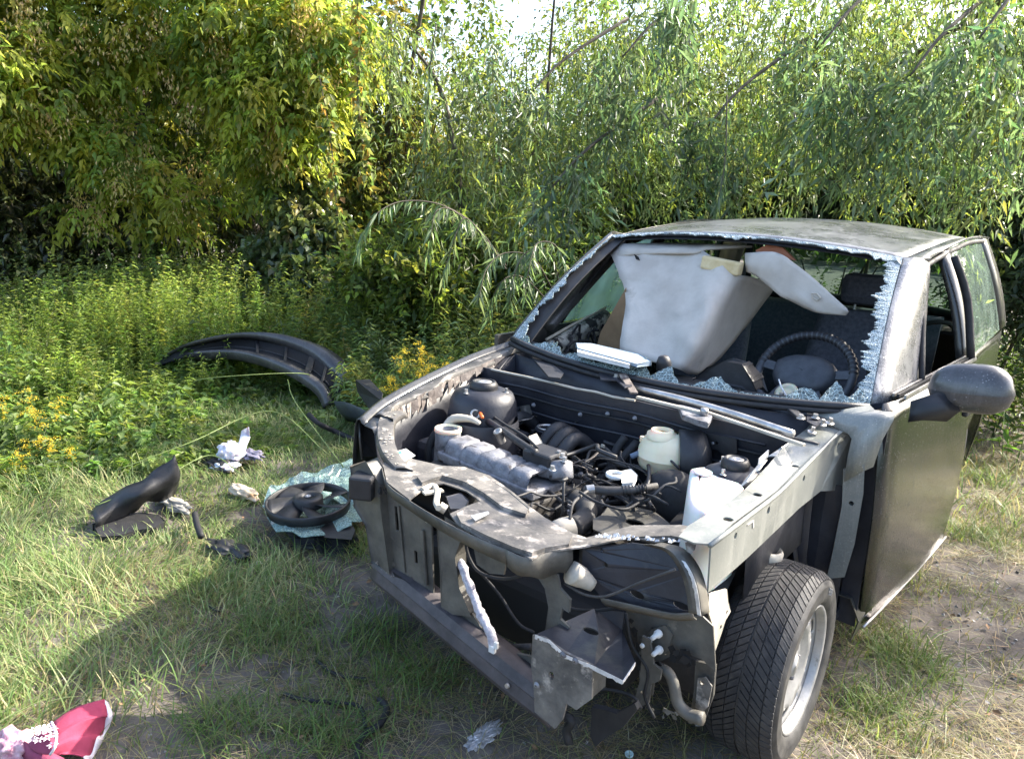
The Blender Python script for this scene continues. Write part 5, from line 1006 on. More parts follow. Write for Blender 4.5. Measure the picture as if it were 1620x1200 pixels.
bx = [(-1.306,-0.11,-0.05),(-1.222,-0.131,-0.05),(-1.135,-0.048,-0.05),(-1.14,0.014,-0.05),(-1.286,0.117,-0.05),(-1.409,0.046,-0.05)]
bt = [(-1.29,-0.104,0.045),(-1.333,-0.014,0.045),(-1.239,0.04,0.045),(-1.175,0.008,0.045),(-1.113,-0.066,0.045),(-1.21,-0.132,0.045)]
o = MB().grid([[V(q) for q in bx]+[V(bx[0])], [V(a).lerp(V(b), .72)+(V(a)-V(b))*.10*V(1, 1, 0).length*0 for a, b in zip(bx, bt)]+[V(bx[0]).lerp(V(bt[0]), .72)], [V(q) for q in bt]+[V(bt[0])]]).add(bt, [(0, 1, 2, 3, 4, 5)]).build('air_filter_box', m_black, None, bevel=.006)
tag(o, 'faceted black plastic box lying on the soil beside the corner of the wreck', 'plastic box')
# black trim wedge + flat lower piece
rows = [[V(q) for q in ((-2.257,-0.658,0), (-2.229,-0.559,0.08), (-2.151,-0.489,0.13), (-2.122,-0.41,0.18), (-2.083,-0.343,0.24), (-2.091,-0.326,0.24))],
        [V(q) for q in ((-2.129,-0.693,0.02), (-2.139,-0.573,0.06), (-2.066,-0.519,0.1), (-2.068,-0.426,0.12), (-2.061,-0.342,0.14), (-2.087,-0.309,0.14))],
        [V(q) for q in ((-2.15,-0.69,-0.05), (-2.17,-0.548,-0.04), (-2.201,-0.478,-0.02), (-2.214,-0.405,0), (-2.172,-0.342,0), (-2.232,-0.264,0))]]
rows = [smooth_path(r_, 5) for r_ in rows]
rows = [[q+V(0, 0, .006*math.sin(i*.9+k)) for i, q in enumerate(r_)] for k, r_ in enumerate(list(map(list, zip(*[smooth_path(list(c_), 4) for c_ in zip(*rows)]))))]
wg = MB().grid(rows).build('bumper_side_trim', m_black, None, smooth=True, solid=.005, sub=0)
tag(wg, 'bent black plastic trim with a raised end lying in the grass, leftmost of the loose black parts', 'trim')
tag(MB().sheet([(-2.168,-0.685,-0.02),(-2.197,-0.566,-0.02),(-2.137,-0.477,-0.02),(-2.065,-0.437,-0.02),(-1.98,-0.445,-0.02),(-1.938,-0.518,-0.02),(-1.971,-0.588,-0.02),(-1.97,-0.659,-0.02),(-2.027,-0.714,-0.02)], .03, n=(0, 0, 1)).build('trim_backing', m_blackr, None, bevel=.006), 'flat dark backing piece lying just in front of the raised black trim', 'trim')
# white bag
def crumple(name, c, r_, m, label, cat, sq=(1, 1, .5), seed=1, amp=.35, n=2.2):
    import bmesh
    from mathutils import noise
    bm = bmesh.new(); bmesh.ops.create_icosphere(bm, subdivisions=4, radius=1)
    for v in bm.verts:
        k = 1+amp*(noise.noise(v.co*n+V(seed*7.1, 0, 0))+.6*abs(noise.noise(v.co*n*2.3+V(0, seed, 0)))-.3)
        v.co = V(v.co.x*sq[0], v.co.y*sq[1], v.co.z*sq[2])*k*r_+V(c)
        v.co.z = max(v.co.z, GZ-.01)
    me = bpy.data.meshes.new(name); bm.to_mesh(me); bm.free(); me.materials.append(m); me.shade_flat() if n > 3 else me.shade_smooth()
    return tag(link(me, name), label, cat)
crumple('plastic_bag', (-2.481,0.21,0.03), .085, m_bag, 'crumpled white and lilac bag half sunk in the grass', 'bag', (1.0, .9, .8), 2, .42, 2.8)
crumple('torn_white_sheet', (-2.415,0.136,-0.01), .06, m_bag, 'torn white scrap lying just below the crumpled white bag', 'scrap', (1.3, 1, .3), 4, .7)
MB_ = MB().grid([[V(q) for q in ((-2.595,0.355,0.1), (-2.522,0.356,0.14))], [V(q) for q in ((-2.478,0.259,0.08), (-2.487,0.339,0.09))], [V(q) for q in ((-2.411,0.19,0.03), (-2.44,0.274,0.04))]])
tag(MB_.build('white_strap', m_bag, None, smooth=True, solid=.006), 'upright white strap rising out of the crumpled white bag', 'strap')
crumple('dark_rag', (-2.479,0.124,-0.02), .075, m_blackr, 'dark rag lying on the left of the crumpled white bag', 'rag', (1.6, 1, .45), 6, .8)
crumple('grey_rag', (-2.409,0.294,0.02), .06, mat('grey_violet_cloth', (.14, .13, .17), (.3, .28, .36), .9, scale=14), 'grey violet rag lying on the right of the crumpled white bag', 'rag', (1.5, .8, .4), 7, .8)
crumple('paper_wrapper', (-2.027,-0.007,-0.015), .07, m_paper, 'brown and orange paper wrapper lying in the grass left of the fan', 'wrapper', (1.7, .6, .4), 9, .5)
crumple('grey_cardboard', (-2.146,-0.315,-0.02), .07, mat('grey_board', (.25, .24, .22), (.42, .4, .36), .9, scale=12), 'flat grey scrap lying in the grass right of the raised black trim', 'scrap', (1.9, .6, .3), 10, .5)
crumple('foil_scrap', (0.044,-0.533,-0.045), .038, m_foil, 'crumpled silver foil scrap on the bare soil below the wreck', 'foil', (.8, 1.9, .35), 12, .6, 3.2)
for i, (pts, r_, lab) in enumerate((
    ([(-0.619,-0.638,-0.035),(-0.537,-0.649,-0.035),(-0.471,-0.636,-0.035),(-0.41,-0.595,-0.035)], .006, 'thin black cable lying on bare soil, topmost of the three in the foreground'),
    ([(-0.545,-0.817,-0.035),(-0.485,-0.801,-0.035),(-0.408,-0.752,-0.035),(-0.337,-0.705,-0.035),(-0.292,-0.713,-0.035),(-0.234,-0.753,-0.035)], .007, 'black cable bending down at its right end on the foreground soil'),
    ([(-0.152,-0.853,-0.035),(-0.197,-0.81,-0.035),(-0.215,-0.765,-0.035),(-0.212,-0.718,-0.035),(-0.251,-0.652,-0.035),(-0.302,-0.637,-0.035)], .011, 'thick looped black hose at the bottom edge of the soil patch'),
    ([(-1.228,-0.683,-0.03),(-1.165,-0.7,-0.03),(-1.121,-0.696,-0.03),(-1.146,-0.67,-0.03)], .004, 'short curled black wire in the shaded grass'),
    ([(-2.513,0.77,0.14),(-2.412,0.773,0.1),(-2.373,0.864,0.04),(-2.245,0.918,0)], .016, 'dark rod lying between the bumper end and the wreck'),
    ([(-1.861,-0.365,0.03),(-1.741,-0.422,0.03),(-1.624,-0.471,0.03)], .014, 'short black plastic stub standing in the grass right of the raised trim'))):
    tag(MB().tube(pts, r_, 8, smooth=5).build(('cable', 'cable', 'hose', 'wire', 'rod', 'plastic_stub')[i], m_blackr, None, smooth=True), lab, ('cable', 'cable', 'hose', 'wire', 'rod', 'stub')[i])
crumple('torn_black_plastic', (-1.524,-0.403,-0.02), .07, m_black, 'torn black plastic shreds lying in the grass between the trim and the fan', 'plastic scrap', (1.9, .8, .35), 14, .7, 2.6)
tag(MB().lathe([(.009, 0), (.012, .002), (.013, .007), (.010, .008), (.007, .004), (0, .004)], (0.421,-0.32,-0.04), (.1, -.2, 1), 20).build('bottle_cap', mat('pale_teal_plastic', (.40, .55, .56), rough=.4), None, smooth=True), 'small pale teal ring cap on the soil under the front of the wreck', 'cap')
tag(crumple('pebble', (-1.347,-0.371,-0.035), .012, m_label, 'small white pebble on the soil in front of the black box', 'pebble', (1.2, 1, .6), 3, .2), None, None)
# ---- crimson garment with a flared skirt
gar = empty('crimson_garment', (-.93, -1.38, GZ), 'crimson child\'s dress with white floral print and flared skirt lying in the grass', 'dress')
top = [V((-0.835,-1.385,0.03)), V((-0.762,-1.402,0.05)), V((-0.719,-1.416,0.05)), V((-0.713,-1.43,0.03)), V((-0.73,-1.435,0))]
hem = [V((-0.8,-1.25,0.05)), V((-0.745,-1.266,0.045)), V((-0.749,-1.279,0)), V((-0.726,-1.315,-0.02)), V((-0.701,-1.356,-0.03))]
TP, HM = smooth_path(top, 8), smooth_path(hem, 8)
rows = []
for k in range(9):
    t = k/8; rows.append([a.lerp(b, t)+V(0, 0, (.003+.008*t)*math.sin(i*.62+.6*t)+.002*math.sin(i*2.1+5*t)+.016*math.sin(t*PI)) for i, (a, b) in enumerate(zip(TP, HM))])
MB().grid(rows).build('skirt', m_pink, gar, smooth=True, solid=.003)
MB().grid([[a+V(0, 0, .011*math.sin(i*.62+.6)) for i, a in enumerate(HM)], [a+(a-b).normalized()*.012+V(0, 0, -.012) for i, (a, b) in enumerate(zip(HM, TP))]]).build('white_hem', m_print, gar, smooth=True, solid=.002)
def gpt(px_, py_, z_): return (px_, py_, z_)
yoke = [(-0.82,-1.447,0.04), (-0.813,-1.421,0.05), (-0.797,-1.395,0.055), (-0.725,-1.409,0.07), (-0.68,-1.427,0.07), (-0.691,-1.436,0.05), (-0.728,-1.456,0.05), (-0.765,-1.464,0.05)]
YK = [V(q) for q in yoke]; yc = sum(YK, V(0, 0, 0))/8+V(0, 0, .022)
yk = MB().grid([[yc+(q-yc)*s+V(0, 0, -.012*s*s) for q in YK+[YK[0]]] for s in (0, .35, .7, 1)]).build('printed_yoke', m_pinkd, gar, smooth=True, sub=1, solid=.004)
for (fx, fy) in ((.0, .0), (-.62, .1), (.55, .3), (.5, -.5), (-.25, -.7), (-.1, .75), (.9, -.05), (-.75, .7), (-.8, -.5), (.85, .8), (.9, -.9), (.3, 1.1), (-1.2, .3)):
    dxv, dyv = (YK[3]-YK[0])/2, (YK[1]-YK[6])/2
    fc2 = yc+dxv*fx*.8+dyv*fy*.8+V(0, 0, .004-.010*(fx*fx+fy*fy))
    mb = MB()
    for k in range(6):
        a = 2*PI*k/6; d = V(math.cos(a), math.sin(a), -.1); e = V(-math.sin(a), math.cos(a), 0)
        mb.add([fc2+d*.002, fc2+d*.009+e*.0028, fc2+d*.015, fc2+d*.009-e*.0028], [(0, 1, 2, 3)])
    mb.build('flower_print', m_print, yk)
MB().tube([q+V(0, 0, .006) for q in (V((-0.793,-1.393,0.06)), V((-0.717,-1.41,0.075)), V((-0.675,-1.429,0.07)), V((-0.69,-1.438,0.04)))], .0035, 6, smooth=4).build('white_piping', m_print, gar, smooth=True)
MB().grid([[V((-0.813,-1.454,0.03)), V((-0.751,-1.446,0.035)), V((-0.718,-1.428,0.03)), V((-0.708,-1.403,0))], [V((-0.811,-1.463,0.01)), V((-0.73,-1.457,0.03)), V((-0.697,-1.437,0.02)), V((-0.684,-1.404,-0.01))], [V((-0.819,-1.473,-0.03)), V((-0.749,-1.458,-0.02)), V((-0.705,-1.437,-0.02)), V((-0.671,-1.405,-0.03))]]).build('lower_cloth', m_pinkd, gar, smooth=True, solid=.004)
sl_ = crumple('sleeve', (-0.861,-1.468,0), .05, mat('pink_sleeve_cloth', (.4, .14, .2), (.6, .42, .46), .8, scale=50), None, None, (1.3, .9, .7), 5, .4)
sl_.parent = gar; sl_.location = -V(gar.location)

# ================================================================ ground
from mathutils import noise as mn
def gh(x, y):
    return GZ+.018*mn.noise(V(x*1.3, y*1.3, 0))+.008*mn.noise(V(x*5, y*5, 3))
NX = 220
def axis_pts(lo, a, b, hi, n1, n2): return list(lo+(a-lo)*(np.linspace(0, 1, n1, endpoint=False)**.4))+list(np.linspace(a, b, n2, endpoint=False))+list(b+(hi-b)*(np.linspace(0, 1, n1)**2.5))
gx = axis_pts(-300, -5, 3, 300, 24, 170); gy = axis_pts(-300, -2.2, 5, 300, 24, 160)
rows = [[(x, y, gh(x, y) if abs(x) < 40 and abs(y) < 40 else GZ) for x in gx] for y in gy]
def M_ground():
    m = mat('soil_with_dead_grass', (.05, .042, .036), (.17, .145, .122), .95, scale=7, bump=1.0, bscale=70, c3=(.17, .15, .13), t3=.58, s3=2.2)
    return m
tag(MB().grid(rows).build('ground', M_ground(), None, smooth=True), kind='structure')
# ================================================================ numpy foliage
def np_mesh(name, verts, tris, cols, m, parent=None, loc=None):
    me = bpy.data.meshes.new(name); nv, nt_ = len(verts), len(tris)
    if parent is not None: verts = verts-np.array(wloc(parent))
    me.vertices.add(nv); me.vertices.foreach_set('co', verts.astype(np.float32).ravel())
    me.loops.add(nt_*3); me.loops.foreach_set('vertex_index', tris.astype(np.int32).ravel())
    me.polygons.add(nt_); me.polygons.foreach_set('loop_start', np.arange(0, nt_*3, 3, dtype=np.int32))
    me.update(calc_edges=True)
    ca = me.color_attributes.new('Col', 'FLOAT_COLOR', 'POINT')
    c4 = np.ones((nv, 4), np.float32); c4[:, :3] = cols; ca.data.foreach_set('color', c4.ravel())
    me.materials.append(m); return link(me, name, parent)
def unit(a): return a/np.maximum(np.linalg.norm(a, axis=-1, keepdims=True), 1e-9)
def rdir(n): return unit(rng.normal(size=(n, 3)))
class Leaves:
    def __init__(s): s.v = []; s.t = []; s.c = []; s.n = 0
    def add(s, P, D, L, Wd, C, roll=None, droop=.15, fold=.25, N=None):
        """P,D (n,3) base and direction; L,Wd (n,) size; C (n,3) colour"""
        n = len(P)
        if n == 0: return
        if GAPON[0]:
            k = thin(P); P, D, C = P[k], D[k], C[k]; L = np.asarray(L)*np.ones(n); Wd = np.asarray(Wd)*np.ones(n); L, Wd = L[k], Wd[k]; n = len(P)
            if n == 0: return
        D = unit(D); up = np.array([0, 0, 1.])[None]+(rng.normal(size=(n, 3))*(.7 if roll is None else roll)); S = unit(np.cross(D, up)); Nn = np.cross(S, D)
        L = np.asarray(L)[:, None]*np.ones((n, 1)); Wd = np.asarray(Wd)[:, None]*np.ones((n, 1))
        a = P; b = P+D*L*.38+S*Wd*.5+Nn*Wd*fold; c = P+D*L*.38-S*Wd*.5+Nn*Wd*fold; d = P+D*L; d[:, 2:3] -= L*droop
        e = P+D*L*.5; e[:, 2:3] -= L*droop*.25
        vs = np.stack([a, b, d, c], 1).reshape(-1, 3)
        i = np.arange(n)[:, None]*4+s.n
        s.t.append(np.concatenate([i+np.array([[0, 1, 2]]), i+np.array([[0, 2, 3]])]))
        s.v.append(vs); s.c.append(np.repeat(C, 4, 0)); s.n += 4*n
    def stems(s, A, B, w, C):
        n = len(A); D = unit(B-A); S = unit(np.cross(D, np.array([[.6, .8, .1]]))); T = np.cross(D, S); w = np.asarray(w)[:, None]*np.ones((n, 1))
        vs = np.stack([A+S*w, A-S*.5*w+T*.87*w, A-S*.5*w-T*.87*w, B], 1).reshape(-1, 3); i = np.arange(n)[:, None]*4+s.n
        s.t.append(np.concatenate([i+np.array([[0, 1, 3]]), i+np.array([[1, 2, 3]]), i+np.array([[2, 0, 3]])])); s.v.append(vs); s.c.append(np.repeat(C, 4, 0)); s.n += 4*n
    def build(s, name, m, parent=None): return np_mesh(name, np.concatenate(s.v), np.concatenate(s.t), np.concatenate(s.c), m, parent)
def pal(n, cols, var=.18):
    cols = np.array(cols); c = cols[rng.integers(0, len(cols), n)]; return np.clip(c*(1+rng.normal(size=(n, 1))*var)*(1+rng.normal(size=(n, 3))*.06), .004, .9)
m_leaf = M_leaf('sunlit_broad_leaf', .5); m_willow = M_leaf('willow_leaf', .45, .35, (.95, 1, .7), .5); m_grass = M_leaf('grass_blade', .35, .5, (1, 1, .7), .3); m_seedm = M_leaf('winged_seed', .4, .8, (1, .9, .6), .2)
CAMP = V(1.2755, -2.0734, 1.5355)
GAPON = [False]
m_ivy = M_leaf('glossy_ivy_leaf', .3, .28, (1, 1, .6), .6)
def in_lumps(lumps, n, surf=.45):
    W_ = np.array([l[1]**2*(l[2] if len(l) > 2 else 1) for l in lumps]); k = rng.choice(len(lumps), n, p=W_/W_.sum())
    C = np.array([l[0] for l in lumps])[k]; R = np.array([l[1] for l in lumps])[k]; d = rdir(n); return C+d*(R*rng.random(n)**surf)[:, None]*np.array([[1, 1, .85]]), d, k
def broad_crown(name, lumps, n, per, size, cols, m, parent, droop=.5, aspect=.5, twl=.35, voids=()):
    lv = Leaves(); P, d, k = in_lumps(lumps, n)
    n = len(P); D = unit(d*.7+rng.normal(size=(n, 3))*.6+np.array([[0, 0, -droop]])); base = pal(n, cols, .25)
    for j in range(per):
        t = (j+rng.random(n))/per; Q = P+D*(t*twl)[:, None]+np.array([[0, 0, -1.]])*(t**2*twl*droop*.5)[:, None]
        dd = unit(D*.5+rng.normal(size=(n, 3))*.8+np.array([[0, 0, -droop]])); L = size*(.65+.7*rng.random(n)); lv.add(Q, dd, L, L*aspect, np.clip(base*(1+rng.normal(size=(n, 1))*.15), .005, .9))
    lv.stems(P, P+D*twl, np.full(n, .0035), np.tile([[.06, .05, .03]], (n, 1)))
    o = lv.build(name, m, parent); o['kind'] = 'stuff'; return o
def limb(paths, m=m_bark, parent=None, name='branch'):
    for pts, r0, r1 in paths: MB().tube(pts, [r0, (r0*.6+r1*.4), r1], 8, smooth=5).build(name, m, parent, smooth=True)
def tree(name, x, y, label, cat='tree', group=None): return empty(name, (x, y, GZ), label, cat, group)
# ---- box elder, left: compound leaves and tan winged seeds
BE = [((-5.001,0.377,2.452), .62), ((-4.795,0.816,2.555), .62), ((-4.362,1.167,2.668), .6), ((-3.853,1.407,2.668), .6, 1.5), ((-3.464,1.63,2.55), .46, 2), ((-3.638,1.48,2.199), .48, 2), ((-4.039,1.411,2.295), .4, 1.5), ((-3.813,1.457,1.826), .30, 2), ((-3.775,1.523,1.58), .2, 2),
      ((-4.484,0.715,1.637), .30, 1.4), ((-4.618,0.655,1.809), .28), ((-4.382,0.915,1.377), .22, 1.4), ((-4.784,0.531,1.283), .16, 1.5), ((-4.751,1.488,1.53), .3), ((-4.701,0.152,2.072), .42), ((-4.873,-0.074,2.208), .6), ((-5.462,1.815,2.104), .5),
      ((-4.674,0.93,3.675), 1.2), ((-4.119,1.829,3.348), .6), ((-5.154,0.318,3.722), 1.3), ((-5.43,-0.475,2.754), 1.1), ((-5.731,-0.448,1.871), .8)]
CAMP = V(1.2755, -2.0734, 1.5355)
def far_(p, k=1.28): return CAMP+(V(p)-CAMP)*k
BE = [(far_(l[0]), l[1]*.98)+tuple(l[2:]) for l in BE]
bt_ = tree('box_elder', -7.5, 3.7, 'yellow-green maple-like tree with hanging tan seed bunches, leaning in from the left')
lv = Leaves(); n = 4000; P, d, k = in_lumps(BE, n, .4)
D = unit(d*.8+rng.normal(size=(n, 3))*.45+np.array([[.2, -.2, -.3]]))
BC = [(.24, .28, .05), (.31, .34, .06), (.18, .24, .05), (.13, .19, .045), (.38, .37, .07)]
base = pal(n, BC, .2)
for j in range(5):
    t = j/5.; Q = P+D*(t*.30)[..., None] if False else P+D*(t*.30)
    rd = unit(D*.7+rng.normal(size=(n, 3))*.6+np.array([[0, 0, -.35]])); rl = .16*(.8+.5*rng.random(n)); C = np.clip(base*(1+rng.normal(size=(n, 1))*.12), .01, .9)
    side = unit(np.cross(rd, np.array([[0, 0, 1.]])))
    for (tt, sg) in ((.4, 1), (.4, -1), (.75, 1), (.75, -1), (1, 0)):
        q = Q+rd*(rl*tt)[:, None]; q[:, 2] -= rl*tt*tt*.25
        dd = unit(rd*(.7 if sg else 1)+side*sg*.8+np.array([[0, 0, -.35]])); L = .078*(.7+.6*rng.random(n)); lv.add(q, dd+rng.normal(size=(n, 3))*.25, L, L*.46, C, roll=.6, droop=.2)
o = lv.build('crown', m_leaf, bt_); o['kind'] = 'stuff'
sd = Leaves()
SB = [(-4.537,0.044,1.954), (-4.504,0.14,1.905), (-4.474,0.222,1.872), (-4.555,-0.018,2.006), (-4.516,0.604,2.039), (-4.243,0.612,2.414), (-4.227,0.56,1.504), (-4.253,0.504,1.458), (-4.159,0.905,1.341), (-4.574,0.498,1.18), (-3.588,1.251,1.852), (-3.627,1.199,1.805), (-3.547,1.322,1.707), (-3.784,1.051,2.333), (-4.103,0.981,1.962), (-4.13,0.892,2.185), (-3.373,1.317,2.268), (-3.262,1.444,2.362), (-4.347,0.392,2.403), (-4.448,0.101,2.51), (-3.451,1.262,1.957), (-4.537,0.121,2.578), (-4.033,0.77,2.504), (-4.364,1.133,1.121), (-4.583,0.483,1.225), (-3.854,1.201,1.958), (-4.433,0.31,1.941), (-4.447,0.161,2.371), (-3.22,1.517,2.268), (-3.3,1.361,2.491)]
xs, d2, _ = in_lumps(BE[:17], 170, .2); SBn = np.concatenate([np.array([tuple(far_(q)) for q in SB]), xs])
for c in SBn:
    m_ = 80; Q = c+rng.normal(size=(m_, 3))*np.array([[.07, .07, .095]]); sd.add(Q, rng.normal(size=(m_, 3))*.45+np.array([[0, 0, -1]]), np.full(m_, .044), np.full(m_, .016), pal(m_, [(.55, .42, .22), (.62, .50, .28), (.48, .40, .17), (.42, .40, .14)], .15), droop=0)
o = sd.build('seed_bunches', m_seedm, bt_); o['kind'] = 'stuff'
limb([(((-7.5, 3.7, -.05), (-7.4, 3.6, 1.4), (-7.0, 3.5, 2.8), (-6.7, 3.4, 4.6)), .18, .06)], parent=bt_, name='trunk')
limb([(((-7.2, 3.6, 2.0), (-6.0, 3.4, 2.9), far_((-3.937,1.558,2.311))), .06, .012), (((-7.2, 3.6, 2.1), far_((-4.722,1.081,2.101)), far_((-4.573,0.76,1.661))), .05, .008), (((-7.0, 3.5, 2.8), far_((-4.181,1.464,2.665)), far_((-3.549,1.67,2.606))), .06, .01), (((-7.2, 3.6, 2.2), far_((-5.035,0.627,2.236)), far_((-4.883,0.224,2.13))), .05, .01)], parent=bt_)
# ---- dark bushes in the shade on the left, ivy column, vines
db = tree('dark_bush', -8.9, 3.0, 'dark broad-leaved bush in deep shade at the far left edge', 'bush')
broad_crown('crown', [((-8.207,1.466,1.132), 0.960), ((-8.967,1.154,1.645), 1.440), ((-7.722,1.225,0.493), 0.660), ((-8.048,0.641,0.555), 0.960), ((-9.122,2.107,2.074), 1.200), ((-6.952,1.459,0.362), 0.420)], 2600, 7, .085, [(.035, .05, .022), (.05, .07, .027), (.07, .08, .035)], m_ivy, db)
limb([(((-8.9, 3.0, -.05), (-8.8, 3.0, .8), (-8.6, 2.9, 1.8)), .05, .02)], parent=db, name='stem')
db2 = tree('hazel_bush', -7.6, 4.2, 'dark green bush below the hanging seed bunches, behind the bright weeds', 'bush')
broad_crown('crown', [((-7.222,2.151,0.778), 0.720), ((-6.762,2.714,0.73), 0.600), ((-8.055,2.165,1.365), 1.080), ((-7.949,3.404,2.028), 1.200), ((-6.405,2.057,0.516), 0.360), ((-8.577,3.132,2.842), 1.440), ((-7.071,3.425,1.216), 0.600)], 3000, 7, .085, [(.04, .065, .025), (.06, .085, .03), (.085, .095, .03)], m_ivy, db2)
limb([(((-7.6, 4.2, -.05), (-7.5, 4.2, .8), (-7.4, 4.3, 1.8)), .05, .02), (((-7.7, 4.2, -.05), (-8, 4.1, .9), (-8.2, 4.3, 1.9)), .04, .02)], parent=db2, name='stem')
iv = tree('ivy_clad_trunk', (-4.782,3.061,0.564)[0], (-4.782,3.061,0.564)[1], 'slanting tree trunk smothered in glossy pale-lit creeper leaves, left of centre', 'tree')
broad_crown('creeper', [((-5.124,2.608,1.656), 0.204), ((-4.985,2.594,1.393), 0.264), ((-4.823,2.591,1.104), 0.312), ((-4.685,2.743,0.901), 0.312), ((-4.969,2.368,0.889), 0.312), ((-4.421,2.833,0.739), 0.288), ((-4.621,2.393,0.741), 0.300), ((-5.056,2.212,0.707), 0.240)], 1500, 8, .075, [(.07, .10, .035), (.10, .13, .05), (.05, .08, .03), (.16, .17, .06)], m_ivy, iv, .5, .75, .14)
limb([(((-4.776,3.056,0.501), (-4.949,2.762,1.003), (-5.246,2.731,1.539), (-5.612,2.799,2.57), (-5.563,2.725,3.577)), .10, .05)], parent=iv, name='trunk')
def vine(px_pts, label, n=110):
    t_ = empty('hanging_vine', px_pts[-1], label, 'vine', 'leafy vines hanging left of centre')
    P = np.array([tuple(q) for q in smooth_path(px_pts, 12)]); i = rng.integers(0, len(P), n*2); l = Leaves()
    Q = P[i]+rng.normal(size=(n*2, 3))*.018; l.add(Q, rng.normal(size=(n*2, 3))*.7+np.array([[0, 0, -.5]]), .05+.03*rng.random(n*2), .032+.02*rng.random(n*2), pal(n*2, [(.16, .19, .05), (.10, .15, .05), (.22, .24, .08), (.25, .16, .04)], .2))
    l.build('leaves', m_leaf, t_)['kind'] = 'stuff'; MB().tube([tuple(q) for q in P], .004, 5).build('vine_stem', m_bark, t_, smooth=True)
vine([(-3.092,1.645,2.919), (-3.135,1.715,2.539), (-3.18,1.741,2.171), (-3.177,1.786,1.829), (-3.159,1.819,1.563)], 'long leafy vine hanging straight down, nearest the centre of the picture')
vine([(-3.417,1.59,2.288), (-3.404,1.659,1.951), (-3.393,1.694,1.642), (-3.374,1.71,1.275)], 'shorter leafy vine hanging just left of the longest vine', 60)
# ---- background trees
GAPS = [((-6.631,7.928,4.077), .62), ((-6.646,8.071,3.362), .45), ((-6.747,8.089,2.699), .22), ((-7.72,7.081,3.603), .40), ((-8.011,6.822,3.442), .25), ((-3.778,9.635,4.058), .42), ((-3.926,9.686,3.45), .42), ((-3.986,9.735,2.904), .22), ((-5.12,8.962,4.048), .28), ((-5.689,8.574,4.205), .22), ((-10.904,2.23,2.998), .22), ((-1.569,10.384,3.929), .16), ((-2.883,10.132,3.191), .14)]
def un_(px_, py_, dd_):
    d = f+r2*((px_-810)/1205.04)-u2*((py_-600)/1205.04); return CAMP+d.normalized()*dd_
def thin(Q, keep=.30):
    ok = np.ones(len(Q), bool); o = np.array(CAMP)[None]
    for c, r_ in GAPS:
        ax = unit(np.array([tuple(V(c)-CAMP)])); t = (Q-o)@ax[0]; dist = np.linalg.norm(Q-o-t[:, None]*ax, axis=1)/np.maximum(t, .1)*13
        ok &= (dist > r_*.8*(.1+.9*rng.random(len(Q)))) | (rng.random(len(Q)) < keep)
    return ok
GAPON[0] = True
GB = [(.10, .14, .03), (.14, .19, .035), (.20, .23, .04), (.08, .12, .03)]
def bgtree(x, y, lumps, n, label, cols=GB, size=.10, name='broadleaf_tree', m=m_leaf, tr=.06, vd=True, h=3.5, grp='trees beyond the clearing'):
    t = tree(name, x, y, label, 'tree', grp)
    broad_crown('crown', lumps, n, 6, size, cols, m, t, .35, .5, .35, ())
    limb([(((x, y, -.1), (x+.1, y, h*.4), (x+.05, y+.1, h)), tr, tr*.4)], parent=t, name='trunk')
    limb([(((x+.05, y, h*.45), (x+.7, y-.2, h*.8), (x+1.1, y-.3, h*1.15)), tr*.4, .02), (((x+.05, y, h*.5), (x-.7, y+.2, h*.9), (x-1.2, y+.3, h*1.2)), tr*.4, .02)], parent=t)
    return t
bgtree(*(-5.704,4.239,0.238)[:2], [((-5.677,4.191,3.169), .7), ((-5.942,4.049,2.351), .7), ((-5.567,4.498,2.034), .7), ((-5.401,3.957,1.305), .6), ((-4.73,3.904,0.864), .5), ((-4.796,4.568,1.343), .5), ((-5.676,3.638,1.287), .6)], 1300, 'dark leafy tree just right of the hanging vine', [(.08, .11, .03), (.12, .14, .03), (.18, .15, .03), (.06, .10, .03)])
bgtree(*(-6.446,7.006,0.142)[:2], [((-6.96,6.605,2.465), .9), ((-6.472,7.08,1.955), .9), ((-6.834,7.281,3.261), .6), ((-6.902,7.025,4.105), .7), ((-5.867,6.279,1.055), .8), ((-5.325,6.724,1.35), .8)], 800, 'leafy tree seen between two bright gaps of sky', h=2.2)
bgtree(*(-5.626,8.257,0.154)[:2], [((-5.774,8.194,2.597), 1.0), ((-5.518,8.198,3.679), .8), ((-5.626,7.743,1.633), 1.0), ((-4.986,8.163,1.669), 1.0), ((-4.956,8.687,2.816), 1.0), ((-5.583,8.528,4.627), .7)], 1000, 'slim-trunked tree right of the brightest gap of sky', h=2.2)
bgtree(*(-3.68,8.789,0.333)[:2], [((-4.307,8.93,3.54), .8), ((-4.038,8.662,2.261), 1.0), ((-3.451,8.942,2.105), 1.0), ((-2.738,9.096,3.307), 1.1), ((-2.636,9.255,2.135), 1.1)], 1000, 'tree with a thin upright trunk behind the roof of the wreck')
bgtree(*(-1.204,10.156,0.792)[:2], [((-1.916,9.788,3.852), 1.2), ((-1.752,10.026,2.367), 1.2), ((-0.955,10.09,3.356), 1.3), ((-0.618,10.271,2.054), 1.2), ((0.013,10.211,3.475), 1.2), ((0.192,10.35,2.398), 1.1)], 1200, 'broad tree filling the upper right behind the willow strands')
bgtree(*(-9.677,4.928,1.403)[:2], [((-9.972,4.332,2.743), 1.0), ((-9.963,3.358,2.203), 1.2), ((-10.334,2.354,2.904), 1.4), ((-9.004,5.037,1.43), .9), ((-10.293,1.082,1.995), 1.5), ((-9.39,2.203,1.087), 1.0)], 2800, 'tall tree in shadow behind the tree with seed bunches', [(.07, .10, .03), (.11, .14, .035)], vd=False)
GAPON[0] = False
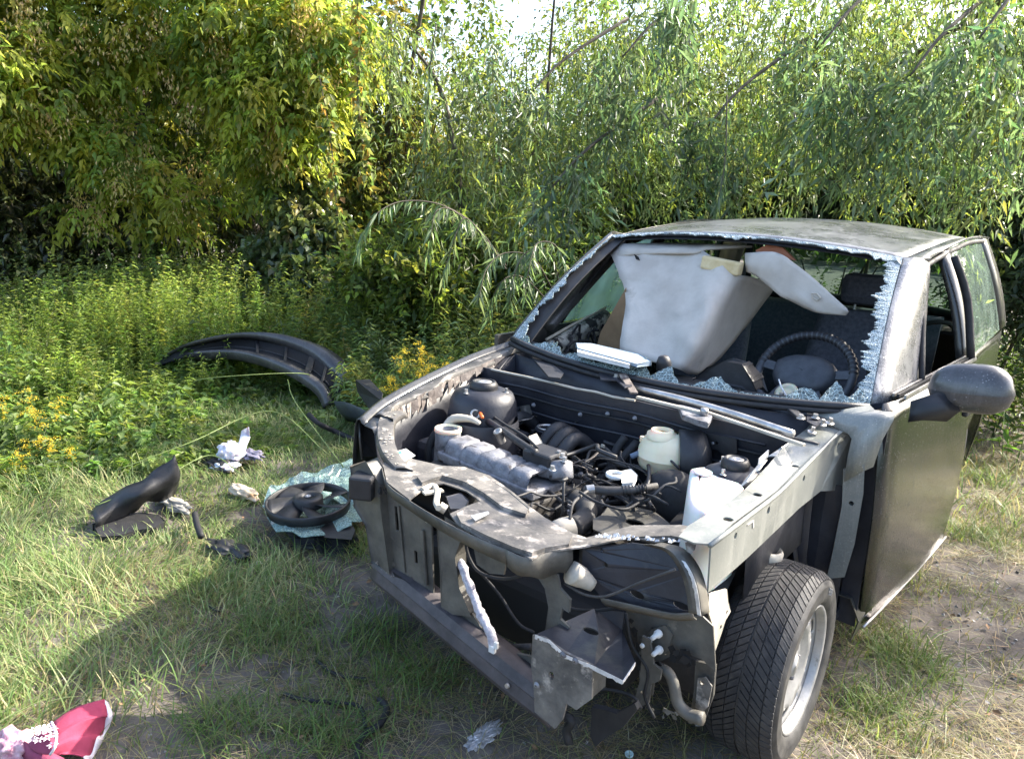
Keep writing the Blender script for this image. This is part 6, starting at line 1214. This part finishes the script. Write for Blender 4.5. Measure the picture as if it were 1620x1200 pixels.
for (cx_, cy_, dd_, rr_, lab_) in ((835, 130, 11, .75, 'thin sapling standing in the brightest gap of sky'), (640, 200, 9.4, .9, 'thin leafy sapling under the left gap of sky'), (790, 300, 8.8, .7, 'sapling with small bright leaves left of the wreck\'s roof'), (930, 170, 9.2, .9, 'sapling with small leaves right of the brightest gap'), (1080, 220, 9, .8, 'sapling with small leaves above the middle of the roof'), (1240, 120, 9, 1.0, 'sapling with small bright leaves above the driver side of the roof'), (1400, 180, 8.8, .9, 'sapling with small leaves above the rear corner of the roof'), (1560, 140, 8.6, 1.0, 'sapling with small sunlit leaves at the upper right'), (1100, 40, 9.6, .8, 'sapling with small leaves left of the right-hand gap of sky')):
    q0 = V(far_(un_(cx_, cy_, dd_), 1)); bx_, by_ = q0.x, q0.y
    t = tree('sapling', bx_, by_, lab_, 'sapling', 'thin saplings at the wood edge')
    broad_crown('crown', [(q0, rr_), (q0+V(.5, .2, .5), rr_*.7), (q0+V(-.5, .1, -.4), rr_*.8), (q0+V(.2, -.1, -.9), rr_*.6)], 650, 6, .062, [(.11, .16, .045), (.16, .20, .05), (.08, .12, .035), (.22, .24, .06)], m_leaf, t, .35, .42, .3)
    limb([(((bx_, by_, -.1), (bx_+.06, by_, 1.5), (bx_-.05, by_, q0.z+rr_*.6)), .025, .008), (((bx_, by_, .9), (bx_+.4, by_, 1.9), (bx_+.6, by_, q0.z+.5)), .014, .005)], parent=t, name='trunk')
# ---- low bushes at the foot of the trees
def bush(lumps, n, label, cols=GB, size=.075, name='low_bush', m=m_leaf, grp='bushes at the foot of the trees'):
    c = lumps[0][0]; t = tree(name, c[0], c[1], label, 'bush', grp); broad_crown('crown', lumps, n, 7, size, cols, m, t, .1, .45, .22)
    limb([(((c[0]+dx, c[1], -.08), (c[0]+dx*1.5, c[1]+.1, .5), (c[0]+dx*3, c[1], 1.0)), .02, .006) for dx in (-.1, .05, .15)], parent=t, name='stem'); return t
bush([((-3.458,2.489,0.957), .35), ((-3.157,2.791,1.027), .4), ((-3.294,2.058,0.837), .3), ((-2.875,2.201,0.824), .3)], 1100, 'loose green bush behind the arching willow spray')
bush([((-3.303,3.851,1.105), .5), ((-3.08,4.387,1.175), .5), ((-3.384,3.389,0.99), .4), ((-2.499,3.181,0.911), .35)], 1500, 'bright bush left of the windscreen pillar of the wreck', [(.10, .15, .03), (.14, .18, .04), (.07, .11, .03)])
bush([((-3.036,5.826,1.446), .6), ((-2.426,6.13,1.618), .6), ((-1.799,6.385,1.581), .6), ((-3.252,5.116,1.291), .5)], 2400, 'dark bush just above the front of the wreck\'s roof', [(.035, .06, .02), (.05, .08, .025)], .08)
bush([((-1.033,6.21,1.673), .5), ((-0.477,6.344,1.698), .5), ((-0.063,6.218,1.653), .5)], 1800, 'grey-green bush just above the rear corner of the wreck\'s roof', [(.035, .055, .03), (.05, .075, .035)], .09)
bush([((0.486,5.485,1.559), .55), ((0.826,5.305,1.184), .6), ((0.766,4.888,1.005), .4), ((0.957,5.52,1.536), .7)], 2200, 'dark grey-green bush at the right edge behind the wreck', [(.06, .09, .05), (.09, .12, .06)], .07)
GAPON[0] = True
# ---- willow: strands hanging from arching limbs
def willow(name, anchors, n, label, Ls=(.4, 1.1), leafL=.095, cols=((.12, .17, .06), (.16, .21, .09), (.18, .22, .12), (.22, .26, .06)), lp=26, x=None, spread=.35, grp=None, void=True):
    t = tree(name, x[0], x[1], label, 'tree', grp); l = Leaves()
    P, d, k = in_lumps(anchors, n, .5)
    if void:
        pass
    H = rng.normal(size=(n, 3))*.8; H[:, 2] = np.abs(H[:, 2])*.3; L = Ls[0]+(Ls[1]-Ls[0])*rng.random(n); base = pal(n, cols, .22)
    prev = P.copy()
    for j in range(lp):
        s = (j+1)/lp; Q = P+H*(spread*s*(1-.35*s)*2)[..., None] if False else P+H*(spread*s*(1.4-.7*s)); Q = Q.copy(); Q[:, 2] -= L*s**1.3
        if j % 4 == 3: l.stems(prev, Q, np.full(n, .003), np.tile([[.10, .10, .04]], (n, 1))); prev = Q.copy()
        tdir = np.array([[0, 0, -1.]])+H*.35
        dd = unit(tdir+rng.normal(size=(n, 3))*.75); ll = leafL*(.65+.6*rng.random(n)); l.add(Q+rng.normal(size=(n, 3))*.03, dd, ll, ll*.21, np.clip(base*(1+rng.normal(size=(n, 1))*.15), .01, .9), roll=.9, droop=.1, fold=.2)
    l.build('hanging_strands', m_willow, t)['kind'] = 'stuff'; return t
wa = [((-2.559,4.219,2.931), .6), ((-2.953,4.054,2.447), .5), ((-1.985,4.352,2.706), .6), ((-2.555,4.109,2.169), .5), ((-2.15,4.579,2.04), .5), ((-3.15,3.6,1.801), .35), ((-2.77,3.882,1.599), .35), ((-2.108,4.69,3.447), .5)]
w_1 = willow('willow_tree', wa, 300, 'willow with thin upright stems and hanging strands in the middle of the wood', x=(-2.967,5.252,0.765)[:2], grp='willows behind the wreck')
limb([(((-3.624,4.968,0.924), (-3.528,4.537,2.223), (-3.356,4.282,3.004), (-3.231,4.163,3.725)), .018, .010), (((-2.409,5.679,1.004), (-2.324,5.257,2.273), (-2.248,4.951,3.034), (-2.189,4.793,3.738)), .02, .012), (((-2.641,4.871,0.88), (-2.649,4.667,1.447), (-2.712,4.363,2.195)), .025, .01)], parent=w_1, name='trunk')
wb_ = [((-1.021,4.181,2.895), .6), ((-0.517,4.19,2.593), .6), ((0.027,4.093,2.708), .6), ((0.455,4.007,2.43), .55), ((-1.044,4.489,2.282), .45), ((-0.25,4.326,2.066), .45), ((0.349,4.241,2.015), .4), ((-0.416,4.298,3.203), .5), ((0.49,4.113,2.976), .5), ((-1.45,4.352,2.074), .4)]
w_2 = willow('willow_tree', wb_, 440, 'large willow with dark slanting limbs and strands hanging over the wreck\'s roof', x=(0.365,6.062,1.053)[:2], grp='willows behind the wreck')
limb([(((0.655,5.893,1.144), (0.345,5.265,1.75), (0.541,4.627,2.429)), .06, .03), (((-0.403,5.339,1.565), (-0.952,4.679,2.669), (-0.678,4.484,3.011), (-0.562,4.414,3.418)), .02, .014), (((-0.768,4.579,2.285), (-0.197,4.471,2.652), (0.269,4.305,2.902), (0.56,4.302,3.085)), .012, .028), (((-0.12,4.563,2.039), (0.201,4.505,2.211), (0.556,4.424,2.443)), .01, .03)], parent=w_2, name='branch')
wc = [((-3.562,2.557,2.719), .3, .5), ((-3.083,2.799,2.441), .3, .6), ((-3.259,2.712,1.849), .25), ((-2.816,2.846,1.663), .3), ((-2.364,2.945,1.435), .25), ((-2.843,2.288,1.403), .2)]
w_3 = willow('young_willow', wc, 150, 'young willow with sparse hanging strands left of the wreck\'s roof', x=(-3.122,2.769,0.654)[:2], grp='willows behind the wreck', lp=24)
limb([(((-3.116,2.764,0.6), (-3.137,2.832,1.397), (-3.379,2.823,2.311), (-3.532,2.599,2.677)), .03, .01)], parent=w_3, name='trunk')
GAPON[0] = False
w_shade = willow('willow_tree', [(V(3.2, 5.3, 4.7), .65), (V(4.3, 6.9, 4.9), .8), (V(3.0, 4.5, 5.6), .3)], 230, 'unseen willow added beyond the right edge to shade the door of the wreck', x=(4.6, 6.8), grp='willows behind the wreck', lp=22)  # out-of-view tree added towards the sun to shade door and right ground
limb([(((4.6, 6.8, -.05), (4.5, 6.7, 2.2), (4.2, 6.4, 4.2), (3.4, 5.6, 5.0)), .16, .04), (((4.2, 6.4, 4.0), (3.4, 5.2, 5.2), (3.0, 4.6, 5.8)), .04, .01)], parent=w_shade, name='trunk')
for (pts_, n_s, lab_) in (([((-1.623,2.743,2.48), .20), ((-1.48,2.763,2.151), .16)], 26, 'dense hanging willow clump near the middle of the wood'), ([((-1.145,3.171,2.061), .22), ((-0.976,3.151,1.89), .15)], 28, 'grey-green willow clump hanging just above the middle of the roof'),
     ([((-0.431,3.164,2.544), .24), ((-0.27,3.158,2.236), .2)], 32, 'long willow clump hanging from the slanting limb'), ([((0.096,3.238,2.341), .22), ((0.086,3.169,2.043), .2)], 30, 'broad willow clump hanging above the rear of the roof'), ([((0.456,3.074,2.497), .22), ((0.646,3.165,2.035), .2)], 30, 'willow clump hanging at the upper right edge'), ([((-1.865,2.319,1.577), .18), ((-1.748,2.396,1.751), .15)], 22, 'willow clump hanging left of the front corner of the roof'), ([((-2.582,2.975,2.3), .22), ((-2.839,2.968,2.641), .18)], 20, 'thin willow clump hanging across the brightest gap of sky'), ([((-1.298,2.746,2.767), .22)], 22, 'willow clump hanging from above at the top edge')):
    GAPON[0] = False
    t_w = willow('willow_clump', pts_, n_s, lab_, Ls=(.35, .8), leafL=.10, cols=((.10, .15, .08), (.13, .18, .10), (.08, .12, .06)), lp=22, x=tuple(pts_[0][0])[:2], spread=.22, grp='dense willow clumps hanging in front of the wood')
    t_w['category'] = 'willow branch'
    limb([((V(pts_[0][0])+V(.3, .9, .7), V(pts_[0][0])+V(.1, .3, .3), V(pts_[0][0])),  .016, .006)], parent=t_w)
# arching sprays: each strand drawn by hand
def spray(paths, label, leafL=.088, name='willow_spray', cols=((.13, .18, .09), (.16, .21, .11), (.10, .15, .06)), step=.016, down=.9, grp='arching willow sprays beside the wreck'):
    c = V(paths[0][0]); t = tree(name, c.x, c.y, label, 'willow branch', grp); l = Leaves()
    for pts in paths:
        SP = smooth_path(pts, 8); MB().tube(SP, [.005, .003, .0015], 6).build('twig', m_bark, t, smooth=True)
        A = np.array([tuple(q) for q in SP]); seg = np.linalg.norm(np.diff(A, axis=0), axis=1).sum(); n = int(seg/step)
        tt = np.linspace(.08, 1, n)*(len(A)-1); i = np.minimum(tt.astype(int), len(A)-2); fr = (tt-i)[:, None]; Q = A[i]*(1-fr)+A[i+1]*fr; T = unit(A[i+1]-A[i])
        sd_ = unit(np.cross(T, [[0, 0, 1.]]))*np.where(np.arange(n) % 2, 1, -1)[:, None]
        dd = unit(T*.55+sd_*.55+np.array([[0, 0, -down]])+rng.normal(size=(n, 3))*.3); ll = leafL*(.7+.5*rng.random(n)); l.add(Q, dd, ll, ll*.16, pal(n, cols, .12), roll=.5, droop=.12, fold=.2)
    l.build('leaves', m_willow, t)['kind'] = 'stuff'; return t
spray([[(-1.579,1.51,1.12), (-1.53,1.18,1.347), (-1.539,0.907,1.461), (-1.607,0.699,1.476), (-1.621,0.535,1.417), (-1.665,0.479,1.316), (-1.678,0.454,1.217)],
       [(-1.579,1.51,1.12), (-1.514,1.191,1.313), (-1.502,0.941,1.44), (-1.493,0.812,1.43), (-1.471,0.757,1.321), (-1.477,0.739,1.194)],
       [(-1.577,1.509,1.101), (-1.5,1.202,1.297), (-1.444,0.992,1.402), (-1.44,0.926,1.353), (-1.43,0.857,1.226), (-1.447,0.823,1.096)]], 'arching silver-green willow spray standing out against the dark gap, highest of the sprays')
spray([[(-1.205,1.517,0.974), (-1.212,1.294,1.197), (-1.275,1.122,1.231), (-1.281,0.979,1.153), (-1.232,0.869,1.019)], [(-1.175,1.538,0.976), (-1.145,1.345,1.235), (-1.183,1.195,1.243), (-1.165,1.071,1.144), (-1.14,1.004,0.987)],
       [(-1.158,1.565,1.085), (-1.12,1.366,1.271), (-1.146,1.226,1.288), (-1.109,1.119,1.18), (-1.082,1.054,1.023)], [(-1.23,1.494,0.936), (-1.303,1.338,1.082), (-1.324,1.195,1.088), (-1.367,1.144,0.983), (-1.373,1.116,0.862)]],
      'thick willow spray drooping against the left windscreen pillar of the wreck', step=.012)
spray([[(-2.551,1.875,2.6), (-2.539,1.811,2.314), (-2.568,1.824,2.077), (-2.589,1.828,1.832)]], 'single willow strand hanging alone below the left gap of sky', step=.010, down=1.4)
spray([[(-0.88,2.83,2.219), (-0.825,2.781,1.865), (-0.795,2.696,1.626), (-0.821,2.685,1.446)]], 'single willow strand hanging above the middle of the wreck\'s roof', step=.011, down=1.4)
spray([[(-0.57,4.054,1.632), (-0.365,3.901,1.769), (-0.164,3.749,1.682), (-0.057,3.674,1.494)], [(-0.619,4.038,1.677), (-0.452,3.875,1.811), (-0.296,3.817,1.745), (-0.186,3.746,1.552)], [(-0.616,4.04,1.653), (-0.485,3.868,1.743), (-0.368,3.799,1.677), (-0.286,3.72,1.503)]], 'willow spray drooping just behind the rear half of the wreck\'s roof', step=.012)
# ================================================================ herbs and weeds
m_herb = M_leaf('herb_leaf', .42, .45, (1, 1, .6), .35)
def herbs(name, XY, H, cols, label, leaf=.055, per=22, aspect=.28, up=.2, kind='weeds', tip=None, m=None):
    n = len(XY); l = Leaves(); G = np.array([gh(x, y) for x, y in XY]); P = np.column_stack([XY, G]); T = P+np.column_stack([rng.normal(size=(n, 2))*.13*H[:, None], H]); base = pal(n, cols, .2)
    l.stems(P, T, np.full(n, .003), base*.8)
    for j in range(per):
        s = .12+.88*(j+rng.random(n))/per; Q = P+(T-P)*s[:, None]; a = rng.random(n)*2*PI; dd = np.column_stack([np.cos(a), np.sin(a), up+.4*rng.normal(size=n)]); ll = leaf*(.6+.7*rng.random(n))*(1.15-.45*s)
        C = base*(1+rng.normal(size=(n, 1))*.12)
        if tip is not None: C = np.where((s > .82)[:, None], C*.4+np.array([tip])*.6, C)
        l.add(Q, dd, ll, ll*aspect, np.clip(C, .01, .9), roll=.4, droop=.3)
    return tag(l.build(name, m or m_herb), label, kind, kind='stuff')
def scatter(n, x0, x1, y0, y1, f):
    X = rng.uniform(x0, x1, n*4); Y = rng.uniform(y0, y1, n*4); k = np.array([f(x, y) for x, y in zip(X, Y)]) > rng.random(n*4); return np.column_stack([X[k], Y[k]])[:n]
def edge(y): return -2.55+.12*math.sin(y*2.3)-.10*max(0, -.3-y)
# low leafy bank behind the mown grass
def fb(x, y):
    dd = edge(y)-x; return 1 if dd > 0 else 0
XY = scatter(7000, -8.2, -2.4, -1.8, 3.4, fb); dd = np.array([edge(y)-x for x, y in XY]); 
def bumper_clear(XY, H):
    a_, b_ = np.array([-4.3, .45]), np.array([-2.35, .95]); w = b_-a_; t = np.clip(((XY-a_)@w)/(w@w), 0, 1); dist = np.linalg.norm(XY-(a_+t[:, None]*w), axis=1); side = (XY-a_)@np.array([.64, -.77])
    return np.where((dist < .55) & (side > -.3), H*np.clip(.25+.9*dist, .2, 1), H)
nz = np.array([mn.noise(V(x*1.1, y*1.1, 7)) for x, y in XY]); nz1 = np.array([mn.noise(V(x*2.7, y*2.7, 17)) for x, y in XY])
H = (.09+.18*np.clip(dd/1.2, 0, 1)+.22*np.clip((dd-.8)/2, 0, 1))*(.5+.7*rng.random(len(XY)))*(1+1.1*nz+.5*nz1); H = bumper_clear(XY, np.maximum(H, .05)); sel = rng.random(len(XY))+.8*nz+.5*nz1
XYa, Ha, XY, H = XY[sel > .72], H[sel > .72], XY[sel <= .72], H[sel <= .72]
herbs('broad_leaved_weeds', XYa, Ha*1.05, [(.14, .21, .06), (.18, .25, .08), (.11, .17, .05)], 'paler broad-leaved weeds in patches over the bank around the bumper', per=12, leaf=.085, aspect=.5, up=.05)
herbs('leafy_weeds', XY, H, [(.10, .16, .04), (.13, .20, .05), (.08, .14, .04), (.17, .22, .05)], 'dense low green weeds covering the bank around the bumper', per=20, leaf=.06)
XY = scatter(900, -6.6, -3.7, -.4, 2.4, lambda x, y: 1 if abs(x+4.9-.2*y) < .9+.3*math.sin(y*3) else .1)
cl_ = [((-5.298,1.495,0.2), .45, 230, .95), ((-4.935,0.988,0.2), .3, 120, .75), ((-5.547,2.38,0.2), .4, 160, .8), ((-5.853,0.747,0.2), .5, 160, .6), ((-5.789,2.035,0.2), .3, 120, .8)]
XYc = np.concatenate([np.array(c[:2])+rng.normal(size=(n_c, 2))*s_c for c, s_c, n_c, h_c in cl_]); Hc = np.concatenate([h_c*(.6+.5*rng.random(n_c)) for c, s_c, n_c, h_c in cl_])
herbs('tall_leafy_shoots', XYc, bumper_clear(XYc, Hc), [(.24, .30, .08), (.30, .35, .10), (.19, .26, .07)], 'tall pale shoots standing in clumps at the foot of the trees on the left', per=50, leaf=.06, aspect=.2, up=.5)
herbs('goldenrod_shoots', XY, bumper_clear(XY, .35+.5*rng.random(len(XY))), [(.18, .25, .06), (.23, .29, .08), (.14, .21, .05)], 'bright yellow-green leafy shoots standing in the sun behind the bumper', per=44, leaf=.055, aspect=.2, up=.5)
XY = scatter(650, -9.5, -5.4, -.5, 3.6, lambda x, y: 1)
herbs('nettles', XY, .35+.6*rng.random(len(XY)), [(.19, .24, .10), (.15, .20, .08), (.23, .27, .12)], 'pale nettles along the edge of the shade on the left', per=18, leaf=.085, aspect=.5, up=.1)
def fr_(x, y): return 1 if (-.98 > x > -5.4 and y > 1.15+.5*max(0, x+2.1) and not (x < -2.9 and y < 1.6)) else 0
XY = scatter(3200, -5.4, -.95, .9, 4.8, fr_); H = .28+.35*rng.random(len(XY)); H *= np.clip((XY[:, 1]-.9)*1.0+.3, .35, 1.6)
herbs('willow_herbs', XY, H, [(.15, .21, .07), (.20, .26, .09), (.15, .22, .11), (.26, .28, .08)], 'long narrow-leaved weeds crowding between the bumper and the wreck', per=30, leaf=.085, aspect=.18, up=.1)
XY = scatter(1500, -6, 4, 3.7, 9, lambda x, y: 0 if (abs(x) < .95 and y < 3.6) else 1)
herbs('wood_edge_undergrowth', XY, .4+.5*rng.random(len(XY)), [(.06, .10, .03), (.08, .12, .03), (.05, .08, .025)], 'undergrowth along the wood edge behind the wreck', per=20, leaf=.09, aspect=.35)
# goldenrods in flower
def goldenrod(x, y, h, label, n=5, s=1.0, w=.12):
    t = tree('goldenrod', x, y, label, 'goldenrod', 'yellow goldenrods flowering in the weeds'); l = Leaves(); f_ = Leaves()
    for i in range(n):
        b = np.array([x+random.uniform(-w, w)*.6, y+random.uniform(-w, w)*.6, gh(x, y)]); tp = b+np.array([random.uniform(-w, w), random.uniform(-w, w), h*random.uniform(.85, 1.1)])
        l.stems(b[None], tp[None], np.array([.004]), np.array([[.10, .12, .04]])); m_ = 22; s_ = rng.random(m_)*.8; Q = b+(tp-b)*s_[:, None]; a = rng.random(m_)*6.28
        l.add(Q, np.column_stack([np.cos(a), np.sin(a), np.full(m_, .2)]), np.full(m_, .07), np.full(m_, .016), pal(m_, [(.08, .13, .04), (.11, .16, .05)]))
        for k in range(8):
            a = random.random()*6.28; L = random.uniform(.03, .085)*s; d = np.array([math.cos(a), math.sin(a), random.uniform(.1, .8)]); m_ = 26; q = rng.random(m_); base = tp-np.array([0, 0, k*.018*s])
            Q = base+d*(q*L)[:, None]; Q[:, 2] -= q**2*L*.5; Q += rng.normal(size=(m_, 3))*.005; f_.add(Q, rng.normal(size=(m_, 3))+np.array([[0, 0, .6]]), np.full(m_, .009), np.full(m_, .006), pal(m_, [(.52, .42, .05), (.60, .50, .07), (.44, .36, .06)], .12))
    l.build('stems', m_herb, t)['kind'] = 'stuff'; f_.build('flowers', m_seedm, t)['kind'] = 'stuff'
for (q, h, lab, n, s) in (((-1.784,1.048,0.6), .66, 'bright goldenrod in flower right beside the wing edge of the wreck', 6, 1.0), ((-1.837,1.015,0.52), .52, 'lower goldenrod leaning out beneath the brightest one by the wing edge', 3, .9), ((-3.063,-0.603,0.12), .2, 'bright yellow flowering stem drooping at the left edge of the grass', 3, .8), ((-3.091,-0.469,0.1), .18, 'small yellow flowering stem just right of the one at the left edge', 2, .5),
                      ((-3.228,-0.521,0.35), .40, 'brownish goldenrod plume at the left edge of the weed bank', 4, 1.0), ((-4.188,2.867,0.55), .62, 'goldenrod in flower, leftmost of the cluster behind the bumper end', 5, 1.1), ((-3.886,2.908,0.6), .66, 'goldenrod in flower, middle of the cluster behind the bumper end', 5, 1.1), ((-3.483,2.913,0.6), .66, 'goldenrod in flower, rightmost of the cluster behind the bumper end', 5, 1.1), ((-3.838,3.683,0.85), .92, 'tall goldenrod half hidden among the willow leaves', 4, 1.2)):
    goldenrod(q[0], q[1], h, lab, n, s)
# a few arching long stems over the bank
mb = MB()
for pts in ([(-2.009,-0.032,0.1),(-2.301,-0.031,0.12),(-2.191,-0.363,0.1),(-2.213,-0.654,0.05)], [(-3.328,1.456,0.1), (-2.907,0.979,0.3), (-3.149,0.479,0.3), (-3.4,0.486,0.2)], [(-1.726,0.468,0), (-2.419,0.618,0.25), (-2.638,0.711,0.35)], [(-2.136,0.626,0), (-2.548,0.53,0.2), (-2.474,-0.038,0.15), (-2.589,-0.394,0.05)]):
    mb.tube(pts, .003, 5, smooth=6)
tag(mb.build('long_grass_stalks', mat('green_stalk', (.16, .22, .06), (.2, .26, .08), .5), None, smooth=True), 'long thin stalks arching over the weeds in front of the bumper', 'stalks', kind='stuff')
# ================================================================ grass
def grass(name, XY, h, w, cols, label, lean=.6, segs=3, head=None, base_mul=.6):
    n = len(XY); G = np.array([gh(x, y) for x, y in XY]); a = rng.random(n)*2*PI if head is None else head+rng.normal(size=n)*.9
    dx, dy = np.cos(a), np.sin(a); S = np.column_stack([-dy, dx, np.zeros(n)]); ln = lean*(.4+1.0*rng.random(n)); P = np.column_stack([XY, G-.004]); c = pal(n, cols, .22); vs, cs = [], []
    for k in range(segs+1):
        s = k/segs; out = h*ln*s**1.8; zz = h*np.maximum(.12, (1-.35*ln))*s*(1-.28*ln*s*s)
        Q = P+np.column_stack([dx*out, dy*out, zz]); ww = w*(1-s**2*.98)
        if k < segs: vs += [Q-S*ww[:, None], Q+S*ww[:, None]]; cs += [c, c]
        else: vs += [Q]; cs += [c]
    K = 2*segs+1; Vv = np.stack(vs, 1).reshape(-1, 3); Cc = np.stack(cs, 1).reshape(-1, 3); b = np.arange(n)[:, None]*K; tr = []
    for k in range(segs-1): i = 2*k; tr += [b+np.array([[i, i+1, i+3]]), b+np.array([[i, i+3, i+2]])]
    i = 2*(segs-1); tr.append(b+np.array([[i, i+1, i+2]]))
    return tag(np_mesh(name, Vv, np.concatenate(tr), Cc, m_grass), label, 'grass', kind='stuff')
GG = [(.13, .19, .055), (.18, .24, .09), (.10, .16, .05), (.24, .28, .13), (.34, .33, .17)]
ST = [(.32, .26, .15), (.25, .20, .11), (.38, .33, .22), (.20, .20, .09)]
def nz2(x, y, s, o=0): return mn.noise(V(x*s, y*s, o))
def lush(x, y):
    if x < -4.2: return 0
    e = 1 if x < -1.25 else max(0, 1-(x+1.25)/.55)
    if y > .9 and x > -1.5: e *= .5
    if x > -1.9 and -.25 < y < .35: e *= .12
    if (x+2.15)**2+(y+.45)**2 < .06: e *= .3
    return e*(.55+.75*max(-.4, nz2(x, y, 1.6)+.35))
XY = scatter(60000, -4.0, -.5, -2.0, 2.6, lush); h = (.06+.11*rng.random(len(XY)))*(1+.6*np.array([nz2(x, y, 2.1, 4) for x, y in XY]))*np.where((XY[:, 1] > -.9) & (XY[:, 1] < .7) & (XY[:, 0] > -2.6), .65, 1)
grass('lush_grass', XY, h, np.full(len(XY), .0026), GG, 'lush bent grass to the left of the wreck, half in sunshine', 1.0, 4, head=2.6+np.array([3.5*nz2(x, y, 2.6, 9) for x, y in XY]))
def patch(x, y):
    if abs(x) < .8 and -.55 < y < 3.2: return .12
    if x < -1.0 and y < -.2: return .5
    if x > .85: return max(.05, nz2(x, y, 2.4, 2)*2.0+.05)*.6
    return max(.05, nz2(x, y, 2.4, 2)*2.4+.15)*.75
XY = scatter(30000, -1.3, 2.6, -1.9, 3.8, patch); h = .03+.075*rng.random(len(XY))
grass('patchy_grass', XY, h, np.full(len(XY), .0017), [(.10, .15, .04), (.14, .18, .05), (.20, .20, .08), (.24, .20, .10)], 'sparse green and yellowing grass around the front of the wreck', .9, 3)
XY = scatter(72000, -1.8, 2.8, -1.9, 4.2, lambda x, y: max(.12, .5+1.6*nz2(x, y, 1.9, 6))*(.15 if ((x-1.12)/.32)**2+((y-1.35)/.65)**2 < 1 else 1)); h = .035+.075*rng.random(len(XY))
grass('dry_straw', XY, h, np.full(len(XY), .0013), ST, 'flattened dry straw on the bare soil around the wreck', 2.6, 3)
XY = scatter(22000, .84, 3.0, -.2, 4.5, lambda x, y: max(.04, .3+2.2*nz2(x, y, 2.6, 12))*(.12 if ((x-1.12)/.32)**2+((y-1.35)/.65)**2 < 1 else 1)); grass('pale_straw_mats', XY, .05+.09*rng.random(len(XY)), np.full(len(XY), .0016), [(.42, .38, .28), (.50, .46, .36), (.34, .30, .20), (.26, .26, .16)], 'pale matted straw on the grey soil to the right of the wreck', 2.8, 3)
# tufts
tc_ = np.array([(-0.586,-0.411,-0.05), (-0.278,-0.478,-0.05), (-0.884,-0.629,-0.05), (-1.332,-0.613,-0.05), (0.854,0.853,-0.05), (0.981,0.757,-0.05), (0.914,0.419,-0.05), (0.889,3.283,-0.05), (-1.113,0.058,-0.05), (-0.567,-1.024,-0.05), (-0.287,-0.848,-0.05), (0.961,2.238,-0.05)])
XY = np.concatenate([c[:2]+rng.normal(size=(300, 2))*.085 for c in tc_]); grass('grass_tufts', XY, .06+.09*rng.random(len(XY)), np.full(len(XY), .0021), [(.09, .15, .04), (.12, .18, .05), (.18, .20, .07)], 'greener grass tufts standing out of the worn soil', .9, 4)
XY = scatter(16000, -4.2, 8, 2.4, 9, lambda x, y: 0 if abs(x) < .8 and y < 3.2 else 1); grass('far_grass', XY, .10+.14*rng.random(len(XY)), np.full(len(XY), .004), GG+ST[:2], 'rough grass behind and to the right of the wreck', .8, 3)
# gravelly chips on the grey soil at the right
mb = MB(); 
for k in range(1500):
    x, y = random.gauss(1.15, .35), random.gauss(1.3, .7); s = random.uniform(.003, .012)
    if abs(x) < .86 and y > -.4: continue
    if k % 2 == 0: x, y = random.uniform(-1.8, 1.4), random.uniform(-1.9, -.3); s *= .7
    q = V(x, y, gh(x, y)+s*.2); d = [V(random.uniform(-1, 1), random.uniform(-1, 1), random.uniform(-.5, .7))*s for _ in range(5)]; mb.add([q+t for t in d], [(0, 1, 2), (0, 2, 3), (1, 3, 4), (2, 3, 4), (0, 1, 4)])
tag(mb.build('soil_crumbs', m_stone), 'pale grit and glass crumbs scattered on the worn soil', 'grit', kind='stuff')
mb = MB(); rnd = random.Random(77)
for k in range(900):
    x, y = rnd.uniform(-1.9, 2.2), rnd.uniform(-1.9, 2.6)
    if abs(x) < .84 and y > -.3: continue
    s_ = rnd.uniform(.006, .018); a = rnd.uniform(0, 6.3); q = V(x, y, gh(x, y)+.006+rnd.random()*.012); d = V(math.cos(a), math.sin(a), rnd.uniform(-.4, .5))*s_; e = V(-math.sin(a), math.cos(a), rnd.uniform(-.5, .5))*s_*.5
    mb.add([q-d, q-e, q+d, q+e+V(0, 0, s_*.3)], [(0, 1, 2), (0, 2, 3)])
tag(mb.build('fallen_leaves', leafm), 'small brown fallen leaves scattered over the worn ground', 'leaves', kind='stuff')
# far wood closing the horizon
lv = Leaves(); n = 26000; a = rng.random(n)*2*PI; R_f = rng.uniform(22, 30, n); zf = rng.random(n)**1.2*3.2; P = np.column_stack([np.cos(a)*R_f, np.sin(a)*R_f, zf]); lv.add(P, rng.normal(size=(n, 3)), .55+.35*rng.random(n), .3+.2*rng.random(n), pal(n, [(.05, .08, .025), (.08, .11, .03)], .2))
tag(lv.build('distant_wood', m_leaf), 'distant wood closing off the view all around', 'wood', kind='stuff')
